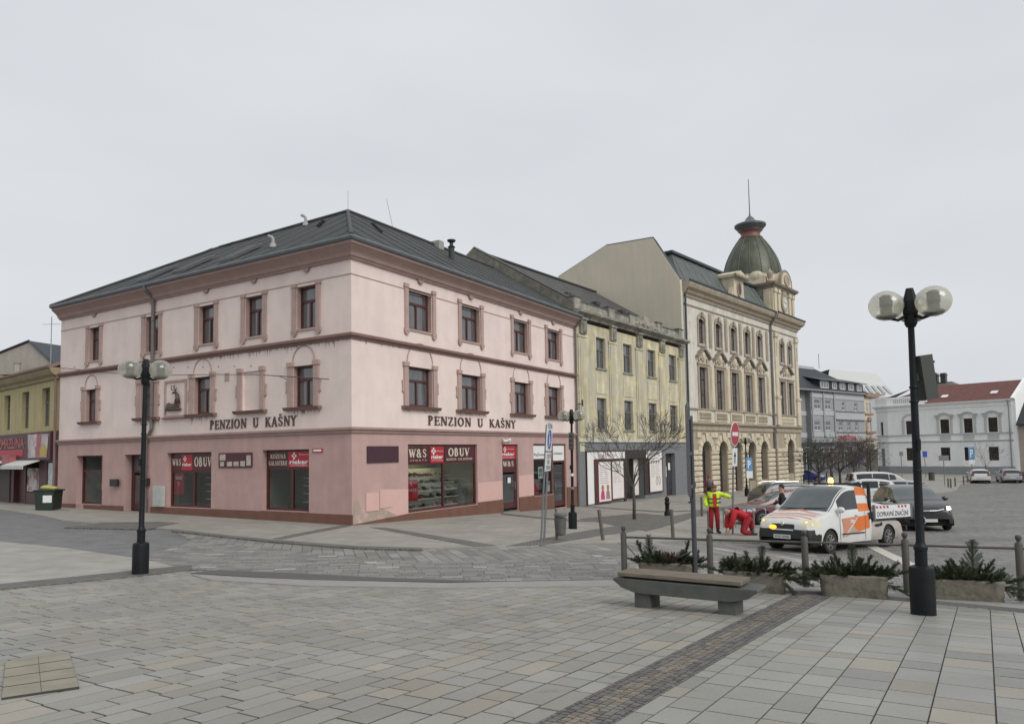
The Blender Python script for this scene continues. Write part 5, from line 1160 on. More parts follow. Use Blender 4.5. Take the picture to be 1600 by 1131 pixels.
s = MB(FS); s.poly([(3.0,.195,1.8),(2.3,.195,1.8),(2.1,.195,2.9),(2.8,.195,3.0)]); s.build('picture_detail', mat('rose_print', (.33,.10,.12), .5, var=.3, scale=3), o, recalc=False)
for a, b in ((2.4,6.3),(8.0,12.2)):
    s = MB(FS); s.ext([(.15,1.62),(1.0,1.32),(1.0,1.12),(.96,1.12),(.96,1.30),(.15,1.57)], a, b, 'x'); s.build('awning', mat('awning_canvas', (.55,.55,.52), .8, var=.06, stretch=(1,1,1)), ls)
s = MB(FS); s.box(6.4, 7.9, .18, .5, 1.3, 1.95); s.build('hanging_sign', mat('pink_sign', (.38,.12,.13), .6, var=.4, scale=4), ls)
s = MB(FS); wall(s, .05, 20, -3, 3.2, [(.6,1.75,-.35,1.5),(3.0,5.25,-1.1,1.5),(5.4,7.4,-1.1,1.5)], dep=.3); s.build('ground_floor_wall', m_maroon, ls, recalc=False)
s = MB(FS); s.box(8.0, 20, 0, .06, -1.6, 1.2); s.build('shutter', m_brd, ls)
s = MB(FS); s.box(3.1, 5.2, -.1, -.06, -.2, 1.15); o = s.build('poster', mat('floral_poster', (.50,.50,.46), .6, var=.2, scale=3, dirt=((.28,.07,.10), .52, .6, 1.6)), ls)
s = MB(FS); s.box(.62, 1.72, -.1, -.06, -.33, 1.45); s.build('poster', mat('white_blue_poster', (.48,.52,.52), .6, var=.4, scale=2.5), ls)
s = MB(FS); s.box(5.45, 7.35, -.3, -.25, -1.2, 1.4); s.build('door', m_frame, ls)
s = MB(FS); s.box(3.0, 5.25, -.3, -.02, -1.4, -.25); s.build('counter', m_maroon, ls)
s = MB(FS); s.tube([(.25,.35,6.4),(.25,.12,6.1),(.25,.12,-1.2)], .07, 8); s.build('downpipe', m_trimd, ls)
# grey gabled house far behind the left shop
fh = thing('gabled_house', (-37, 53, -.8), 'plain grey rendered gable with chimney behind the low yellow shop house', 'building')
FH = frame((-34.9, 52, 0), radians(-72), True)
m_gg = mat('grey_render', (.36,.335,.29), .9, var=.1, streak=.12)
s = MB(FH); s.ext([(-2.9,-2),(8,-2),(8,8.3),(0,10.15),(-2.9,8.0)], -12, 0, 'y'); s.build('wall', m_gg, fh)
s = MB(FH); s.tube([(-3.1,.05,7.95),(0,.05,10.25),(8.2,.05,8.3)], .09, 4); s.poly([(-3.1,.1,7.95),(0,.1,10.25),(0,-12,10.25),(-3.1,-12,7.95)]); s.poly([(0,.1,10.25),(8.2,.1,8.3),(8.2,-12,8.3),(0,-12,10.25)]); s.build('roof', m_ddk, fh, recalc=False)
s = MB(FH); s.box(-.6, .7, .3, 1.1, 6.4, 7.7); s.box(-1.3, 1.4, .1, 1.3, 7.7, 7.86); s.lathe((.2,.7,7.86), [(.2,0),(.2,.6),(.26,.7)], 8); s.build('chimney', m_gg, fh)
s = MB(); q = FS @ Vector((.9,-2,6.5)); s.tube([q, q+Vector((0,0,1.2))], .025, 5); q2 = FS @ Vector((9.2,-2.4,7.6)); s.tube([q2, q2+Vector((0,0,3.4))], .03, 5)
s.tube([q2+Vector((-.6,0,2.9)), q2+Vector((.6,0,2.9))], .015, 4); s.build('antenna', mat('rod', (.3,.3,.3)), ls)

# ================================================================== FAR HOUSES ON THE SQUARE
OB = Vector((41.283, 107.0, 0)); FB = frame(OB, radians(50))
m_gy = mat('grey_facade', (.33,.335,.345), .85, var=.07); m_gyl = mat('light_grey_facade', (.44,.445,.45), .85, var=.07); m_gyd = mat('mid_grey_panel', (.24,.245,.25), .85, var=.07)
m_wf = mat('white_window_frame', (.62,.62,.60), .5, var=0); m_dkroof = mat('charcoal_roof', (.022,.027,.034), .6, var=.15, scale=.8)
gh_ = thing('grey_apartment_house', tuple(OB)[:2]+(-2.6,), 'three storey grey house with dark dormered roof and white framed windows', 'building')
def fwin(u0, u1, z0, z1, root, Fm=None, n=0, mull=1, fm=None, pm=None, trans=.5):
    return window(Fm or FB, root, u0, u1, z0, z1, n=n-.08, fw=.13, mull=mull, trans=trans, fm=fm or m_wf, pm=pm or m_pane, dep=.06)
s = MB(FB)
gw_ = [(7.08,9.1,7.43,9.1),(10.51,12.43,7.43,9.1),(16.02,17.23,7.35,8.9),(20.33,21.6,7.35,8.9),(6.88,8.8,4.09,5.7),(10.33,12.11,4.09,5.7),(14.77,16.09,4.07,5.72),(17.63,18.85,4.07,5.72),(20.44,21.55,4.07,5.72)]
wall(s, 5.9, 24, -4, 10.2, gw_, dep=.15); s.build('wall', m_gy, gh_, recalc=False)
s = MB(FB); wall(s, -12, 5.9, -4, 10.2, [(2.2,3.4,7.4,9),(2.2,3.4,4.1,5.7)], n=-.8, dep=.12); s.poly([(5.9,0,-4),(5.9,-.8,-4),(5.9,-.8,10.2),(5.9,0,10.2)]); s.build('recessed_wall', m_gyd, gh_, recalc=False)
for h in gw_: fwin(*h, gh_)
for h in ((2.2,3.4,7.4,9),(2.2,3.4,4.1,5.7)): fwin(*h, gh_, n=-.8)
for a, b, c, d, m_ in ((5.9,13.6,9.25,9.9,m_gyl),(5.9,13.6,6.5,7.2,m_gyl),(5.9,13.6,3.1,3.85,m_gyl),(13.6,24,9.2,10.2,m_gyl),(13.6,24,5.95,7.15,m_gyl),(13.6,24,2.3,3.8,m_gyl),(-12,5.9,6.4,7.1,m_gyl),(-12,5.9,3.0,3.75,m_gyl)):
    s = MB(FB); n0 = -.8 if b < 6 else 0; s.box(a, b, n0, n0+.08, c, d); s.build('light_band', m_, gh_)
for u in (6.2, 9.8, 13.3): s = MB(FB); s.box(u-.18, u+.18, 0, .2, 3.1, 10.2); s.build('pier', m_gy, gh_)
for z in (5.85, 7.2, 2.25, 3.82): s = MB(FB); s.box(13.7, 23.9, 0, .22, z, z+.14); s.build('ledge', m_gyd, gh_)
s = MB(FB); s.box(-12, 24.4, -.9, .5, 10.2, 10.55); s.build('eave', m_gyd, gh_)
s = MB(FB); s.poly([(-12,.6,10.55),(24.5,.6,10.55),(16.0,-4.5,14.7),(-12,-4.5,14.7)]); s.poly([(24.5,.6,10.55),(24.5,-10,10.55),(16,-4.5,14.7)]); s.poly([(-12,-4.5,14.7),(16,-4.5,14.7),(24.5,-10,10.55),(-12,-10,10.55)]); s.build('roof', m_dkroof, gh_, recalc=False)
s = MB(FB); s.box(2.6, 10.5, -4.8, -4.2, 14.3, 15.3); s.box(10.5, 15.6, -4.8, -4.2, 14.1, 14.9); s.build('roof_parapet', m_gyl, gh_)
s = MB(FB); s.ext([(.3,10.6),(.3,11.9),(-3.0,12.9),(-3.0,10.6)], 8.3, 23.2, 'x'); dm = s.build('dormer_row', m_dkroof, gh_)
s = MB(FB); s.ext([(.7,11.9),(.7,12.02),(-3.4,13.1),(-3.4,12.98)], 7.6, 24.0, 'x'); s.build('dormer_roof', m_ddk, dm)
for a, b in ((8.6,11.2),(12.4,13.9),(14.9,16.8),(17.9,19.8),(20.9,22.6)): s = MB(FB); w_ = fwin(a, b, 10.75, 11.85, gh_, n=.44, mull=2 if b-a > 1.6 else 1, trans=0, pm=m_pane2)
s = MB(FB); s.box(-12, 24, 0, .12, -4, 2.2) ; s.build('shopfront_wall', mat('shopfront_grey', (.20,.2,.2), .8, var=.1), gh_)
for a, b in ((.5,5.2),(6.5,9.3),(10,13),(15.0,17.5),(18,21.2)): s = MB(FB); s.box(a, b, .12, .16, -1.9, 1.6); o = s.build('shop_window', m_pane, gh_); s = MB(FB); [s.box(a+(b-a)*k/3-.06, a+(b-a)*k/3+.06, .16, .2, -1.9, 1.6) for k in (1,2)]; s.box(a, b, .16, .2, .8, .92); s.build('frame', m_wf, o)
s = MB(FB); s.box(0,12.5,.12,.2,1.75,2.25); s.build('fascia', m_ddk, gh_)
t = MB(); text_mesh(t, 'VZP POJIŠŤOVNA', txf(FB, 14.0, 2.55, .1), width=6.4, height=.75, depth=.08, bold=.03); t.build('lettering', mat('red_sign_letters', (.5,.03,.06), .5, var=0), gh_)
q = MB(FB); q.tube([(17,-4,14.7),(17,-4,17.2)], .06, 4); q.tube([(6.5,-4.5,15.2),(6.5,-4.5,18)], .05, 4); q.build('antenna', mat('rod', (.3,.3,.3)), gh_)
# ochre house
oh = thing('ochre_house', tuple(FB @ Vector((24.1,0,-2.6))), 'narrow cream house with orange panels round its windows beside the grey house', 'building')
m_oc = mat('cream_ochre_facade', (.56,.50,.36), .85, var=.07); m_or = mat('terracotta_panel', (.31,.20,.15), .85, var=.07)
ow = [(24.84,26.08,7.3,8.88),(28.33,29.55,7.25,8.88),(24.94,26.0,4.27,5.68),(27.67,28.9,4.27,5.68)]
s = MB(FB); wall(s, 24.05, 31.2, -4, 10.2, ow, dep=.15); s.poly([(31.2,0,-4),(31.2,-8,-4),(31.2,-8,10.2),(31.2,0,10.2)]); s.build('wall', m_oc, oh, recalc=False)
for h in ow: fwin(*h, oh, fm=mat('tan_frame', (.42,.36,.26), .6))
for q_ in ((26.1,28.3,7.2,8.95),(29.6,31.1,7.2,8.95),(26.05,27.6,4.1,5.9),(24.3,24.9,4.1,5.9),(29.0,30.2,4.1,5.9)): s = MB(FB); s.box(q_[0],q_[1],0,.06,q_[2],q_[3]); s.build('orange_panel', m_or, oh)
for z0, z1, n in ((3.75,4.1,.3),(6.9,7.15,.2),(9.9,10.5,.5),(2.5,2.9,.3)): s = MB(FB); s.box(24.05, 31.3, 0, n, z0, z1); s.build('ledge', m_or, oh)
for c in (25.5, 28.3): s = MB(FB); s.ext([(c-.8,5.9)]+[(c-.6*cos(pi*k/8),5.95+.6*sin(pi*k/8)) for k in range(9)]+[(c+.8,5.9)], 0, .3, 'y'); s.build('window_hood', m_or, oh)
s = MB(FB); s.box(24.05, 31.2, 0, .3, -2.6, 1.2); o = s.build('shopfront', mat('bronze_glass', (.10,.085,.06), .3, var=.4, scale=.8), oh)
for c in (25.2, 27.0, 28.8, 30.5): s = MB(FB); s.ext([(c-.8,1.0)]+[(c-.8*cos(pi*k/8),1.2+.8*sin(pi*k/8)) for k in range(9)]+[(c+.8,1.0)], .3, 1.0, 'y'); s.build('awning', mat('awning_beige', (.40,.37,.28), .8), oh)
s = MB(FB); s.box(24.0, 31.3, -8, .45, 10.5, 10.6); s.build('roof', m_gyd, oh)
# pale roofed hall behind them
def AT(px, py, dep): d = ray(px, py); return Vector((d[0]/d[1]*dep, dep, CAMZ+d[2]/d[1]*dep))
hRL, hRR, hER, hEL = AT(1296,577,128), AT(1369,587,136), AT(1404,616,128), AT(1290,616,118); hRR.z = hRL.z; hER.z = hEL.z
bh = thing('hall_with_pale_roof', (hEL.x, hEL.y, -2.6), 'large building with pale grey metal roof and a row of roof windows behind the cream house', 'building')
m_plr = mat('pale_metal_roof', (.50,.505,.48), .6, var=.06)
hB = (hRR-hRL); back = Vector((-8, 14, 0)); hBL = hEL+back*1.6; hBR = hER+back*1.6
s = MB(); s.poly([hEL, hER, hRR, hRL]); s.poly([hER, hBR, hRR]); s.poly([hRL, hRR, hBR, hBL]); s.build('roof', m_plr, bh, recalc=False)
s = MB(); dn = Vector((0,0,hEL.z+3)); s.poly([hEL, hER, hER-dn, hEL-dn]); s.poly([hER, hBR, hBR-dn, hER-dn]); s.build('wall', m_gyl, bh, recalc=False)
for k in range(6):
    f0 = .42+.095*k; P_ = lambda f, g: hEL.lerp(hER, f).lerp(hRL.lerp(hRR, f), g)+Vector((.05,-.12,.06)); s = MB(); s.poly([P_(f0,.12), P_(f0+.05,.12), P_(f0+.03,.42), P_(f0-.02,.42)]); s.build('roof_window', mat('sky_pane', (.30,.32,.33), .2), bh, recalc=False)

# ================================================================== WHITE CORNER HOUSE WITH RED ROOF
OW = Vector((60.865, 88.0, 0)); FW = frame(OW, radians(-39), True)
m_wh = mat('white_facade', (.86,.865,.85), .8, var=.05, scale=1, streak=.07); m_whg = mat('grey_stucco', (.50,.51,.50), .8, var=.06); m_blg = mat('blue_grey_plinth', (.27,.285,.29), .85, var=.1)  # bands, hoods and balusters get a greyer stucco than the walls
m_tile = brickmat('red_roof_tiles', (.17,.065,.052), (.135,.052,.044), (.085,.035,.03), .25, .3, .02, rough=.75, bump=.4, var=.12)
m_wdk = mat('dark_window', (.03,.024,.022), .3, var=.3, scale=2)
wh = thing('white_corner_house', (OW.x, OW.y, -1.95), 'two storey white stucco house with red tiled roof and curved window hoods', 'building')
W2 = [(7.05,8.1),(4.35,5.35),(1.6,2.62),(11.38,12.36)]
fw_ = [(a,b,3.03,4.85) for a,b in W2]; gw2 = [(a+.05,b+.12,-.47,1.22) for a,b in W2]
s = MB(FW); wall(s, 0, 14.7, -3, 6.5, fw_+gw2, dep=.2); s.build('wall', m_wh, wh, recalc=False)
FW2 = frame(FW @ Vector((14.7,0,0)), radians(-5), True); FW3 = FW
for h in fw_+gw2: window(FW, wh, *h, n=-.14, fw=.07, mull=1, trans=.68, fm=m_wdk, pm=mat('dim_pane', (.035,.03,.028), .15, var=.4, scale=1.5))
s = MB(FW2); wall(s, 0, 2.6, -3, 6.5, [(1.1,1.75,3.0,4.85),(1.0,1.9,-2.0,1.2)], dep=.2); s.poly([(2.6,0,-3),(5.5,-4,-3),(5.5,-4,6.5),(2.6,0,6.5)]); s.build('corner_wall', m_wh, wh, recalc=False)
s = MB(FW2); s.box(1.1, 1.75, -.2, -.15, 3.0, 4.85); s.build('window', m_wdk, wh); s = MB(FW2); s.box(1.0, 1.9, -.2, -.15, -2.0, 1.2); s.build('door', m_gyd, wh)
wp = lambda z: [FW2 @ Vector((5.5,-4,z)), FW2 @ Vector((2.6,0,z)), FW @ Vector((14.7,0,z)), FW @ Vector((-.02,0,z))]
for prof, z, nm, m_ in (([(-.05,0),(.1,0),(.1,.35),(.2,.4),(.42,.62),(.42,.75),(-.05,.78)], 6.3, 'cornice', m_wh), ([(-.05,0),(.12,.03),(.12,.18),(-.05,.2)], 2.82, 'sill_band', m_whg), ([(-.05,0),(.1,.03),(.16,.16),(-.05,.2)], 1.9, 'string_course', m_whg), ([(-.05,0),(.09,0),(.09,1.75),(-.05,1.78)], -3.0, 'plinth', m_blg)):
    s = MB(); s.sweep(prof, wp(z)); s.build(nm, m_, wh)
for k in range(9):      # horizontal grooves of the ground floor as thin raised courses
    z = -1.15+.335*k; segs = [0]+sorted(sum([[a-.1,b+.15] for a,b in W2], []))+[14.7]
    for i in range(0, len(segs), 2):
        if segs[i+1] > segs[i]: s = MB(FW); s.box(segs[i], segs[i+1], -.01, .035, z, z+.27); s.build('rusticated_course', m_wh, wh)
for a, b in W2[:3]:
    c = (a+b)/2; s = MB(FW); s.box(a-.42, a-.12, 0, .08, 3.05, 5.0); s.box(b+.12, b+.42, 0, .08, 3.05, 5.0); s.box(a-.5,a-.05,0,.16,5.0,5.2); s.box(b+.05,b+.5,0,.16,5.0,5.2)
    pts = [(c-1.15,5.3),(c-.75,5.32),(c-.45,5.5),(c,5.62),(c+.45,5.5),(c+.75,5.32),(c+1.15,5.3)]
    for i in range(6): s.ext([pts[i], pts[i+1], (pts[i+1][0],pts[i+1][1]+.16), (pts[i][0],pts[i][1]+.16)], 0, .28, 'y')
    s.box(a-.12, b+.12, 0, .05, 2.2, 2.75); s.build('window_hood', m_whg, wh)
a, b = W2[3]; c = (a+b)/2; s = MB(FW)
for k in range(12): a0, a1 = pi*k/12, pi*(k+1)/12; s.ext([(c-.75*cos(a0),4.9+.7*sin(a0)),(c-.95*cos(a0),4.9+.9*sin(a0)),(c-.95*cos(a1),4.9+.9*sin(a1)),(c-.75*cos(a1),4.9+.7*sin(a1))], 0, .1, 'y')
s.box(a-.5,a-.15,0,.08,3.0,5.0); s.box(b+.15,b+.5,0,.08,3.0,5.0); s.build('window_hood', m_whg, wh)
s = MB(); s.sweep([(-.3,0),(.1,0),(.1,1.0),(-.3,1.05)], [FW2 @ Vector((5.5,-4,7.08)), FW2 @ Vector((2.6,0,7.08)), FW @ Vector((14.7,0,7.08)), FW @ Vector((9.6,0,7.08))]); s.build('attic_parapet', m_wh, wh)
s = MB(FW)
for k in range(12): s.box(10.9+.25*k, 11.02+.25*k, .1, .14, 7.25, 7.85)
s.build('attic_balusters', m_whg, wh)
s = MB(FW); s.poly([(-.35,.45,7.05),(9.7,.45,7.05),(9.7,-4.6,9.6),(-.35,-4.6,9.6)]); s.poly([(9.7,-.4,7.2),(9.7,-.4,7.2),(14.5,-.5,7.9),(9.7,-4.6,9.6)]); s.poly([(9.7,-4.6,9.6),(14.5,-.5,7.9),(16,-6,7.4),(9.7,-9,7)]); s.poly([(-.35,-4.6,9.6),(9.7,-4.6,9.6),(9.7,-9,7.05),(-.35,-9,7.05)]); s.build('roof', m_tile, wh, recalc=False)
s = MB(FW); s.box(-.42,-.1,-9,.5,-3,7.0) if False else s.ext([(.5,7.1),(-4.6,9.75),(-9.5,7.1),(-9.5,-3),(0.0,-3),(0,6.9)], -.4, -.02, 'x'); s.build('gable_wall', m_wh, wh)
s = MB(FW); s.tube([(.35,.45,6.9),(.3,.15,6.2),(.3,.12,-2)], .07, 6); s.build('downpipe', m_gyd, wh)
for u, t_ in ((8.2,.25),(2.6,.3)): s = MB(FW); P_ = lambda uu, f: (uu, .45-5.05*f, 7.05+2.55*f+.08); s.poly([P_(u,t_), P_(u-.8,t_), P_(u-.8,t_+.14), P_(u,t_+.14)]); s.build('roof_window', m_white, wh, recalc=False)
s = MB(FW2); s.poly([(5.5,-4,8.1),(2.6,.1,8.1),(0,.1,8.1),(1.5,-5,9.6)]); s.build('corner_roof', mat('zinc_roof', (.32,.35,.37), .5, metal=.2), wh, recalc=False)
# chimney house behind and neighbour at the right edge
ch = thing('house_behind', tuple(FW @ Vector((12,-12,-2))), 'small hipped roof with two chimneys peeping over the white corner house', 'building')
s = MB(FW); s.box(9.5, 16.5, -20, -12, -2, 9.0); s.build('wall', m_gyl, ch); s = MB(FW); s.poly([(9,-11.5,9),(17,-11.5,9),(14.2,-15,10.9),(11.8,-15,10.9)]); s.poly([(17,-11.5,9),(17,-20,9),(14.2,-15,10.9)]); s.poly([(9,-11.5,9),(11.8,-15,10.9),(9,-20,9)]); s.build('roof', mat('brown_grey_roof', (.14,.12,.11), .8, var=.2), ch, recalc=False)
for u in (13.9, 12.8): s = MB(FW); s.box(u-.35, u+.35, -15.2, -14.5, 10, 12.2); s.box(u-.42, u+.42, -15.3, -14.4, 11.8, 11.95); s.build('chimney', m_wdk, ch)
rh_ = thing('beige_house', tuple(FW @ Vector((-1,0,-1.95))), 'beige house with dark overhanging roof cut by the right edge', 'building')
s = MB(FW); wall(s, -14, -.45, -3, 4.0, [(-3.4,-2.4,-.3,1.4),(-7,-6,-.3,1.4)], n=-.3, dep=.2); s.build('wall', mat('beige_facade', (.42,.37,.32), .85, var=.06), rh_, recalc=False)
for a in (-3.4, -7): window(FW, rh_, a, a+1, -.3, 1.4, n=-.4, fm=m_wdk)
s = MB(FW); s.poly([(-14,.4,3.9),(-.45,.4,3.9),(-.45,-5,8.2),(-14,-5,8.2)]); s.box(-14,-.45,-.3,.4,3.75,3.9); s.build('roof', m_dkroof, rh_, recalc=False)
# background infill between the square's houses (distant roofs seen past the gaps)
# ================================================================== STREET FURNITURE
m_iron = mat('black_cast_iron', (.009,.010,.011), .5, var=.3, scale=5, bump=.1, spec=.25)
m_globe = glassmat('globe_glass', (.88,.87,.80), rough=.15, refl=.06)
gn_ = m_globe.node_tree; _o = gn_.nodes['Material Output']; _s0 = _o.inputs[0].links[0].from_socket; _d = gn_.nodes.new('ShaderNodeBsdfTranslucent'); _d.inputs[0].default_value = (.84,.83,.76,1); _m = gn_.nodes.new('ShaderNodeMixShader'); _m.inputs[0].default_value = .42
gn_.links.new(_s0, _m.inputs[1]); gn_.links.new(_d.outputs[0], _m.inputs[2]); gn_.links.new(_m.outputs[0], _o.inputs[0])
m_louvre = mat('lamp_louvre', (.10,.11,.09), .5, var=.3, scale=12, stretch=(1,1,5))
m_greym = mat('galvanised_steel', (.20,.205,.21), .45, metal=.4, var=.15)
m_post = mat('grey_brown_post', (.115,.105,.09), .75, var=.25, scale=4, streak=.2)
def make_lamp(label, group='globe street lamps'):
    r = thing0('street_lamp', label, 'street lamp', group)
    s = MB(); s.lathe((0,0,0), [(.155,-.05),(.16,.02),(.16,.6),(.15,.655),(.085,.68)], 14); s.build('base', m_iron, r, smooth=True, auto=35)
    s = MB(); s.lathe((0,0,.68), [(.078,0),(.078,.2),(.088,.21),(.088,.25),(.07,.27),(.055,.32),(.052,1.2),(.046,2.4),(.04,3.45)], 12)
    for z in (1.95, 2.9, 3.1): s.lathe((0,0,z), [(.055,0),(.06,.015),(.055,.03)], 10)
    s.box(-.09,-.05,-.02,.02,2.25,2.4); s.build('pole', m_iron, r, smooth=True, auto=35)
    s = MB(); s.lathe((0,0,3.95), [(.06,0),(.085,.05),(.085,.16),(.1,.2),(.095,.36),(.06,.5),(.05,.54)], 8)
    for k in range(3):
        a = radians(90+120*k); c, sn = cos(a), sin(a); s.tube([(.05*c,.05*sn,4.12),(.17*c,.17*sn,4.05),(.3*c,.3*sn,4.08)], [.026,.022,.022], 6)
    s.build('arm_bracket', m_iron, r)
    for k in range(3):
        a = radians(90+120*k); c, sn = cos(a)*.33, sin(a)*.33
        s = MB(); s.lathe((c,sn,4.07), [(.05,0),(.12,.02),(.14,.05),(.1,.07)], 14); h = s.build('lamp_head', m_iron, r)
        s = MB(); s.lathe((c,sn,4.12), [(.075,0),(.075,.12),(.088,.125),(.075,.145),(.088,.15),(.075,.17),(.088,.175),(.075,.195),(.088,.2),(.075,.22),(.085,.235),(.085,.25),(.05,.28)], 14); s.build('louvre', m_louvre, h)
        s = MB(); s.sphere((c,sn,4.255), .225, 22, 13, (1,1,.92)); s.build('globe', m_globe, h, smooth=True)
    return r
def box_speaker(root, z, ang, m_=None, s_=1.0):
    R_ = Matrix.Rotation(ang, 3, 'Z') @ Matrix.Rotation(radians(-8), 3, 'Y'); s = MB(); c = Vector((.2*cos(ang), .2*sin(ang), z))
    s.cbox(c, (.22*s_,.17*s_,.62*s_), rot=R_)
    for k in range(3): s.cbox(c+R_ @ Vector((.12*s_,0,(-.14+.17*k)*s_)), (.05,.15*s_,.035), rot=R_)
    s.cbox(Vector((.07*cos(ang),.07*sin(ang),z)), (.1,.05,.09), ang); s.build('loudspeaker', mat('speaker_grey', (.05,.053,.046), .6, var=.12), root)
LSZ = {'R': G(1443,961), 'L': G(219,898), 'F': G(895,828), 'G': G(1167,776)}
l0 = make_lamp('black three globe street lamp nearest the camera beside the last fir planter')
lamps = {'R': l0, 'L': copy_tree(l0), 'F': copy_tree(l0), 'G': copy_tree(l0)}
lamps['L']['label'] = 'black globe street lamp standing alone in front of the left pink facade'
lamps['F']['label'] = 'black globe street lamp by the litter bin near the end of the pink house'
lamps['G']['label'] = 'smallest globe street lamp in front of the rusticated arches, with blue parking sign'
for k, rz in (('R', radians(88)), ('L', radians(27)), ('F', radians(-5)), ('G', radians(-18))):
    x, y, z = LSZ[k]; lamps[k].location = (x, y, z); lamps[k].rotation_euler = (0, radians(-1.0 if k == 'R' else .6), rz)
# loudspeakers fixed to three of the poles
for k, z, a in (('R', 3.25, -70), ('F', 3.3, -95), ('G', 3.1, -80)):
    LOC[lamps[k].name] = Vector((0,0,0)); box_speaker(lamps[k], z, radians(a))
def sticker(root, z, m_, w_=.05): s = MB(); s.lathe((0,0,z), [(w_+.004,0),(w_+.004,.1)], 10); s.build('sticker', m_, root)
q = MB(); q.ext([(.05*cos(k*pi/6), 1.28+.05*sin(k*pi/6)) for k in range(12)], -.065, -.055, 'y'); LOC[lamps['R'].name] = Vector((0,0,0)); q.build('sticker', mat('sticker_pale', (.4,.42,.4), .6), lamps['R'])
sticker(lamps['F'], 2.0, m_white); sticker(lamps['F'], 1.5, mat('sticker_lilac', (.35,.3,.38), .6))
# parking sign on the far lamp
def facing(loc): # azimuth rotation so that -y local faces the camera side
    return 0
# ---- railing with posts
PA = [G(976,906), G(1111,913), G(1260,921), G(1418,928), G(1597,938), G(1800,951)]
m_rail = mat('railing_grey', (.085,.08,.07), .55, metal=.2, var=.2, scale=6)
fence = thing('post_and_rail_barrier', PA[0], 'grey metal barrier of ball topped posts and a single rail behind the bench and planters', 'railing')
for i, p in enumerate(PA):
    s = MB(); s.lathe(p, [(.058,-.1),(.058,.90),(.05,.92),(.03,.93),(.028,.955),(.04,.97),(.05,1.0),(.04,1.035),(.01,1.05)], 12); s.lathe(p, [(.09,-.02),(.09,.012)], 12); s.build('post', m_rail, fence, smooth=True, auto=35)
for i in range(len(PA)-1):
    a, b = Vector(PA[i]), Vector(PA[i+1]); s = MB(); s.tube([a+Vector((0,0,.83)), b+Vector((0,0,.83))], .021, 8); s.build('rail', m_rail, fence, smooth=True, auto=60)
a, b = Vector(PA[0]), Vector(PA[1])
s = MB(); s.tube([a+Vector((.05,0,.68)), a.lerp(b,.13)+Vector((0,0,.5))], .012, 5); s.build('brace', m_rail, fence)
s = MB(); s.tube([b.lerp(a,.2)+Vector((0,0,.6)), b.lerp(a,.36)+Vector((0,0,.48))], .012, 5); s.build('brace', m_rail, fence)
# ---- stone troughs with fir branches
m_trough = mat('rough_trough_stone', (.185,.17,.135), .95, var=.35, scale=5, bump=.9, bscale=14, dirt=((.11,.10,.075), .45, .62, 5))
m_fir = mat('fir_needles', (.032,.050,.020), .6, var=.6, scale=7); m_twig = mat('fir_twig', (.07,.05,.03), .8); m_heath = mat('heather_sprigs', (.12,.045,.05), .7, var=.5, scale=15)
dr = (Vector(PA[4])-Vector(PA[2])); ra = atan2(dr.y, dr.x)
def trough(loc, rz, label, L_=1.02, seed=0):
    r = thing('stone_trough', loc, label, 'planter', 'stone troughs with fir branches', rz); LOC[r.name] = Vector((0,0,0)); rnd = random.Random(seed)
    bm = bmesh.new(); bmesh.ops.create_cube(bm, size=1); bmesh.ops.scale(bm, vec=(L_, .42, .37), verts=bm.verts); bmesh.ops.translate(bm, vec=(0,0,.185), verts=bm.verts)
    bmesh.ops.subdivide_edges(bm, edges=bm.edges, cuts=9, use_grid_fill=True)
    for v in bm.verts:
        k = 1-.06*(.37-v.co.z)/.37; v.co.x *= k; v.co.y *= k
        n = Vector((rnd.uniform(-1,1), rnd.uniform(-1,1), rnd.uniform(-1,1)))*.010
        if abs(v.co.x) > L_/2-.08 and abs(v.co.y) > .15: v.co.x *= .985; v.co.y *= .97
        if v.co.z > .36 and abs(v.co.x) < L_/2-.09 and abs(v.co.y) < .14: v.co.z -= .09
        v.co += n
    me = bpy.data.meshes.new('trough_body'); bm.to_mesh(me); bm.free(); me.materials.append(m_trough); me.polygons.foreach_set('use_smooth', [True]*len(me.polygons)); o = bpy.data.objects.new('trough_body', me); COL.objects.link(o); o.parent = r
    return r
def fir_branch(mb, tw, base, d, L_, rnd, needle=.028, flat=True):
    d = d.normalized(); side = d.cross(Vector((0,0,1))); side = side.normalized() if side.length > .1 else Vector((1,0,0)); up_ = side.cross(d)
    n = max(5, int(L_/.045)); P = [base + d*(L_*i/n) + Vector((0,0,-.10*L_*(i/n)**2)) for i in range(n+1)]
    tw.tube(P, [.007*(1-.7*i/n) for i in range(n+1)], 4)
    def needles(p0, p1, m_):
        ax = (p1-p0); l = ax.length; ax = ax/l; s_ = ax.cross(up_).normalized()
        for i in range(m_):
            p = p0+ax*(l*(i+.5)/m_)
            for sg in (-1, 1, 0, 2):
                nd = (ax*.75 + (s_*sg if abs(sg) == 1 else up_*(.9 if sg == 0 else -.9)) + up_*rnd.uniform(-.4,.4)).normalized()*needle*rnd.uniform(.8,1.2); wv = ax*.005
                mb.F([mb.V(p-wv), mb.V(p+wv), mb.V(p+nd)])
    needles(P[0], P[-1], int(L_/.011))
    for i in range(1, n):
        l = L_*.27*(1-i/n)**.6*rnd.uniform(.5,1.3)+.03
        for sg in (-1, 1):
            an = rnd.uniform(-1.0, 1.0); dd = (d*.85+(side*sg*cos(an)+up_*sin(an))*.62).normalized(); e = P[i]+dd*l
            tw.tube([P[i], e], [.004,.002], 3, caps=False); needles(P[i], e, max(4, int(l/.012)))
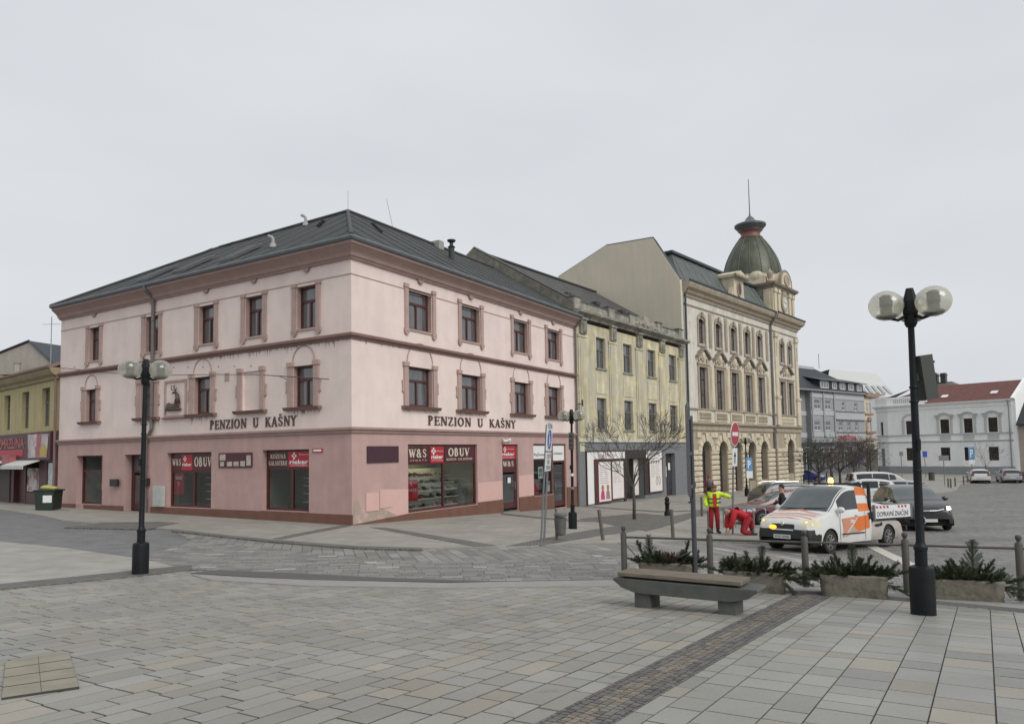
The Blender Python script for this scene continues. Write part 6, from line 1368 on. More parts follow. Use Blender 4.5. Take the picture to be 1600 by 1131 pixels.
def greenery(loc, rz, label, seed, L_=1.0, cfg=None, heather=False):
    r = thing('fir_branches', loc, label, 'fir branches', 'fir branches stuck in the troughs', rz); LOC[r.name] = Vector((0,0,0)); rnd = random.Random(seed); mb = MB(); tw = MB()
    for k in range(85):
        x = rnd.uniform(-L_/2+.05, L_/2-.05); y = rnd.uniform(-.15,.15); e = x/(L_/2); out_ = Vector((e*rnd.uniform(.5,1.3), rnd.uniform(-.8,.8), rnd.uniform(.25,1.15)))
        fir_branch(mb, tw, Vector((x,y,.26)), out_, rnd.uniform(.18,.40), rnd)
    for (x, y, dx, dy, dz, l) in cfg or []: fir_branch(mb, tw, Vector((x,y,.26)), Vector((dx,dy,dz)), l*1.15, rnd, .034)
    tw.build('twigs', m_twig, r); o = mb.build('needles', m_fir, r, recalc=False)
    if heather:
        h = MB()
        for k in range(70):
            p = Vector((rnd.uniform(-.15,.25), rnd.uniform(-.12,.12), .3)); e = p+Vector((rnd.uniform(-.08,.08), rnd.uniform(-.08,.08), rnd.uniform(.12,.24))); h.tube([p,e], [.006,.008], 4)
        h.build('heather', m_heath, r)
    return r
tp = [G(1180,925), G(1334,932), G(1508,941), G(1042,908)]
def up(p, dz): return (p[0], p[1], p[2]+dz)
NTR = ['behind the right end of the bench', 'between the two middle barrier posts', 'beside the nearest street lamp', 'behind the left half of the bench']
CFG = [[(.1,0,.08,0,1,.48),(-.25,0,-.15,0,1,.36),(.45,-.1,1,-.15,-.12,.42),(.42,-.15,.55,-.3,-.62,.42),(-.4,0,-1,0,.35,.34),(.3,0,.5,0,.9,.3),(.0,0,-.3,.1,1,.4),(.5,-.1,1,-.2,.1,.45)],
       [(.0,0,.02,0,1,.52),(-.15,0,-.25,0,1,.42),(.15,0,.3,0,1,.4),(-.4,0,-1,0,.45,.42),(.4,0,1,-.1,.5,.5),(.42,-.15,.9,-.3,-.35,.46),(.35,0,.8,0,.8,.42),(-.42,-.1,-1,-.1,.15,.36)],
       [(.12,0,.03,0,1,.66),(.05,0,-.5,0,1,.42),(.45,0,1,-.1,.45,.55),(.4,-.1,1,-.2,.02,.5),(.45,-.15,.8,-.3,-.35,.42),(-.35,0,-1,0,.7,.34),(.2,0,.5,0,1,.42),(-.1,0,-.3,0,1,.35)],
       [(-.3,0,-.05,0,1,.56),(-.38,0,-.35,0,1,.48),(.3,0,.25,0,1,.50),(-.42,0,-1,0,.5,.32),(.4,0,1,0,.55,.40),(.42,0,1,0,.15,.38)]]
for i, p in enumerate(tp):
    trough(p, ra, 'rough stone trough full of fir branches, '+NTR[i], seed=i)
    greenery(up(p, .03), ra, 'dark green cut fir branches in the stone trough, '+NTR[i], 20+i, cfg=CFG[i], heather=(i == 3))
# ---- bench
gl, gr = Vector(G(1003,951)), Vector(G(1135,962)); bd_ = (gr-gl); ba = atan2(bd_.y, bd_.x); bc = (gl+gr)/2; sp = bd_.length
m_conc = mat('bench_concrete', (.085,.088,.078), .85, var=.25, scale=4, bump=.2); m_wood = mat('weathered_bench_wood', (.155,.13,.10), .8, var=.4, scale=3, stretch=(1.2,14,8), bump=.3)
off_ = Vector((-sin(ba), cos(ba), 0))*.21
bn = thing('bench', bc+off_, 'low backless bench with weathered plank seat on a boat shaped concrete beam', 'bench', None, ba); LOC[bn.name] = Vector((0,0,0))
hl = sp/2+.42; m_blk0 = mat('black_bearer', (.012,.012,.012), .9)
s = MB(); s.ext([(-hl,.40),(-hl-.02,.37),(-hl+.12,.27),(-hl+.3,.215),(-hl+.42,.205),(hl-.42,.205),(hl-.3,.215),(hl-.12,.27),(hl+.02,.37),(hl,.40)], -.24, .24, 'y'); s.build('beam', m_conc, bn, bevel=.008)
for k in range(4): s = MB(); s.box(-hl+.06, hl-.20, -.235+.118*k, -.235+.118*k+.108, .432, .487); s.build('seat_plank', m_wood, bn, bevel=.006)
s = MB(); s.box(-hl+.12, hl-.28, -.17, .17, .40, .432); s.build('seat_bearer', m_blk0, bn)
for sx in (-1, 1): s = MB(); s.box(sx*sp/2-.12, sx*sp/2+.12, -.19, .19, -.08, .203); s.build('leg', m_conc, bn, bevel=.006)
# ---- litter bin on a post
p = G(870,846)
lb = thing('litter_bin', p, 'grey bucket litter bin with side lid hung on a ball topped post', 'litter bin')
V_ = lambda x, y, z: (p[0]+x, p[1]+y, p[2]+z)
m_bin = mat('bin_grey_metal', (.125,.125,.115), .6, metal=.2, var=.2)
s = MB(); s.lathe(p, [(.045,-.05),(.045,.9),(.02,.93),(.05,.97),(.035,1.02),(.01,1.04)], 10); s.build('post', m_bin, lb, smooth=True, auto=40)
s = MB(); s.lathe(V_(.12,-.03,.2), [(.10,0),(.15,.03),(.165,.1),(.19,.48),(.205,.52),(.19,.53),(.17,.5)], 16); s.build('bucket', m_bin, lb, smooth=True, auto=40)
s = MB(); s.lathe(V_(.13,-.03,.76), [(.10,0),(.2,.02),(.21,.07),(.18,.11),(.04,.125)], 16); s.build('lid', m_bin, lb, smooth=True, auto=40)
# ---- cast iron bollard, timber bollards
p = G(1043,807); s = MB(); s.lathe(p, [(.17,-.05),(.18,.05),(.15,.12),(.16,.2),(.11,.28),(.1,.6),(.13,.64),(.13,.7),(.09,.74),(.12,.82),(.1,.93),(.03,1.0)], 14)
tag(s.build('bollard', m_iron, None, smooth=True, auto=45, loc=p), 'black cast iron bollard with rounded cap right of the bare tree', 'bollard')
def tpost(pb, pt_h, lean, label, r_=.055, grp='plain grey posts along the pavement'):
    p = Vector(G(*pb)); s = MB(); s.tube([p-Vector((0,0,.05)), p+Vector((lean,0,pt_h))], [r_*1.05, r_], 10)
    return tag(s.build('bollard', m_post, None, smooth=True, auto=50, loc=p), label, 'bollard', grp)
tpost((943,846), .98, -.12, 'leaning grey post right of the litter bin'); tpost((1052,843), .98, -.03, 'grey post between the bare tree and the large sign')
tpost((1097,808), 1.0, 0, 'grey post behind the worker in the yellow jacket'); tpost((1107,826), .85, 0, 'thin grey post at the yellow jacketed worker\'s left side', .035)
for i, (px, pb) in enumerate(((1482,763),(1486,764),(1493,762),(1506,757),(1512,755.5),(1518,754.5),(1523,753),(1526,752))):
    s = MB(); q_ = Vector(G(px,pb)); s.tube([q_, q_+Vector((0,0,.85 if i > 2 else .95))], .07, 6); tag(s.build('bollard', m_post, None, loc=q_), 'one of the dark posts round the far traffic island', 'bollard', 'posts on the far island')
# ---- bike stands
m_tube = mat('steel_hoop', (.30,.30,.30), .35, metal=.6, var=.1)
BS = [((1106,826),(1180,831)), ((1124,818),(1199,823)), ((1138,812),(1214,817)), ((1148,808),(1226,812))]
BSL = ['nearest and leftmost low steel bike hoop beside the kneeling worker', 'second low steel bike hoop behind the kneeling worker', 'third low steel bike hoop in front of the dark red car', 'farthest low steel bike hoop touching the dark red car']
b0 = Vector(G(1112,828)); b1 = Vector(G(1181,832)); bdir = (b1-b0); bl = bdir.length; bdir.normalize(); nrm = Vector((-bdir.y, bdir.x, 0)); 
for i in range(4):
    a = b0+nrm*.75*i+bdir*.12*i; b = a+bdir*1.75; a.z = H(a.x,a.y)+.05; b.z = H(b.x,b.y)+.05; s = MB(); pts = [a, a+Vector((0,0,.72))]
    for k in range(1,6): t_ = k*pi/10; pts.append(a+bdir*(.12-.12*cos(t_))+Vector((0,0,.72+.12*sin(t_))))
    zt = pts[-1].z
    for k in range(1,6): t_ = k*pi/10; pts.append(b-bdir*(.12-.12*sin(t_))*1.0+Vector((0,0,0))) if False else None
    for k in range(5, -1, -1): t_ = k*pi/10; q_ = b-bdir*(.12-.12*cos(t_)); pts.append(Vector((q_.x,q_.y,b.z+.72+.12*sin(t_))))
    pts.append(b); s.tube(pts, .028, 8); tag(s.build('bike_stand', m_tube, None, smooth=True, auto=60, loc=a), BSL[i], 'bike stand', 'steel bike hoops')
# ---- wheelie bin with yellow bags
p = Vector(G(76,798)); wb = thing('waste_container', p, 'dark green waste container with yellow bags on its lid by the left shop', 'waste bin')
s = MB(); s.ext([(-.42,.08),(.42,.08),(.5,1.0),(-.5,1.0)], p.y-.4, p.y+.35, 'y'); s.v = [Vector((v.x+p.x, v.y, v.z+p.z)) for v in s.v]; s.build('body', mat('dark_green_plastic', (.02,.03,.022), .5, var=.2), wb, bevel=.02)
s = MB(); s.cbox(p+Vector((0,0,1.04)), (1.1,.85,.08)); s.build('lid', mat('dark_green_plastic', (.02,.03,.022)), wb, bevel=.02)
s = MB(); s.cbox(p+Vector((.2,-.44,.62)), (.45,.01,.36)); s.build('notice', m_white, wb)
s = MB(); s.sphere(p+Vector((-.1,0,1.17)), .3, 12, 8, (1.1,.8,.45)); s.sphere(p+Vector((.2,0,1.14)), .26, 12, 8, (1,.8,.4)); tag(s.build('yellow_bags', mat('yellow_bag', (.38,.36,.10), .5, var=.3, scale=9), None, smooth=True, loc=p+Vector((0,0,1.1))), 'yellow plastic bags heaped on the dark green waste container', 'rubbish bags')
# ---- pedestrian zone sign on two leaning posts
def signface(mb, pts, th=.02): pass
m_blue = mat('sign_blue', (.02,.06,.32), .4, var=.03); m_signw = mat('sign_white', (.66,.67,.66), .45, var=.05); m_ink = mat('sign_ink', (.03,.03,.035), .5, var=0); m_sback = mat('sign_back_grey', (.16,.165,.17), .5, metal=.3, var=.12)
p0, p1 = Vector(G(840,849)), Vector(G(850,848))
zs = thing('pedestrian_zone_sign', p0, 'tall white sign with blue pedestrian circle on two leaning grey posts', 'road sign')
az_ = radians(14)     # panel runs away from the camera
d_ = Vector((sin(az_), cos(az_), 0)); n_ = Vector((d_.y, -d_.x, 0)); 
cB = (p0+p1)/2; lean = Vector((.24,.0,0)); Mz = Matrix([[d_.x, n_.x, 0, cB.x+.02],[d_.y, n_.y, 0, cB.y-.25],[0,0,1,cB.z],[0,0,0,1]]); Mz = Mz @ Matrix([[1,0,0,0],[0,1,.07,0],[0,0,1,0],[0,0,0,1]])
for u in (.12,.58): s = MB(Mz); s.tube([(u,-.05,-.05),(u,-.05,3.55)], .032, 8); s.build('post', m_greym, zs)
s = MB(Mz); s.box(-.06,.76,-.012,.012,2.75,3.63); s.build('sign_panel', m_signw, zs, bevel=.004)
s = MB(Mz); s.box(-.06,.76,-.012,.012,2.15,2.72); s.build('sign_panel', m_signw, zs, bevel=.004)
s = MB(Mz); s.ext([(.35+.30*cos(k*pi/16), 3.1+.30*sin(k*pi/16)) for k in range(32)], .012, .016, 'y'); s.build('blue_disc', m_blue, zs)
s = MB(Mz); s.sphere((.3,.017,3.28), .045, 10, 6, (1,.05,1)); s.box(.25,.35,.016,.019,3.02,3.22); s.box(.26,.3,.016,.019,2.88,3.02); s.box(.32,.36,.016,.019,2.88,3.02); s.box(.42,.47,.016,.019,2.98,3.14); s.build('pictogram', m_signw, zs)
t = MB(); text_mesh(t, 'PĚŠÍ ZÓNA', Mz @ Matrix([[1,0,0,-.0],[0,0,1,.014],[0,1,0,3.44],[0,0,0,1]]), width=.7, height=.13, depth=.002)
for i, tx in enumerate(('CYKLISTŮM','VJEZD','POVOLEN')): text_mesh(t, tx, Mz @ Matrix([[1,0,0,.03 if i != 1 else .15],[0,0,1,.014],[0,1,0,2.54-.17*i],[0,0,0,1]]), width=.64 if i != 1 else .38, height=.12, depth=.002)
t.build('lettering', m_ink, zs)
s = MB(Mz); s.box(-.06,.76,-.014,.0125,2.72,2.75); s.build('panel_seam', m_ink, zs)
# ---- large sign seen from behind, standing at the barrier
p = Vector(G(1088,915)); bs = thing('traffic_sign', p, 'tall road sign seen edge on from behind, on two grey posts by the barrier', 'road sign')
az_ = radians(11); d_ = Vector((sin(az_), cos(az_), 0)); n_ = Vector((d_.y, -d_.x, 0)); Mz = Matrix([[d_.x, n_.x, 0, p.x],[d_.y, n_.y, 0, p.y],[0,0,1,p.z],[0,0,0,1]])
for u in (0, .42): s = MB(Mz); s.tube([(u,0,-.05),(u,0,3.12)], .035, 10); s.build('post', mat('dark_sign_post', (.075,.08,.09), .5, metal=.3, var=.15), bs, smooth=True, auto=40)
s = MB(Mz); s.ext([(-.34,1.67),(-.3,1.62),(.72,1.62),(.76,1.67),(.76,3.28),(.68,3.36),(-.26,3.36),(-.34,3.28)], -.07, -.045, 'y'); s.build('sign_panel', mat('sign_back_blue_grey', (.10,.115,.13), .5, metal=.3, var=.1), bs)
for z in (1.8, 2.4, 3.05): s = MB(Mz); s.box(-.3,.72,-.045,-.02,z,z+.05); s.build('bracket', m_greym, bs)
# ---- no entry sign held by the worker
p = Vector(G(1147,836)); p.y += 0
ne = thing('no_entry_sign', p, 'round red no entry sign with white plate on the pole gripped by the worker', 'road sign')
az_ = radians(36); d_ = Vector((sin(az_), cos(az_), 0)); n_ = Vector((d_.y, -d_.x, 0)); Mz = Matrix([[d_.x, n_.x, 0, p.x],[d_.y, n_.y, 0, p.y],[0,0,1,p.z],[0,0,0,1]]) @ Matrix([[1,0,0,0],[0,1,.045,0],[0,0,1,0],[0,0,0,1]])
s = MB(Mz); s.tube([(0,-.05,-.0),(0,-.05,3.95)], .035, 8); s.build('post', m_greym, ne)
s = MB(Mz); s.ext([(.44*cos(k*pi/16), 3.6+.44*sin(k*pi/16)) for k in range(32)], -.012, .008, 'y'); s.build('sign_rim', m_signw, ne)
s = MB(Mz); s.ext([(.41*cos(k*pi/16), 3.6+.41*sin(k*pi/16)) for k in range(32)], .009, .013, 'y'); s.build('red_disc', mat('sign_red_paint', (.36,.03,.045), .45, var=.03), ne)
s = MB(Mz); s.box(-.3,.3,.014,.018,3.53,3.67); s.build('white_bar', m_signw, ne)
s = MB(Mz); s.box(-.26,.26,-.01,.008,2.45,3.1); s.build('plate', m_signw, ne)
s = MB(Mz); s.ext([(-.05,2.55),(.05,2.55),(.05,2.8),(.13,2.8),(0,2.98),(-.13,2.8),(-.05,2.8)], .009, .012, 'y'); s.build('arrow', m_ink, ne)
# ---- blue parking signs and small far signs
def parking(px, pb, h, wd, ht, label, plate=True, ang=10, col=None, text='P', pole=True):
    q_ = Vector(G(px,pb)); r = thing('parking_sign', q_, label, 'road sign'); a_ = radians(ang); d2 = Vector((cos(a_), sin(a_), 0)); n2 = Vector((d2.y, -d2.x, 0))
    Mq = Matrix([[d2.x, n2.x, 0, q_.x],[d2.y, n2.y, 0, q_.y],[0,0,1,q_.z],[0,0,0,1]])
    if pole: s = MB(Mq); s.tube([(0,-.04,0),(0,-.04,h)], .04, 6); s.build('post', m_greym, r)
    s = MB(Mq); s.box(-wd/2, wd/2, 0, .02, h-ht, h); s.build('sign_panel', col or m_blue, r)
    if text: t = MB(); text_mesh(t, text, Mq @ Matrix([[1,0,0,-wd*.25],[0,0,1,.02],[0,1,0,h-ht*.8],[0,0,0,1]]), width=wd*.5, height=ht*.6, depth=.004, bold=.03); t.build('lettering', m_signw, r)
    if plate: s = MB(Mq); s.box(-wd/2, wd/2, 0, .02, h-ht-.55, h-ht-.03); s.build('plate', m_signw, r)
m_lblue = mat('faded_blue_sign', (.10,.25,.42), .5, var=.1)
parking(1172.5,778, 2.95, .5, .95, 'light blue parking sign in front of the far globe lamp', col=m_lblue, pole=True)
parking(1247,757, 3.3, .75, .95, 'dark blue parking sign at the corner of the domed bank', ang=5)
parking(1345,747, 3.0, .8, 1.3, 'blue grey sign standing before the bare far trees', plate=False, col=mat('lilac_blue', (.12,.15,.30), .5), text='')
parking(1520,745, 3.6, .85, 1.5, 'light blue parking sign in front of the white house behind the far cars', col=m_lblue)
parking(1447,747, 3.2, .6, .7, 'small blue sign right behind the nearest lamp pole', plate=False, text='')
parking(1410,748, 3.2, .5, .5, 'thin pole with a small grey sign before the white house', plate=False, col=m_sback, text='')
parking(1477,760, 3.0, 1.1, .5, 'wide grey board on a pole on the traffic island', plate=False, col=m_sback, text='')
s = MB(); q_ = Vector(G(1456,752)); s.lathe(q_, [(.3,.0),(.3,.95),(.34,.97),(.1,1.1)], 10); tag(s.build('litter_bin', mat('dark_bin', (.06,.055,.05), .6), None, loc=q_), 'small dark litter bin on the far pavement before the white house', 'litter bin')
for px, pb in ((1256,757),(1264,757),(1292,753),(1301,752),(1361,748),(1374,747)):
    q_ = Vector(G(px,pb)); s = MB(); s.tube([q_, q_+Vector((0,0,3.2 if px in (1264,1361) else 1.1))], .06, 6); tag(s.build('thin_post', m_iron, None, loc=q_), 'one of the thin dark posts under the far bare trees', 'post', 'thin posts on the far pavement')
# ---- trees
m_bark = mat('bare_bark', (.085,.075,.06), .9, var=.3, scale=6, streak=.2)
def bare_tree(loc, h, label, seed, trunk=.32, r0=.07, spread=1.0, depth=6, name='bare_tree', m_=None, twigs=2, lean=(0,0), rmin=.0045):
    rnd = random.Random(seed); T_, B_ = MB(), MB(); base = Vector(loc)
    top_ = base+Vector((lean[0],lean[1],h*trunk)); T_.tube([base-Vector((0,0,.1)), base.lerp(top_,.5)+Vector((.02,0,0)), top_], [r0*1.15, r0*.95, r0*.8], 8)
    def grow(p, d, l, r, k):
        n = 3; P_ = [p]; dd = d.copy()
        for i in range(n):
            dd = (dd+Vector((rnd.uniform(-.16,.16), rnd.uniform(-.16,.16), rnd.uniform(-.03,.14)))).normalized(); P_.append(P_[-1]+dd*(l/n))
        B_.tube(P_, [max(r*(1-.45*i/n), rmin) for i in range(n+1)], 5 if k > 2 else 3, caps=False)
        if k == 0: return
        m__ = 2 if rnd.random() < .55 else 3
        for j in range(m__):
            a = rnd.uniform(0, 2*pi); u_ = dd.orthogonal().normalized(); v_ = dd.cross(u_); nd = (dd*rnd.uniform(.75,1.15)+(u_*cos(a)+v_*sin(a))*rnd.uniform(.45,.8)*spread).normalized()
            grow(P_[-1] if j else P_[-1], nd, l*rnd.uniform(.68,.86), r*.58, k-1)
        if k > 1 and rnd.random() < .7: grow(P_[1], (dd+Vector((rnd.uniform(-1,1),rnd.uniform(-1,1),.2))*.7).normalized(), l*.6, r*.4, k-2)
    for j in range(5):
        a = j*2*pi/5+rnd.uniform(-.4,.4); grow(top_-Vector((0,0,rnd.uniform(0,h*.07))), Vector((cos(a)*.75*spread, sin(a)*.75*spread, rnd.uniform(.5,1.0))).normalized(), h*.24, r0*.5, depth-1)
    r = thing(name, loc, label, 'tree'); T_.build('trunk', m_ or m_bark, r, smooth=True); B_.build('crown', m_ or m_bark, r, recalc=False); return r
bare_tree(G(991,813), 4.55, 'slender bare tree with fine twigs in front of the yellow townhouse', 5, trunk=.38, r0=.075, spread=.72, depth=6, rmin=.0075)
m_barkd = mat('dark_bark', (.06,.047,.038), .9, var=.3)
for i, (px, pb, h, lb_) in enumerate(((1281,768,4.6,'dark dense bare tree behind the van roof, nearest the domed bank'),(1313,763,4.8,'dark dense bare tree right of the parking row, before the grey house'),(1299,752,4.9,'bare far tree between the two dark trees'),(1335,750,4.9,'broad bare tree in front of the grey house shopfronts'),(1356,749,4.6,'bare tree in front of the ochre house'))):
    bare_tree(G(px,pb), h, lb_, 30+i, trunk=.38, r0=.13, spread=1.25, depth=6, m_=m_barkd, rmin=.0085)
bare_tree(G(1541,746), 3.8, 'thin leafless sapling in front of the white corner house', 41, trunk=.4, r0=.04, spread=.8, depth=5)
s = MB(); q_ = Vector(G(1268,752)); rnd = random.Random(2)
for k in range(160): c = q_+Vector((rnd.uniform(-1.2,1.2), rnd.uniform(-1,1), rnd.uniform(2.0,4.2))); n = Vector((rnd.uniform(-1,1),rnd.uniform(-1,1),rnd.uniform(-1,1))).normalized()*.22; t2 = n.orthogonal().normalized()*.18; s.poly([c-n, c+t2, c+n, c-t2])
s.tube([q_, q_+Vector((0,0,3))], .06, 5); tag(s.build('evergreen_shrub', mat('dark_evergreen', (.02,.06,.03), .7, var=.4), None, recalc=False, loc=q_), 'small dark green tree beside the corner of the domed bank', 'tree')
# ================================================================== VEHICLES
m_cglass = mat('car_glass', (.016,.019,.02), .06, var=.3, scale=3, spec=.6, coat=.15)
m_wsg = mat('windscreen_glass', (.075,.09,.09), .08, var=.25, scale=2, spec=.6, coat=.2)
m_tyre = mat('tyre_rubber', (.018,.018,.018), .85, var=.2); m_rim = mat('alloy_rim', (.22,.22,.22), .4, metal=.6, var=.2, scale=9); m_blk = mat('black_plastic', (.016,.016,.017), .55, var=.15)
m_hl = mat('headlamp_glass', (.45,.46,.47), .1, var=.2, coat=.8); m_hlon = mat('headlamp_lit', (.55,.50,.36), .12, var=.2, coat=.8, emit=(1,.78,.35), es=.10); m_drl = mat('daylight_lamp_lit', (.9,.9,.8), .2, var=0, emit=(1,1,.85), es=1.6)
m_tail = mat('tail_lamp_red', (.22,.01,.012), .25, var=.1, coat=.6); m_amber = mat('amber_lamp_lit', (.9,.4,.03), .3, var=0, emit=(1,.42,.04), es=1.6); m_plate = mat('number_plate', (.55,.56,.55), .4, var=0)
m_chrome = mat('chrome_trim', (.6,.6,.6), .2, metal=.9, var=0)
def paint(n, c, r=.3): return mat('paint_'+n, c, r, var=.06, scale=2, coat=(.25 if max(c) < .1 else .6))
def interp(pts, x):
    if x <= pts[0][0]: return pts[0][1]
    for a, b in zip(pts, pts[1:]):
        if x <= b[0]: return b[1] if b[0] == a[0] else a[1]+(b[1]-a[1])*(x-a[0])/(b[0]-a[0])
    return pts[-1][1]
def smooth_prof(P_, it=2):
    for _ in range(it):
        Q = [P_[0]]
        for a, b in zip(P_, P_[1:]):
            if a[0] == b[0] or abs(a[1]-b[1]) > .5: Q += [a, b] if Q[-1] != a else [b]; continue
            Q += [(a[0]*.75+b[0]*.25, a[1]*.75+b[1]*.25), (a[0]*.25+b[0]*.75, a[1]*.25+b[1]*.75)]
        Q.append(P_[-1]); P_ = Q
    return P_
def make_car(name, label, cat, L_, Wd, prof, belt, wheels, R_, ws, rg, sw, body, low=.22, tum=.2, step=.045, cls=None, mats=None, trim=False, rimc=None, lit=None, group=None, hl=None, tl=None, grille=(.42,.62,.5), rails=False, plates=True, mir=True, wplan=None, nose=.70, NC=8):
    r = thing0(name, label, cat, group); P_ = smooth_prof(prof); st_ = []
    for a, b in zip(P_, P_[1:]):
        d = sqrt((a[0]-b[0])**2+(a[1]-b[1])**2); n = max(1, int(math.ceil(d/step)))
        for i in range(n): t = i/n; st_.append((a[0]+(b[0]-a[0])*t, a[1]+(b[1]-a[1])*t))
    st_.append(P_[-1])
    def hw(x):
        f = interp([(0,nose),(.06,nose+.13),(.2,.91),(.5,.975),(1.0,1),(L_-.7,1),(L_-.25,.965),(L_-.08,.92),(L_,.86)], x) if not wplan else interp(wplan, x); return Wd/2*f
    NA, NB = 11 if NC == 8 else 20, 9; rings = []; info = []
    for (x, zt) in st_:
        w_ = hw(x); zb = min(interp(belt, x), zt-.015); zl = low+(.06 if x < .12 or x > L_-.1 else 0)
        for xw in wheels:
            dx = abs(x-xw); RA = R_+.055
            if dx < RA: zl = max(zl, R_+sqrt(RA*RA-dx*dx)-.0)
        zl = min(zl, zb-.01); R0 = []; I0 = []
        g_ = max(0, min(1, (zt-zb)/.45)); zt2 = zt-.07*min(1, (zt-zb)/.3)
        for i in range(NA):
            t = i/(NA-1); z = zl+(zb-zl)*t; zz = (z-low)/max(.3, zb-low); k = .955+.045*sin(pi*min(max(zz,0),1)**.85)
            R0.append((w_*k, z)); I0.append(('A', t))
        wb = R0[-1][0]
        for i in range(1, NB+1):
            t = i/NB; R0.append((wb*(1-tum*g_*t)-.012, zb+(zt2-zb)*t)); I0.append(('B', t))
        wt = R0[-1][0]
        for i in range(1, NC+1):
            t = i/NC; y = wt*(1-t); R0.append((y, zt2+(zt-zt2)*(1-(1-t)**3))); I0.append(('C', y/wt))
        rings.append(R0); info.append((x, zb, zt, I0))
    G_ = {}
    def grp(k):
        if k not in G_: G_[k] = (MB(), {})
        return G_[k]
    for si in range(len(rings)-1):
        x0, zb0, zt0, I0 = info[si]; x1 = info[si+1][0]; xm = (x0+x1)/2; zb_ = (zb0+info[si+1][1])/2; zt_ = (zt0+info[si+1][2])/2
        for j in range(NA+NB+NC-1):
            sec, t = I0[j+1] if I0[j][0] != I0[j+1][0] else I0[j]; tm = (I0[j][1]+I0[j+1][1])/2 if I0[j][0] == I0[j+1][0] else t*.5
            ym = (rings[si][j][0]+rings[si+1][j+1][0])/2; zm = (rings[si][j][1]+rings[si+1][j+1][1])/2; k = 'body'
            for side in (-1, 1):
                k = 'body'
                if sec == 'B' and zt_-zb_ > .10 and .1 < tm < .93:
                    for (a, b) in sw:
                        if a < xm < b: k = 'side_window'
                if sec == 'C' and tm < .93 and ws[0] < xm < ws[1]: k = 'windscreen'
                if sec == 'C' and tm < .9 and rg[0] < xm < rg[1]: k = 'rear_window'
                if k == 'body' and xm < .35 and zm < grille[1] and zm > grille[0] and abs(ym) < Wd/2*grille[2]: k = 'grille'
                if k == 'body' and hl and hl[0] < xm < hl[1] and hl[2] < zm < hl[3] and abs(ym) > hl[4]*Wd/2: k = 'headlight_%d' % side
                if k == 'body' and tl and xm > tl[0] and tl[1] < zm < tl[2] and abs(ym) > tl[3]*Wd/2: k = 'tail_light_%d' % side
                if k == 'body' and trim and (zm < low+.16): k = 'sill_cladding'
                if cls:
                    c = cls(xm, side*ym, zm, sec, tm, side); k = c or k
                mb, vm = grp(k); idx = []
                for (a, b) in ((si,j),(si+1,j),(si+1,j+1),(si,j+1)):
                    key = (a, b, side)
                    if b == NA+NB+NC-1: key = (a, b, 0)
                    if key not in vm:
                        y, z = rings[a][b]; vm[key] = mb.V((L_/2-info[a][0], side*y, z))
                    idx.append(vm[key])
                if side < 0: idx = idx[::-1]
                mb.F(idx)
    md = dict(body=body, side_window=m_cglass, windscreen=m_wsg, rear_window=m_cglass, grille=m_blk, sill_cladding=m_blk); md.update(mats or {})
    for k, (mb, _) in G_.items():
        nm = k.split('_-1')[0].split('_1')[0]; m_ = md.get(k) or md.get(nm) or (m_hl if 'headlight' in k else m_tail if 'tail' in k else body)
        if lit and 'headlight' in k: m_ = lit
        mb.build(nm, m_, r, smooth=True, recalc=False, auto=38)
    ub = MB(); ub.box(-L_/2+.15, L_/2-.15, -Wd/2+.09, Wd/2-.09, low-.02, low+.22)
    for xw in wheels:
        xx = L_/2-xw; pts = [(xx+(R_+.06)*cos(a*pi/10), R_+(R_+.06)*sin(a*pi/10)) for a in range(11)]
        for sg in (-1, 1): ub.ext(pts, sg*(Wd/2-.40), sg*(Wd/2-.045), 'y')
    ub.build('underbody', mat('underbody_black', (.008,.008,.008), .9, var=0), r)
    for xw in wheels:
        for sg in (-1, 1):
            c = (L_/2-xw, sg*(Wd/2-.115), R_); s = MB(); s.lathe(c, [(R_*.62,-.10),(R_*.95,-.095),(R_,-.06),(R_,.06),(R_*.95,.095),(R_*.70,.10),(R_*.66,.085)], 26, ax=(0,sg,0)); w_ = s.build('wheel', m_tyre, r, smooth=True, auto=40)
            s = MB(); s.lathe(c, [(R_*.68,.05),(R_*.66,.088),(R_*.60,.092),(R_*.58,.07),(R_*.2,.06),(R_*.17,.09),(.01,.092)], 22, ax=(0,sg,0))
            for k in range(7):
                a = 2*pi*k/7; p0 = Vector((c[0]+.15*R_*cos(a), c[1]+sg*.085, R_+.15*R_*sin(a))); p1 = Vector((c[0]+.6*R_*cos(a), c[1]+sg*.09, R_+.6*R_*sin(a))); s.tube([p0,p1], [.028,.022], 5)
            s.build('rim', rimc or m_rim, w_)
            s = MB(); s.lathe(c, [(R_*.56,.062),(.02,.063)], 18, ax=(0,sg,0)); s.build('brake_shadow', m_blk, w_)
    if mir:
        xm = ws[0]+.38; yb = Wd/2*.94
        for sg in (-1, 1): s = MB(); s.sphere((L_/2-xm, sg*(yb+.12), interp(belt, xm)+.10), 1, 12, 8, (.07,.115,.085)); s.box(L_/2-xm-.04, L_/2-xm+.03, min(sg*(yb-.06),sg*(yb+.08)), max(sg*(yb-.06),sg*(yb+.08)), interp(belt,xm)+.0, interp(belt,xm)+.05); s.build('wing_mirror', body, r, smooth=True, auto=50)
    if plates:
        s = MB(); s.box(L_/2-.005, L_/2+.02, -.26, .26, .34, .45); s.build('number_plate', m_plate, r); s = MB(); s.box(-L_/2-.02, -L_/2+.005, -.26, .26, .5, .61); s.build('number_plate', m_plate, r)
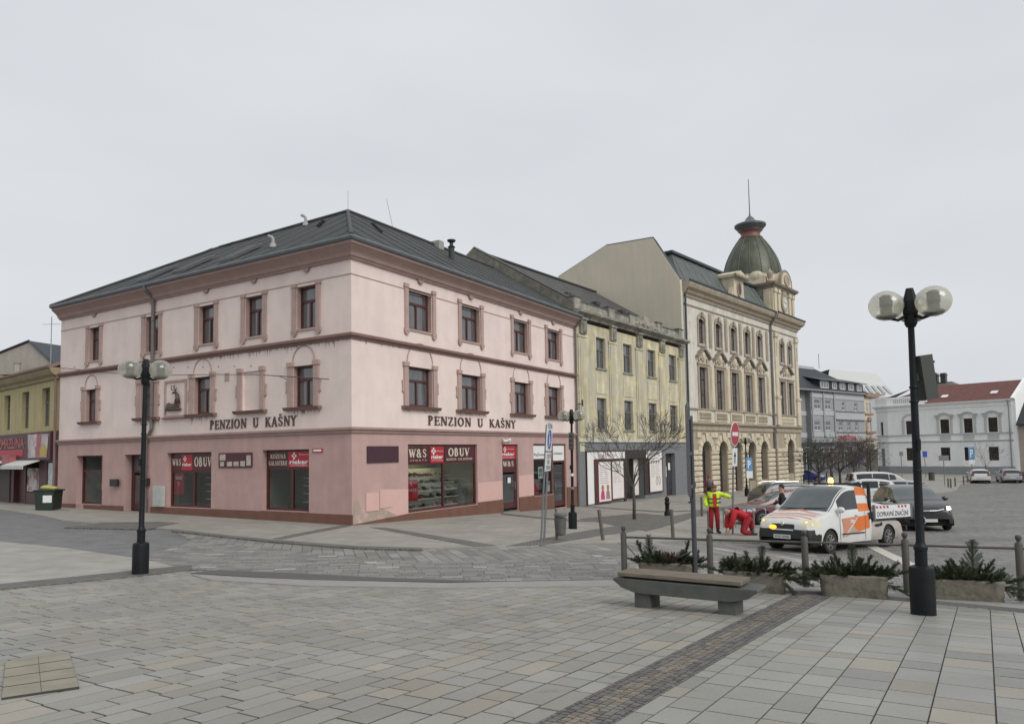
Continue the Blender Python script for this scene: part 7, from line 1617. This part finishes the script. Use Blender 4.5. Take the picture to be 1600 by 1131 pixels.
    if rails:
        for sg in (-1, 1): s = MB(); zz = max(z for x, z in prof); s.tube([(L_/2-ws[1]-.15, sg*Wd*.36, zz-.05), (L_/2-ws[1]-.35, sg*Wd*.365, zz+.03), (L_/2-rg[0]+.3, sg*Wd*.36, zz+.02), (L_/2-rg[0]+.1, sg*Wd*.355, zz-.07)], .02, 6); s.build('roof_rail', m_blk if rails == 1 else m_chrome, r)
    for sg in (-1, 1):
        for (a, b) in sw[:2]:
            s = MB(); xh = b-.15; s.cbox((L_/2-xh, sg*(hw(xh)*.985+.012), interp(belt, xh)-.09), (.16,.025,.03)); s.build('door_handle', body, r)
    return r
def put(o, px, pb, yaw, dx=0, dy=0):
    x, y, z = G(px, pb); o.location = (x+dx, y+dy, H(x+dx, y+dy)+.0); 
    e = .8; gx = (H(x+e,y)-H(x-e,y))/(2*e); gy = (H(x,y+e)-H(x,y-e))/(2*e); c, s = cos(yaw), sin(yaw)
    sl = gx*c+gy*s; rl = -gx*s+gy*c; o.rotation_euler = (math.atan(rl), -math.atan(sl), yaw); return o
def put_xy(o, x, y, yaw):
    z = H(x, y); e = .8; gx = (H(x+e,y)-H(x-e,y))/(2*e); gy = (H(x,y+e)-H(x,y-e))/(2*e); c, s = cos(yaw), sin(yaw); o.location = (x, y, z); o.rotation_euler = (math.atan(-gx*s+gy*c), -math.atan(gx*c+gy*s), yaw)
HATCH = [(0,.40),(.015,.62),(.12,.74),(.45,.86),(.98,.98),(1.72,1.37),(2.05,1.44),(2.6,1.47),(3.3,1.43),(3.72,1.34),(4.02,1.03),(4.10,.92),(4.15,.60),(4.13,.35)]
SUV = [(0,.45),(.015,.72),(.10,.84),(.45,.98),(1.05,1.10),(1.78,1.52),(2.15,1.62),(2.8,1.66),(3.6,1.62),(3.98,1.52),(4.28,1.14),(4.36,1.02),(4.40,.65),(4.37,.40)]
BELT_H = [(0,.55),(.5,.76),(1.2,.90),(4.15,.99)]; BELT_S = [(0,.62),(.5,.86),(1.2,1.02),(4.4,1.13)]
# ---- black oncoming SUV
suv = make_car('parked_car', 'black sport utility car with lit slanted headlight waiting behind the pickup', 'car', 4.41, 1.86, SUV, BELT_S, [.86,3.5], .345, (1.06,2.1), (3.95,4.3), [(1.35,2.28),(2.36,3.2),(3.28,3.8)], paint('black_brown', (.022,.021,.021), .25), hl=(.03,.50,.77,.89,.66), tl=(4.15,.85,1.1,.6), grille=(.46,.70,.5), trim=True, rails=2, mats={'headlight_-1': m_drl, 'headlight_1': m_drl})
s = MB(); s.tube([(2.215,-.48,.80),(2.25,-.25,.745),(2.26,0,.74),(2.25,.25,.745),(2.215,.48,.80)], .022, 6); s.build('chrome_bar', m_chrome, suv)
x_, y_, z_ = G(1443, 828); put_xy(suv, x_+.35, y_+1.45, radians(-103))
# ---- other parked cars
def hatch(label, col, cname, **k): return make_car('parked_car', label, 'car', 4.15, 1.77, HATCH, BELT_H, [.80,3.38], .31, (1.0,1.98), (3.7,4.04), [(1.3,2.15),(2.23,3.0),(3.08,3.5)], paint(cname, col), hl=(.03,.5,.60,.78,.6), tl=(3.95,.75,1.0,.6), **k)
maroon = hatch('dark red hatchback parked nose left just behind the bike hoops', (.12,.010,.016), 'maroon'); maroon.location = (0,0,0)
def at_col(px, d): dd = ray(px, 700); return dd[0]/dd[1]*d, d
def car_at(o, px, d, yaw): x, y = at_col(px, d); put_xy(o, x, y, radians(yaw))
car_at(maroon, 1219, 31.2, 186)
dsuv = make_car('parked_car', 'dark grey estate car with chrome window line behind the dark red hatchback', 'car', 4.55, 1.84, [(a*4.55/4.4, z) for a, z in SUV], [(a*4.55/4.4, z) for a, z in BELT_S], [.9,3.6], .34, (1.1,2.17), (4.05,4.45), [(1.4,2.35),(2.43,3.3),(3.38,3.95)], paint('dark_graphite', (.025,.027,.03)), hl=(.03,.5,.74,.93,.6), tl=(4.25,.9,1.15,.6), rails=2)
s = MB()
for sg in (-1,1): s.tube([(2.27-1.55,sg*.90,1.10),(2.27-2.2,sg*.76,1.50),(2.27-3.3,sg*.76,1.50),(2.27-4.0,sg*.80,1.30),(2.27-3.95,sg*.90,1.13)], .02, 5)
s.build('chrome_line', m_chrome, dsuv); car_at(dsuv, 1242, 36.5, 8)
wh1 = hatch('white hatchback mostly hidden behind the pickup roof', (.60,.61,.60), 'white'); car_at(wh1, 1282, 38.5, 10)
dust = make_car('parked_car', 'white sport utility car with black roof rails seen from behind past the pickup', 'car', 4.32, 1.82, [(a*4.32/4.4, z) for a, z in SUV], BELT_S, [.85,3.5], .35, (1.05,2.05), (3.9,4.22), [(1.35,2.25),(2.35,3.15),(3.25,3.75)], paint('white', (.60,.61,.60)), hl=(.03,.5,.74,.93,.6), tl=(3.98,.80,1.12,.7), rails=1, trim=True); car_at(dust, 1337, 41.5, 158)
sil = hatch('silver hatchback parked right behind the white sport utility car', (.33,.34,.35), 'silver'); car_at(sil, 1388, 45.5, 150)
MPV = [(0,.45),(.02,.72),(.15,.85),(.6,1.02),(1.0,1.12),(1.95,1.72),(2.3,1.82),(3.0,1.88),(4.6,1.86),(4.95,1.72),(5.12,1.1),(5.15,.6),(5.12,.4)]
mpv = make_car('parked_car', 'long white people carrier with dark side windows at the far end of the row', 'van', 5.15, 1.92, MPV, [(0,.6),(.6,.9),(1.3,1.08),(5.15,1.12)], [.95,4.1], .34, (1.02,2.1), (4.9,5.1), [(1.35,2.4),(2.45,3.6),(3.65,4.75)], paint('white', (.60,.61,.60)), hl=(.03,.6,.66,.9,.6), tl=(4.95,.9,1.4,.7), tum=.16); car_at(mpv, 1377, 55.5, -6)
blue = hatch('blue hatchback by the corner of the domed bank', (.018,.03,.16), 'blue'); car_at(blue, 1258, 84, -32)
wf = hatch('white hatchback parked far right in front of the white corner house', (.62,.62,.60), 'white', rails=1); car_at(wf, 1527, 76.5, 62)
sf = hatch('silver coupe parked beside the far white hatchback', (.30,.31,.33), 'silver'); car_at(sf, 1573, 76.0, 66)
ef = hatch('dark car cut off by the right edge beyond the silver coupe', (.03,.03,.035), 'dark'); car_at(ef, 1611, 76, 66)

# ---- road works pickup
m_vw = paint('van_white', (.62,.62,.60), .35); m_or2 = mat('livery_orange', (.62,.16,.03), .4, var=.04); m_liv = mat('livery_salmon', (.55,.24,.15), .4, var=.1); m_dirtw = mat('dirty_white_panel', (.40,.38,.34), .6, var=.2, scale=3, dirt=((.22,.19,.15), .5, .7, 3))
VP = [(0,.42),(.02,.66),(.06,.84),(.22,.95),(.55,1.03),(.92,1.10),(1.52,1.60),(1.80,1.79),(2.15,1.85),(2.75,1.85),(2.98,1.82),(3.0,1.70),(3.02,.80),(4.78,.80),(4.82,.45)]
def van_cls(x, y, z, sec, t, side):
    if x > 3.0: return 'rear_panel' if z < .80 else None
    if x < 1.0 and z > .93 and sec in 'BC' and abs(y) < .72:
        q_ = (x*1.0 + abs(y)*.18 + y*.10)
        if .24 < q_ < .34 or .46 < q_ < .54 or .66 < q_ < .78 or .90 < q_ < .97: return 'hood_stripe'
    if x < .5 and z < .66 and (x < .24 or z < .54): return 'front_bumper' if not (.56 < z < .80 and abs(y) < .33) else None
    if x < .2 and .60 < z < .80 and abs(y) < .36: return 'grille'
    if sec == 'B' and x > 2.42 and t < .99: return 'orange_band' if (z > 1.52 or z < 1.30) else None
    if sec == 'A' and 1.55 < x < 3.0 and .42 < z < 1.08:
        f = (x-1.55)/1.45
        pass
    return None
van = make_car('pickup_truck', 'white and orange road works pickup with lit headlights, amber beacon and flatbed', 'pickup truck', 4.82, 1.83, VP, [(0,.60),(.2,.80),(.6,.97),(1.2,1.07),(3.0,1.10)], [.90,3.98], .315, (.94,2.02), (9,9.1), [(1.42,2.42)], m_vw, low=.25, tum=.11, step=.02, NC=26, cls=van_cls,
   mats=dict(hood_stripe=m_liv, front_bumper=m_blk, orange_band=m_or2, livery_dark=m_liv, livery_pale=mat('livery_greige', (.42,.31,.24), .45, var=.1), rear_panel=m_dirtw), hl=(.05,.50,.74,.94,.56), lit=m_hlon, plates=False, nose=.74,
   wplan=[(0,.74),(.06,.86),(.2,.94),(.6,.985),(1.0,1),(4.6,1),(4.82,.97)], rimc=mat('dirty_rim', (.20,.19,.175), .6, metal=.2, var=.3, scale=9))
HX = 4.82/2
s = MB(); s.box(HX+.0, HX+.02, -.26, .26, .40, .51); o = s.build('number_plate', m_plate, van)
t = MB(); text_mesh(t, '5M0 3098', Matrix([[0,0,1,HX+.021],[1,0,0,-.22],[0,1,0,.425],[0,0,0,1]]), width=.44, height=.06, depth=.001); t.build('lettering', m_ink, o)
s = MB(); s.sphere((HX-.03,0,.80), 1, 12, 8, (.03,.06,.06)); s.build('badge', m_chrome, van, smooth=True)
s = MB(); s.sphere((HX-.02,-.30,.70), 1, 12, 8, (.05,.12,.065)); s.build('warning_light', m_amber, van, smooth=True)
s = MB(); s.tube([(HX-.98,-.7,1.20),(HX-1.02,.1,1.19)], .012, 5); s.tube([(HX-1.0,.05,1.2),(HX-1.04,.75,1.23)], .012, 5); s.build('wiper', m_blk, van)
s = MB(); s.tube([(HX-2.15,.25,1.84),(HX-2.0,.25,1.95)], .008, 4); s.build('antenna', m_blk, van)
for sg in (-1, 1):
    s = MB(); s.sphere((HX-.20, sg*.66, .83), 1, 12, 8, (.09,.11,.06)); s.build('headlamp_bulb', mat('headlamp_core', (.9,.8,.3), .2, var=0, emit=(1,.85,.35), es=1.3), van, smooth=True)
# beacon bar on the roof
s = MB(); s.box(HX-2.92, HX-2.78, -.75, .75, 1.85, 1.90); s.build('beacon_bar', m_blk, van)
s = MB(); s.lathe((HX-2.85,-.2,1.90), [(.07,0),(.075,.03),(.07,.1),(.05,.15),(.01,.16)], 14); s.build('beacon', mat('beacon_lit', (.9,.4,.03), .3, var=0, emit=(1,.5,.12), es=5), van, smooth=True)
# headboard behind the cab and open bed with panels
s = MB()
for sg in (-1, 1): s.box(HX-3.10, HX-3.04, sg*.84-.04, sg*.84+.04, .82, 1.9)
for z in (1.0,1.28,1.84): s.box(HX-3.09, HX-3.05, -.8, .8, z, z+.06)
for k in range(5): y = -.6+.3*k; s.box(HX-3.085, HX-3.055, y-.015, y+.015, 1.06, 1.84)
s.build('headboard', m_blk, van)
s = MB(); s.box(HX-5.25, HX-3.11, -.93, .93, .81, .88); s.build('bed_floor', m_blk, van)
for sg in (-1, 1): s = MB(); s.box(HX-5.22, HX-3.12, min(sg*.93,sg*.96), max(sg*.93,sg*.96), .86, 1.24); s.build('side_board', m_signw, van)
s = MB(); s.box(HX-5.25, HX-5.22, -.93, .93, .86, 1.24); s.build('tail_board', m_signw, van)
s = MB()
for sg in (-1, 1):
    for xx in (HX-5.26, HX-3.12): s.box(xx-.03, xx+.03, sg*.95-.03, sg*.95+.03, .82, 1.26)
s.build('corner_post', m_greym, van)
# text on the side the camera sees (van's left side, +y)
def side_txf(x, z, y): return Matrix([[-1,0,0,x],[0,0,1,y],[0,1,0,z],[0,0,0,1]])
t = MB(); text_mesh(t, 'DOPRAVNÍ ZNAČENÍ', side_txf(HX-3.27, .915, .962), width=1.82, height=.145, depth=.002, bold=.012); t.build('lettering', m_ink, van)
s = MB()
for k in range(4): a = HX-3.24-.2*k; s.ext([(a,1.155),(a-.1,1.155),(a-.06,1.225),(a+.04,1.225)], .961, .964, 'y')
for k in range(3): a = HX-4.5-.2*k; s.ext([(a,1.155),(a-.1,1.155),(a-.06,1.225),(a+.04,1.225)], .961, .964, 'y')
s.build('warning_stripes', m_red, van)
# livery panels on the door and the roof post
for nm, pts, m_ in (('door_livery', [(1.50,.92),(2.30,.97),(1.95,.72),(1.52,.40)], m_liv), ('door_livery', [(2.02,.71),(2.38,.96),(2.68,.97),(2.9,1.0),(2.9,.62),(2.3,.53)], m_or2), ('door_livery', [(1.62,.42),(2.02,.71),(2.30,.53),(2.0,.50)], mat('livery_greige', (.42,.31,.24)))):
    for sg in (1, -1): s = MB(); s.ext([(HX-x, z) for x, z in pts], *sorted((sg*.905, sg*.921)), ax='y'); s.build(nm, m_, van)
# logo block on the door
s = MB(); s.box(HX-2.08, HX-1.88, .918, .926, .80, .83); s.box(HX-2.08, HX-1.88, .918, .926, .85, .88); s.build('door_logo', m_signw, van)
# long board with lettering leaning in the bed, rods, rolled things
s = MB(); Mq = Matrix.Translation((HX-3.2,.72,1.20)) @ Matrix.Rotation(radians(-8), 4, 'Y'); s.xf = Mq; s.box(-1.75,0,-.03,.0,-.12,.16); bo = s.build('loaded_board', m_signw, None, loc=(HX-3.2,.72,1.2))
t = MB(); text_mesh(t, 'OBCHODNÍ CENTRUM', Mq @ Matrix([[-1,0,0,-.1],[0,0,1,.001],[0,1,0,-.06],[0,0,0,1]]), width=1.5, height=.12, depth=.002, bold=.01); tt = t.build('lettering', m_ink, bo)
tag(bo, 'long white board with black lettering lying on the pickup bed', 'board')
s = MB(); s.tube([(HX-3.2,.5,1.75),(HX-4.2,.55,.95)], .025, 6); s.tube([(HX-3.3,.3,1.6),(HX-3.7,.35,1.4),(HX-3.9,.3,1.1)], .045, 6); s.tube([(HX-4.3,.2,.95),(HX-5.1,.4,1.35)], .03, 6); s.tube([(HX-4.1,-.3,.95),(HX-5.0,-.1,1.4)], .03, 6); s.box(HX-4.9,HX-4.3,.1,.6,.89,1.3)
lo = s.build('loaded_tools', mat('tool_grey', (.25,.25,.24), .5, metal=.4, var=.3), None); tag(lo, 'poles, tools and a box piled on the pickup bed', 'tools')
s = MB(); s.cbox((HX-5.15,-.75,.5), (.3,.3,.12)); s.cbox((HX-5.05,.8,.52), (.1,.2,.14)); s.build('rear_lamp_bracket', m_blk, van)
s = MB(); s.ext([(HX-3.35+.16*cos(k*pi/6),.67+.045*sin(k*pi/6)) for k in range(12)], .905, .918, 'y'); s.build('side_vent', m_blk, van)
s = MB(); s.lathe((HX-3.55,.917,.70), [(.055,0),(.05,.01),(.03,.012)], 12, ax=(0,1,0)); s.build('fuel_cap', m_blk, van)
s = MB(); s.box(HX-2.95,HX-2.86,.915,.935,.86,1.06); s.build('door_handle', m_blk, van)
s = MB(); s.tube([(HX-1.36,.920,.30),(HX-1.36,.922,.95),(HX-1.42,.918,1.14)], .006, 4); s.tube([(HX-2.66,.92,.30),(HX-2.66,.922,1.1)], .006, 4); s.tube([(HX-1.45,.93,.50),(HX-2.6,.93,.50)], .018, 4); s.build('door_seam', m_blk, van)
wf_ = Vector(G(1294,864)); wr_ = Vector(G(1395,852)); yaw = atan2(wf_.y-wr_.y, wf_.x-wr_.x)
print('VAN wheelbase', (wf_-wr_).length, 'yaw', math.degrees(yaw))
YV = yaw; nv = Vector((-sin(YV), cos(YV), 0)); fv = Vector((cos(YV), sin(YV), 0))
wc = wf_ - nv*.80        # middle of the front axle (camera sees the +y side)
vc = wc - fv*(HX-.90); put_xy(van, vc.x, vc.y, YV)
for o in (bo, lo):
    M0 = Matrix.Translation(van.location) @ van.rotation_euler.to_matrix().to_4x4(); o.location = M0 @ o.location; o.rotation_euler = van.rotation_euler
# ================================================================== PEOPLE
m_skin = mat('skin', (.42,.24,.17), .55, var=.08); m_redw = mat('red_workwear', (.40,.012,.02), .75, var=.15, scale=6, bump=.3, bscale=14); m_redt = mat('red_trousers', (.26,.012,.02), .8, var=.18, scale=6, bump=.3, bscale=14)
m_hiv = mat('hi_vis_yellow', (.55,.75,.03), .6, var=.10, scale=7, bump=.3, bscale=12); m_band2 = mat('jacket_dark_band', (.03,.05,.05), .6); m_boot = mat('boot_dark', (.03,.03,.028), .7); m_hair = mat('hair_dark', (.03,.022,.018), .8, var=.3); m_hairg = mat('hair_brown', (.11,.08,.06), .8, var=.3)
m_navy = mat('dark_navy_cloth', (.018,.02,.03), .8, var=.2); m_black = mat('black_cloth', (.015,.015,.017), .85, var=.2); m_red3 = mat('dull_red_cloth', (.26,.03,.04), .8, var=.2); m_greyc = mat('grey_cloth', (.10,.10,.11), .85, var=.2)
def skin_mesh(name, J, E, mat_, parent, root=0, sub=2):
    """J: list of (pos, radius or (rx,ry)); E: edges"""
    me = bpy.data.meshes.new('skin'); me.from_pydata([tuple(j[0]) for j in J], E, []); o = bpy.data.objects.new('skin', me); COL.objects.link(o)
    md = o.modifiers.new('s', 'SKIN'); md.use_smooth_shade = True; md.branch_smoothing = .3
    for i, v in enumerate(me.skin_vertices[0].data): r = J[i][1]; v.radius = r if isinstance(r, tuple) else (r, r); v.use_root = (i == root)
    ss = o.modifiers.new('u', 'SUBSURF'); ss.levels = sub; ss.render_levels = sub
    bpy.context.view_layer.update(); dg = bpy.context.evaluated_depsgraph_get(); m2 = bpy.data.meshes.new_from_object(o.evaluated_get(dg)); bpy.data.objects.remove(o); bpy.data.meshes.remove(me)
    m2.name = name; m2.materials.clear(); m2.materials.append(mat_); m2.polygons.foreach_set('use_smooth', [True]*len(m2.polygons))
    r = bpy.data.objects.new(name, m2); COL.objects.link(r); r.parent = parent; return r
def V3(*a): return Vector(a)
def head_parts(root, c, fwd, hairm, h=.115, hat=None):
    """face, ears and hair round a head centre"""
    f = fwd.normalized(); sd_ = f.cross(V3(0,0,1)).normalized(); u_ = sd_.cross(f)
    s = MB(); s.sphere(c+u_*.028-f*.018, 1, 14, 9, (.098,.098,.105)); hp = s.build('hair' if not hat else 'cap', hat or hairm, root, smooth=True)
    return f, sd_, u_
def person(name_label, J, loc, rz, hairm, colours, head_f=V3(1,0,-.1), cat='person', backpack=None, group=None, hood=None):
    """J: dict of joint positions in local space (x forward, y left, z up)"""
    r = thing('person', loc, name_label, cat, group, rz); LOC[r.name] = Vector((0,0,0)); P_ = {k: Vector(v) for k, v in J.items()}
    f = Vector(head_f).normalized(); sd_ = f.cross(V3(0,0,1)).normalized(); u_ = sd_.cross(f)
    hc = P_['head']; nodes = [(P_['pelvis'],(.15,.11)), (P_['waist'],(.135,.10)), (P_['chest'],(.165,.115)), (P_['neck'],.058), (hc-u_*.04+f*.01,(.078,.088)), (hc+u_*.05,(.078,.09)), (hc+u_*.11,.045)]
    E = [(0,1),(1,2),(2,3),(3,4),(4,5),(5,6)]
    nodes += [(hc+f*.098-u_*.02, .014), (hc-u_*.075+f*.062,.03)]; E += [(4,7),(4,8)]
    for sg in (1,-1): nodes.append((hc+sd_*sg*.085+u_*.0,.018)); E.append((4,len(nodes)-1))
    hands = {}
    for s_, nm in ((1,'l'),(-1,'r')):
        b = len(nodes); sh, el, wr = P_['sh'+nm], P_['el'+nm], P_['wr'+nm]; nodes += [(sh,.062),(sh.lerp(el,.5),.050),(el,.042),(el.lerp(wr,.5),.037),(wr,.027)]; E += [(2,b),(b,b+1),(b+1,b+2),(b+2,b+3),(b+3,b+4)]
        d = (wr-el).normalized(); a_ = d.cross(V3(0,0,1)); a_ = a_.normalized() if a_.length > .2 else V3(0,1,0).cross(d).normalized(); n_ = a_.cross(d)
        pc = wr+d*.06; nodes.append((pc,(.034,.018))); E.append((b+4,b+5)); pi2 = b+5
        for k in range(4):
            o_ = a_*(-.027+.018*k); l = (.072,.08,.076,.06)[k]; q0 = len(nodes); nodes += [(pc+d*.035+o_,.0088),(pc+d*(.035+l*.5)+o_-n_*.012,.008),(pc+d*(.03+l*.85)+o_-n_*.035,.007)]; E += [(pi2,q0),(q0,q0+1),(q0+1,q0+2)]
        q0 = len(nodes); nodes += [(pc-d*.02+a_*(-.036),.010),(pc+d*.02+a_*(-.055)-n_*.012,.0085),(pc+d*.045+a_*(-.05)-n_*.025,.0075)]; E += [(pi2,q0),(q0,q0+1),(q0+1,q0+2)]
        b = len(nodes); hi, kn, an, to = P_['hi'+nm], P_['kn'+nm], P_['an'+nm], P_['to'+nm]; nodes += [(hi,.085),(hi.lerp(kn,.5),.072),(kn,.055),(kn.lerp(an,.4),.052),(an,.036),(to,.032)]; E += [(0,b),(b,b+1),(b+1,b+2),(b+2,b+3),(b+3,b+4),(b+4,b+5)]
    skin_mesh('body', nodes, E, colours['skin'], r)
    g = 1.0
    lf = colours.get('legfit', 1.0); nt_ = [(P_['pelvis'],(.175*lf,.135*lf)),(P_['waist'],(.15,.12))]; Et = [(0,1)]
    for nm in 'lr':
        b = len(nt_); hi, kn, an = P_['hi'+nm], P_['kn'+nm], P_['an'+nm]; nt_ += [(hi,.105*lf),(hi.lerp(kn,.5),.092*lf),(kn,.075*lf),(kn.lerp(an,.5),.072*lf),(an.lerp(kn,.08),.064*lf)]; Et += [(0,b),(b,b+1),(b+1,b+2),(b+2,b+3),(b+3,b+4)]
    skin_mesh('trousers', nt_, Et, colours['legs'], r)
    jr = colours.get('fit', 1.0); bot = P_['pelvis'].lerp(P_['waist'], .25 if colours.get('long') else .75)
    nj = [(P_['waist'],(.16*jr,.125*jr)),(bot,(.175*jr,.14*jr)),(P_['chest'],(.19*jr,.14*jr)),(P_['neck'].lerp(P_['chest'],.12),(.088*jr,.085*jr))]+[(P_['neck']+V3(0,0,.015),(.072,.07))]; Ej = [(0,1),(0,2),(2,3),(3,4)]
    for nm in 'lr':
        b = len(nj); sh, el, wr = P_['sh'+nm], P_['el'+nm], P_['wr'+nm]; nj += [(sh,.082*jr),(sh.lerp(el,.5),.070*jr),(el,.062*jr),(el.lerp(wr,.5),.058*jr),(wr.lerp(el,.06),.05*jr)]; Ej += [(2,b),(b,b+1),(b+1,b+2),(b+2,b+3),(b+3,b+4)]
    jk = skin_mesh('jacket', nj, Ej, colours['top'], r)
    for nm in 'lr':
        an, to = P_['an'+nm], P_['to'+nm]; dd = (to-an); dd.z = 0; dd = dd.normalized() if dd.length > .01 else V3(1,0,0); s = MB(); dn = colours.get('foot', V3(0,0,1))
        s.tube([an+V3(0,0,.05), an-V3(0,0,.02)], [.062,.058], 10); s.sphere(an-V3(0,0,.03)-dd*.02, 1, 10, 7, (.065,.055,.05)); s.sphere(to-V3(0,0,.0), 1, 12, 7, (.10 if abs(dd.x) > .7 else .06, .06 if abs(dd.x) > .7 else .10, .045)); s.sphere((an+to)/2-V3(0,0,.015), 1, 10, 7, (.10,.055,.05)); s.build('boot', colours['boot'], r, smooth=True)
    s = MB(); s.sphere(hc+u_*.045-f*.02, 1, 14, 9, (.097,.097,.095)); s.sphere(hc-f*.045+u_*.01, 1, 12, 8, (.075,.082,.09)); s.build('hair', hairm, r, smooth=True)
    for sg in (1,-1): s = MB(); s.sphere(hc+f*.082+sd_*sg*.032+u_*.012, .011, 8, 6); s.build('eye', m_boot, r, smooth=True)
    s = MB(); s.box(-.024,.024,-.003,.003,-.004,.004); Mq = Matrix.Translation(hc+f*.088-u_*.052) @ Matrix([[sd_.x,f.x,u_.x,0],[sd_.y,f.y,u_.y,0],[sd_.z,f.z,u_.z,0],[0,0,0,1]]); s.v = [Mq @ v for v in s.v]; s.build('mouth', m_red3, r)
    return r, P_
def stand(h=1.76, arms=None, legs=None):
    k = h/1.76
    J = dict(pelvis=(0,0,.95), waist=(0,0,1.10), chest=(.0,0,1.33), neck=(.01,0,1.51), head=(.03,0,1.64), shl=(0,.19,1.42), shr=(0,-.19,1.42), ell=(-.02,.25,1.14), elr=(-.02,-.25,1.14), wrl=(.06,.25,.90), wrr=(.06,-.25,.90), hil=(0,.09,.90), hir=(0,-.09,.90), knl=(.02,.11,.50), knr=(.02,-.11,.50), anl=(0,.12,.10), anr=(0,-.12,.10), tol=(.14,.14,.045), tor=(.14,-.14,.045))
    J.update(arms or {}); J.update(legs or {}); return {a: (b[0]*k, b[1]*k, b[2]*k) for a, b in J.items()}
# worker in hi-vis: faces the camera, left arm reaching for the sign pole
sp_ = Vector(G(1147,836)); wk = Vector(G(1127,832))
wk = Vector((sp_.x-.62, sp_.y+.25, 0)); wk.z = H(wk.x, wk.y)+.05
J = stand(1.77, dict(chest=(.03,0,1.33), neck=(.07,0,1.50), head=(.13,.0,1.60), ell=(.14,.44,1.33), wrl=(.18,.60,1.27), elr=(-.02,-.30,1.16), wrr=(.10,-.27,.94)))
W1, P1 = person('person in open yellow high visibility jacket and red overalls gripping the sign pole', J, wk, radians(-92), m_hairg, dict(skin=m_skin, legs=m_redt, top=m_hiv, boot=m_boot, fit=1.38, legfit=1.15, long=True), head_f=V3(1,0,-.6))
s = MB(); s.ext([(-.055,.93),(.055,.93),(.07,1.2),(.06,1.42),(-.06,1.42),(-.07,1.2)], .0, .02, 'x'); s.v = [Vector((v.x+.185-.05*max(0,(v.z-1.2))*3, v.y, v.z)) for v in s.v]; s.build('shirt_front', m_redw, W1)
for z in (1.08, 1.22):
    s = MB(); s.lathe((.005,0,z), [(.252,0),(.256,.01),(.256,.032),(.252,.042)], 24, squash=1.02); s.v = [Vector((v.x*.78, v.y, v.z)) for v in s.v]
    s.f = [f_ for f_ in s.f if len(f_) == 4 and not all(abs(s.v[i].y) < .09 and s.v[i].x > 0 for i in f_)]; s.mi = [0]*len(s.f); s.col = [None]*len(s.f); s.build('reflective_band', m_band2, W1)
for sg, el, wr in ((1,P1['ell'],P1['wrl']),(-1,P1['elr'],P1['wrr'])): s = MB(); c0 = el.lerp(wr,.35); s.tube([c0, el.lerp(wr,.48)], .074, 12); c1 = (Vector(P1['shl' if sg > 0 else 'shr'])).lerp(el,.6); s.tube([c1, c1.lerp(el,.3)], .087, 12); s.build('reflective_band', m_band2, W1)
s = MB(); s.lathe((.05,0,1.49), [(.10,0),(.115,.03),(.10,.07),(.08,.08)], 16); s.build('collar', m_band2, W1, smooth=True)
# kneeling worker in red
kn = Vector(G(1146,846)); kn = Vector((sp_.x+.08, sp_.y-.5, 0)); kn.z = H(kn.x, kn.y)+.04
J = dict(pelvis=(-.22,0,.60), waist=(-.06,0,.74), chest=(.20,0,.84), neck=(.38,0,.86), head=(.49,0,.80), shl=(.30,.19,.82), shr=(.30,-.19,.82), ell=(.38,.24,.52), elr=(.38,-.22,.52), wrl=(.46,.14,.22), wrr=(.46,-.12,.22),
 hil=(-.24,.11,.56), hir=(-.24,-.11,.56), knl=(.02,.17,.12), knr=(-.50,-.20,.50), anl=(-.34,.17,.09), anr=(-.52,-.22,.12), tol=(-.46,.17,.045), tor=(-.38,-.23,.045))
W2_, P2 = person('person in red jacket and red trousers kneeling bent over the paving at the sign post', J, kn, radians(188), mat('hair_grey', (.22,.2,.17), .8), dict(skin=m_skin, legs=m_redt, top=m_redw, boot=m_boot, fit=1.6, legfit=1.45, long=True), head_f=V3(.8,0,-.8))
# others
def walk(h, ph=1, backp=None): return stand(h, dict(ell=(-.14*ph,.24,1.15), wrl=(-.02*ph,.24,.93), elr=(.10*ph,-.24,1.15), wrr=(.24*ph,-.22,.98)), dict(knl=(.18*ph,.10,.52), anl=(.22*ph,.10,.12), tol=(.36*ph,.10,.06), knr=(-.04*ph,-.10,.50), anr=(-.26*ph,-.10,.14), tor=(-.12*ph,-.10,.05)))
p = Vector(G(1109,785)); p.z += .05; Wk, _ = person('person in dull red jacket with grey backpack walking past the arches', walk(1.72), p, radians(75), m_red3, dict(skin=m_skin, legs=m_navy, top=m_red3, boot=m_boot, fit=1.1), head_f=V3(1,0,0))
s = MB(); s.sphere((-.26,0,1.25), 1, 12, 9, (.13,.18,.26)); s.build('backpack', m_greyc, Wk, smooth=True)
p = Vector(G(1082,787)); p.z += .05; person('person in long black coat half hidden behind the tall grey sign', stand(1.72), p, radians(120), m_hair, dict(skin=m_skin, legs=m_black, top=m_black, boot=m_boot, fit=1.2, long=True), head_f=V3(1,0,0))
x, y = at_col(1219, 28.2); p = Vector((x, y, H(x,y)+.02)); person('person with black hair and dark jacket standing between the pickup and the red car', stand(1.74), p, radians(160), m_hair, dict(skin=m_skin, legs=m_black, top=m_black, boot=m_boot, fit=1.05), head_f=V3(1,0,0))
p = Vector(G(1391,738)); person('person in dark blue jacket walking beside the white corner house', walk(1.75), p, radians(-60), m_hair, dict(skin=m_skin, legs=m_navy, top=mat('blue_jacket', (.03,.03,.09), .8), boot=m_boot, fit=1.15), head_f=V3(1,0,0))
p = Vector(G(1381,738)); person('person in grey clothes with a bag at the door of the white corner house', walk(1.66, -1), p, radians(-110), m_hair, dict(skin=m_skin, legs=m_black, top=m_greyc, boot=m_boot, fit=1.1), head_f=V3(1,0,0))
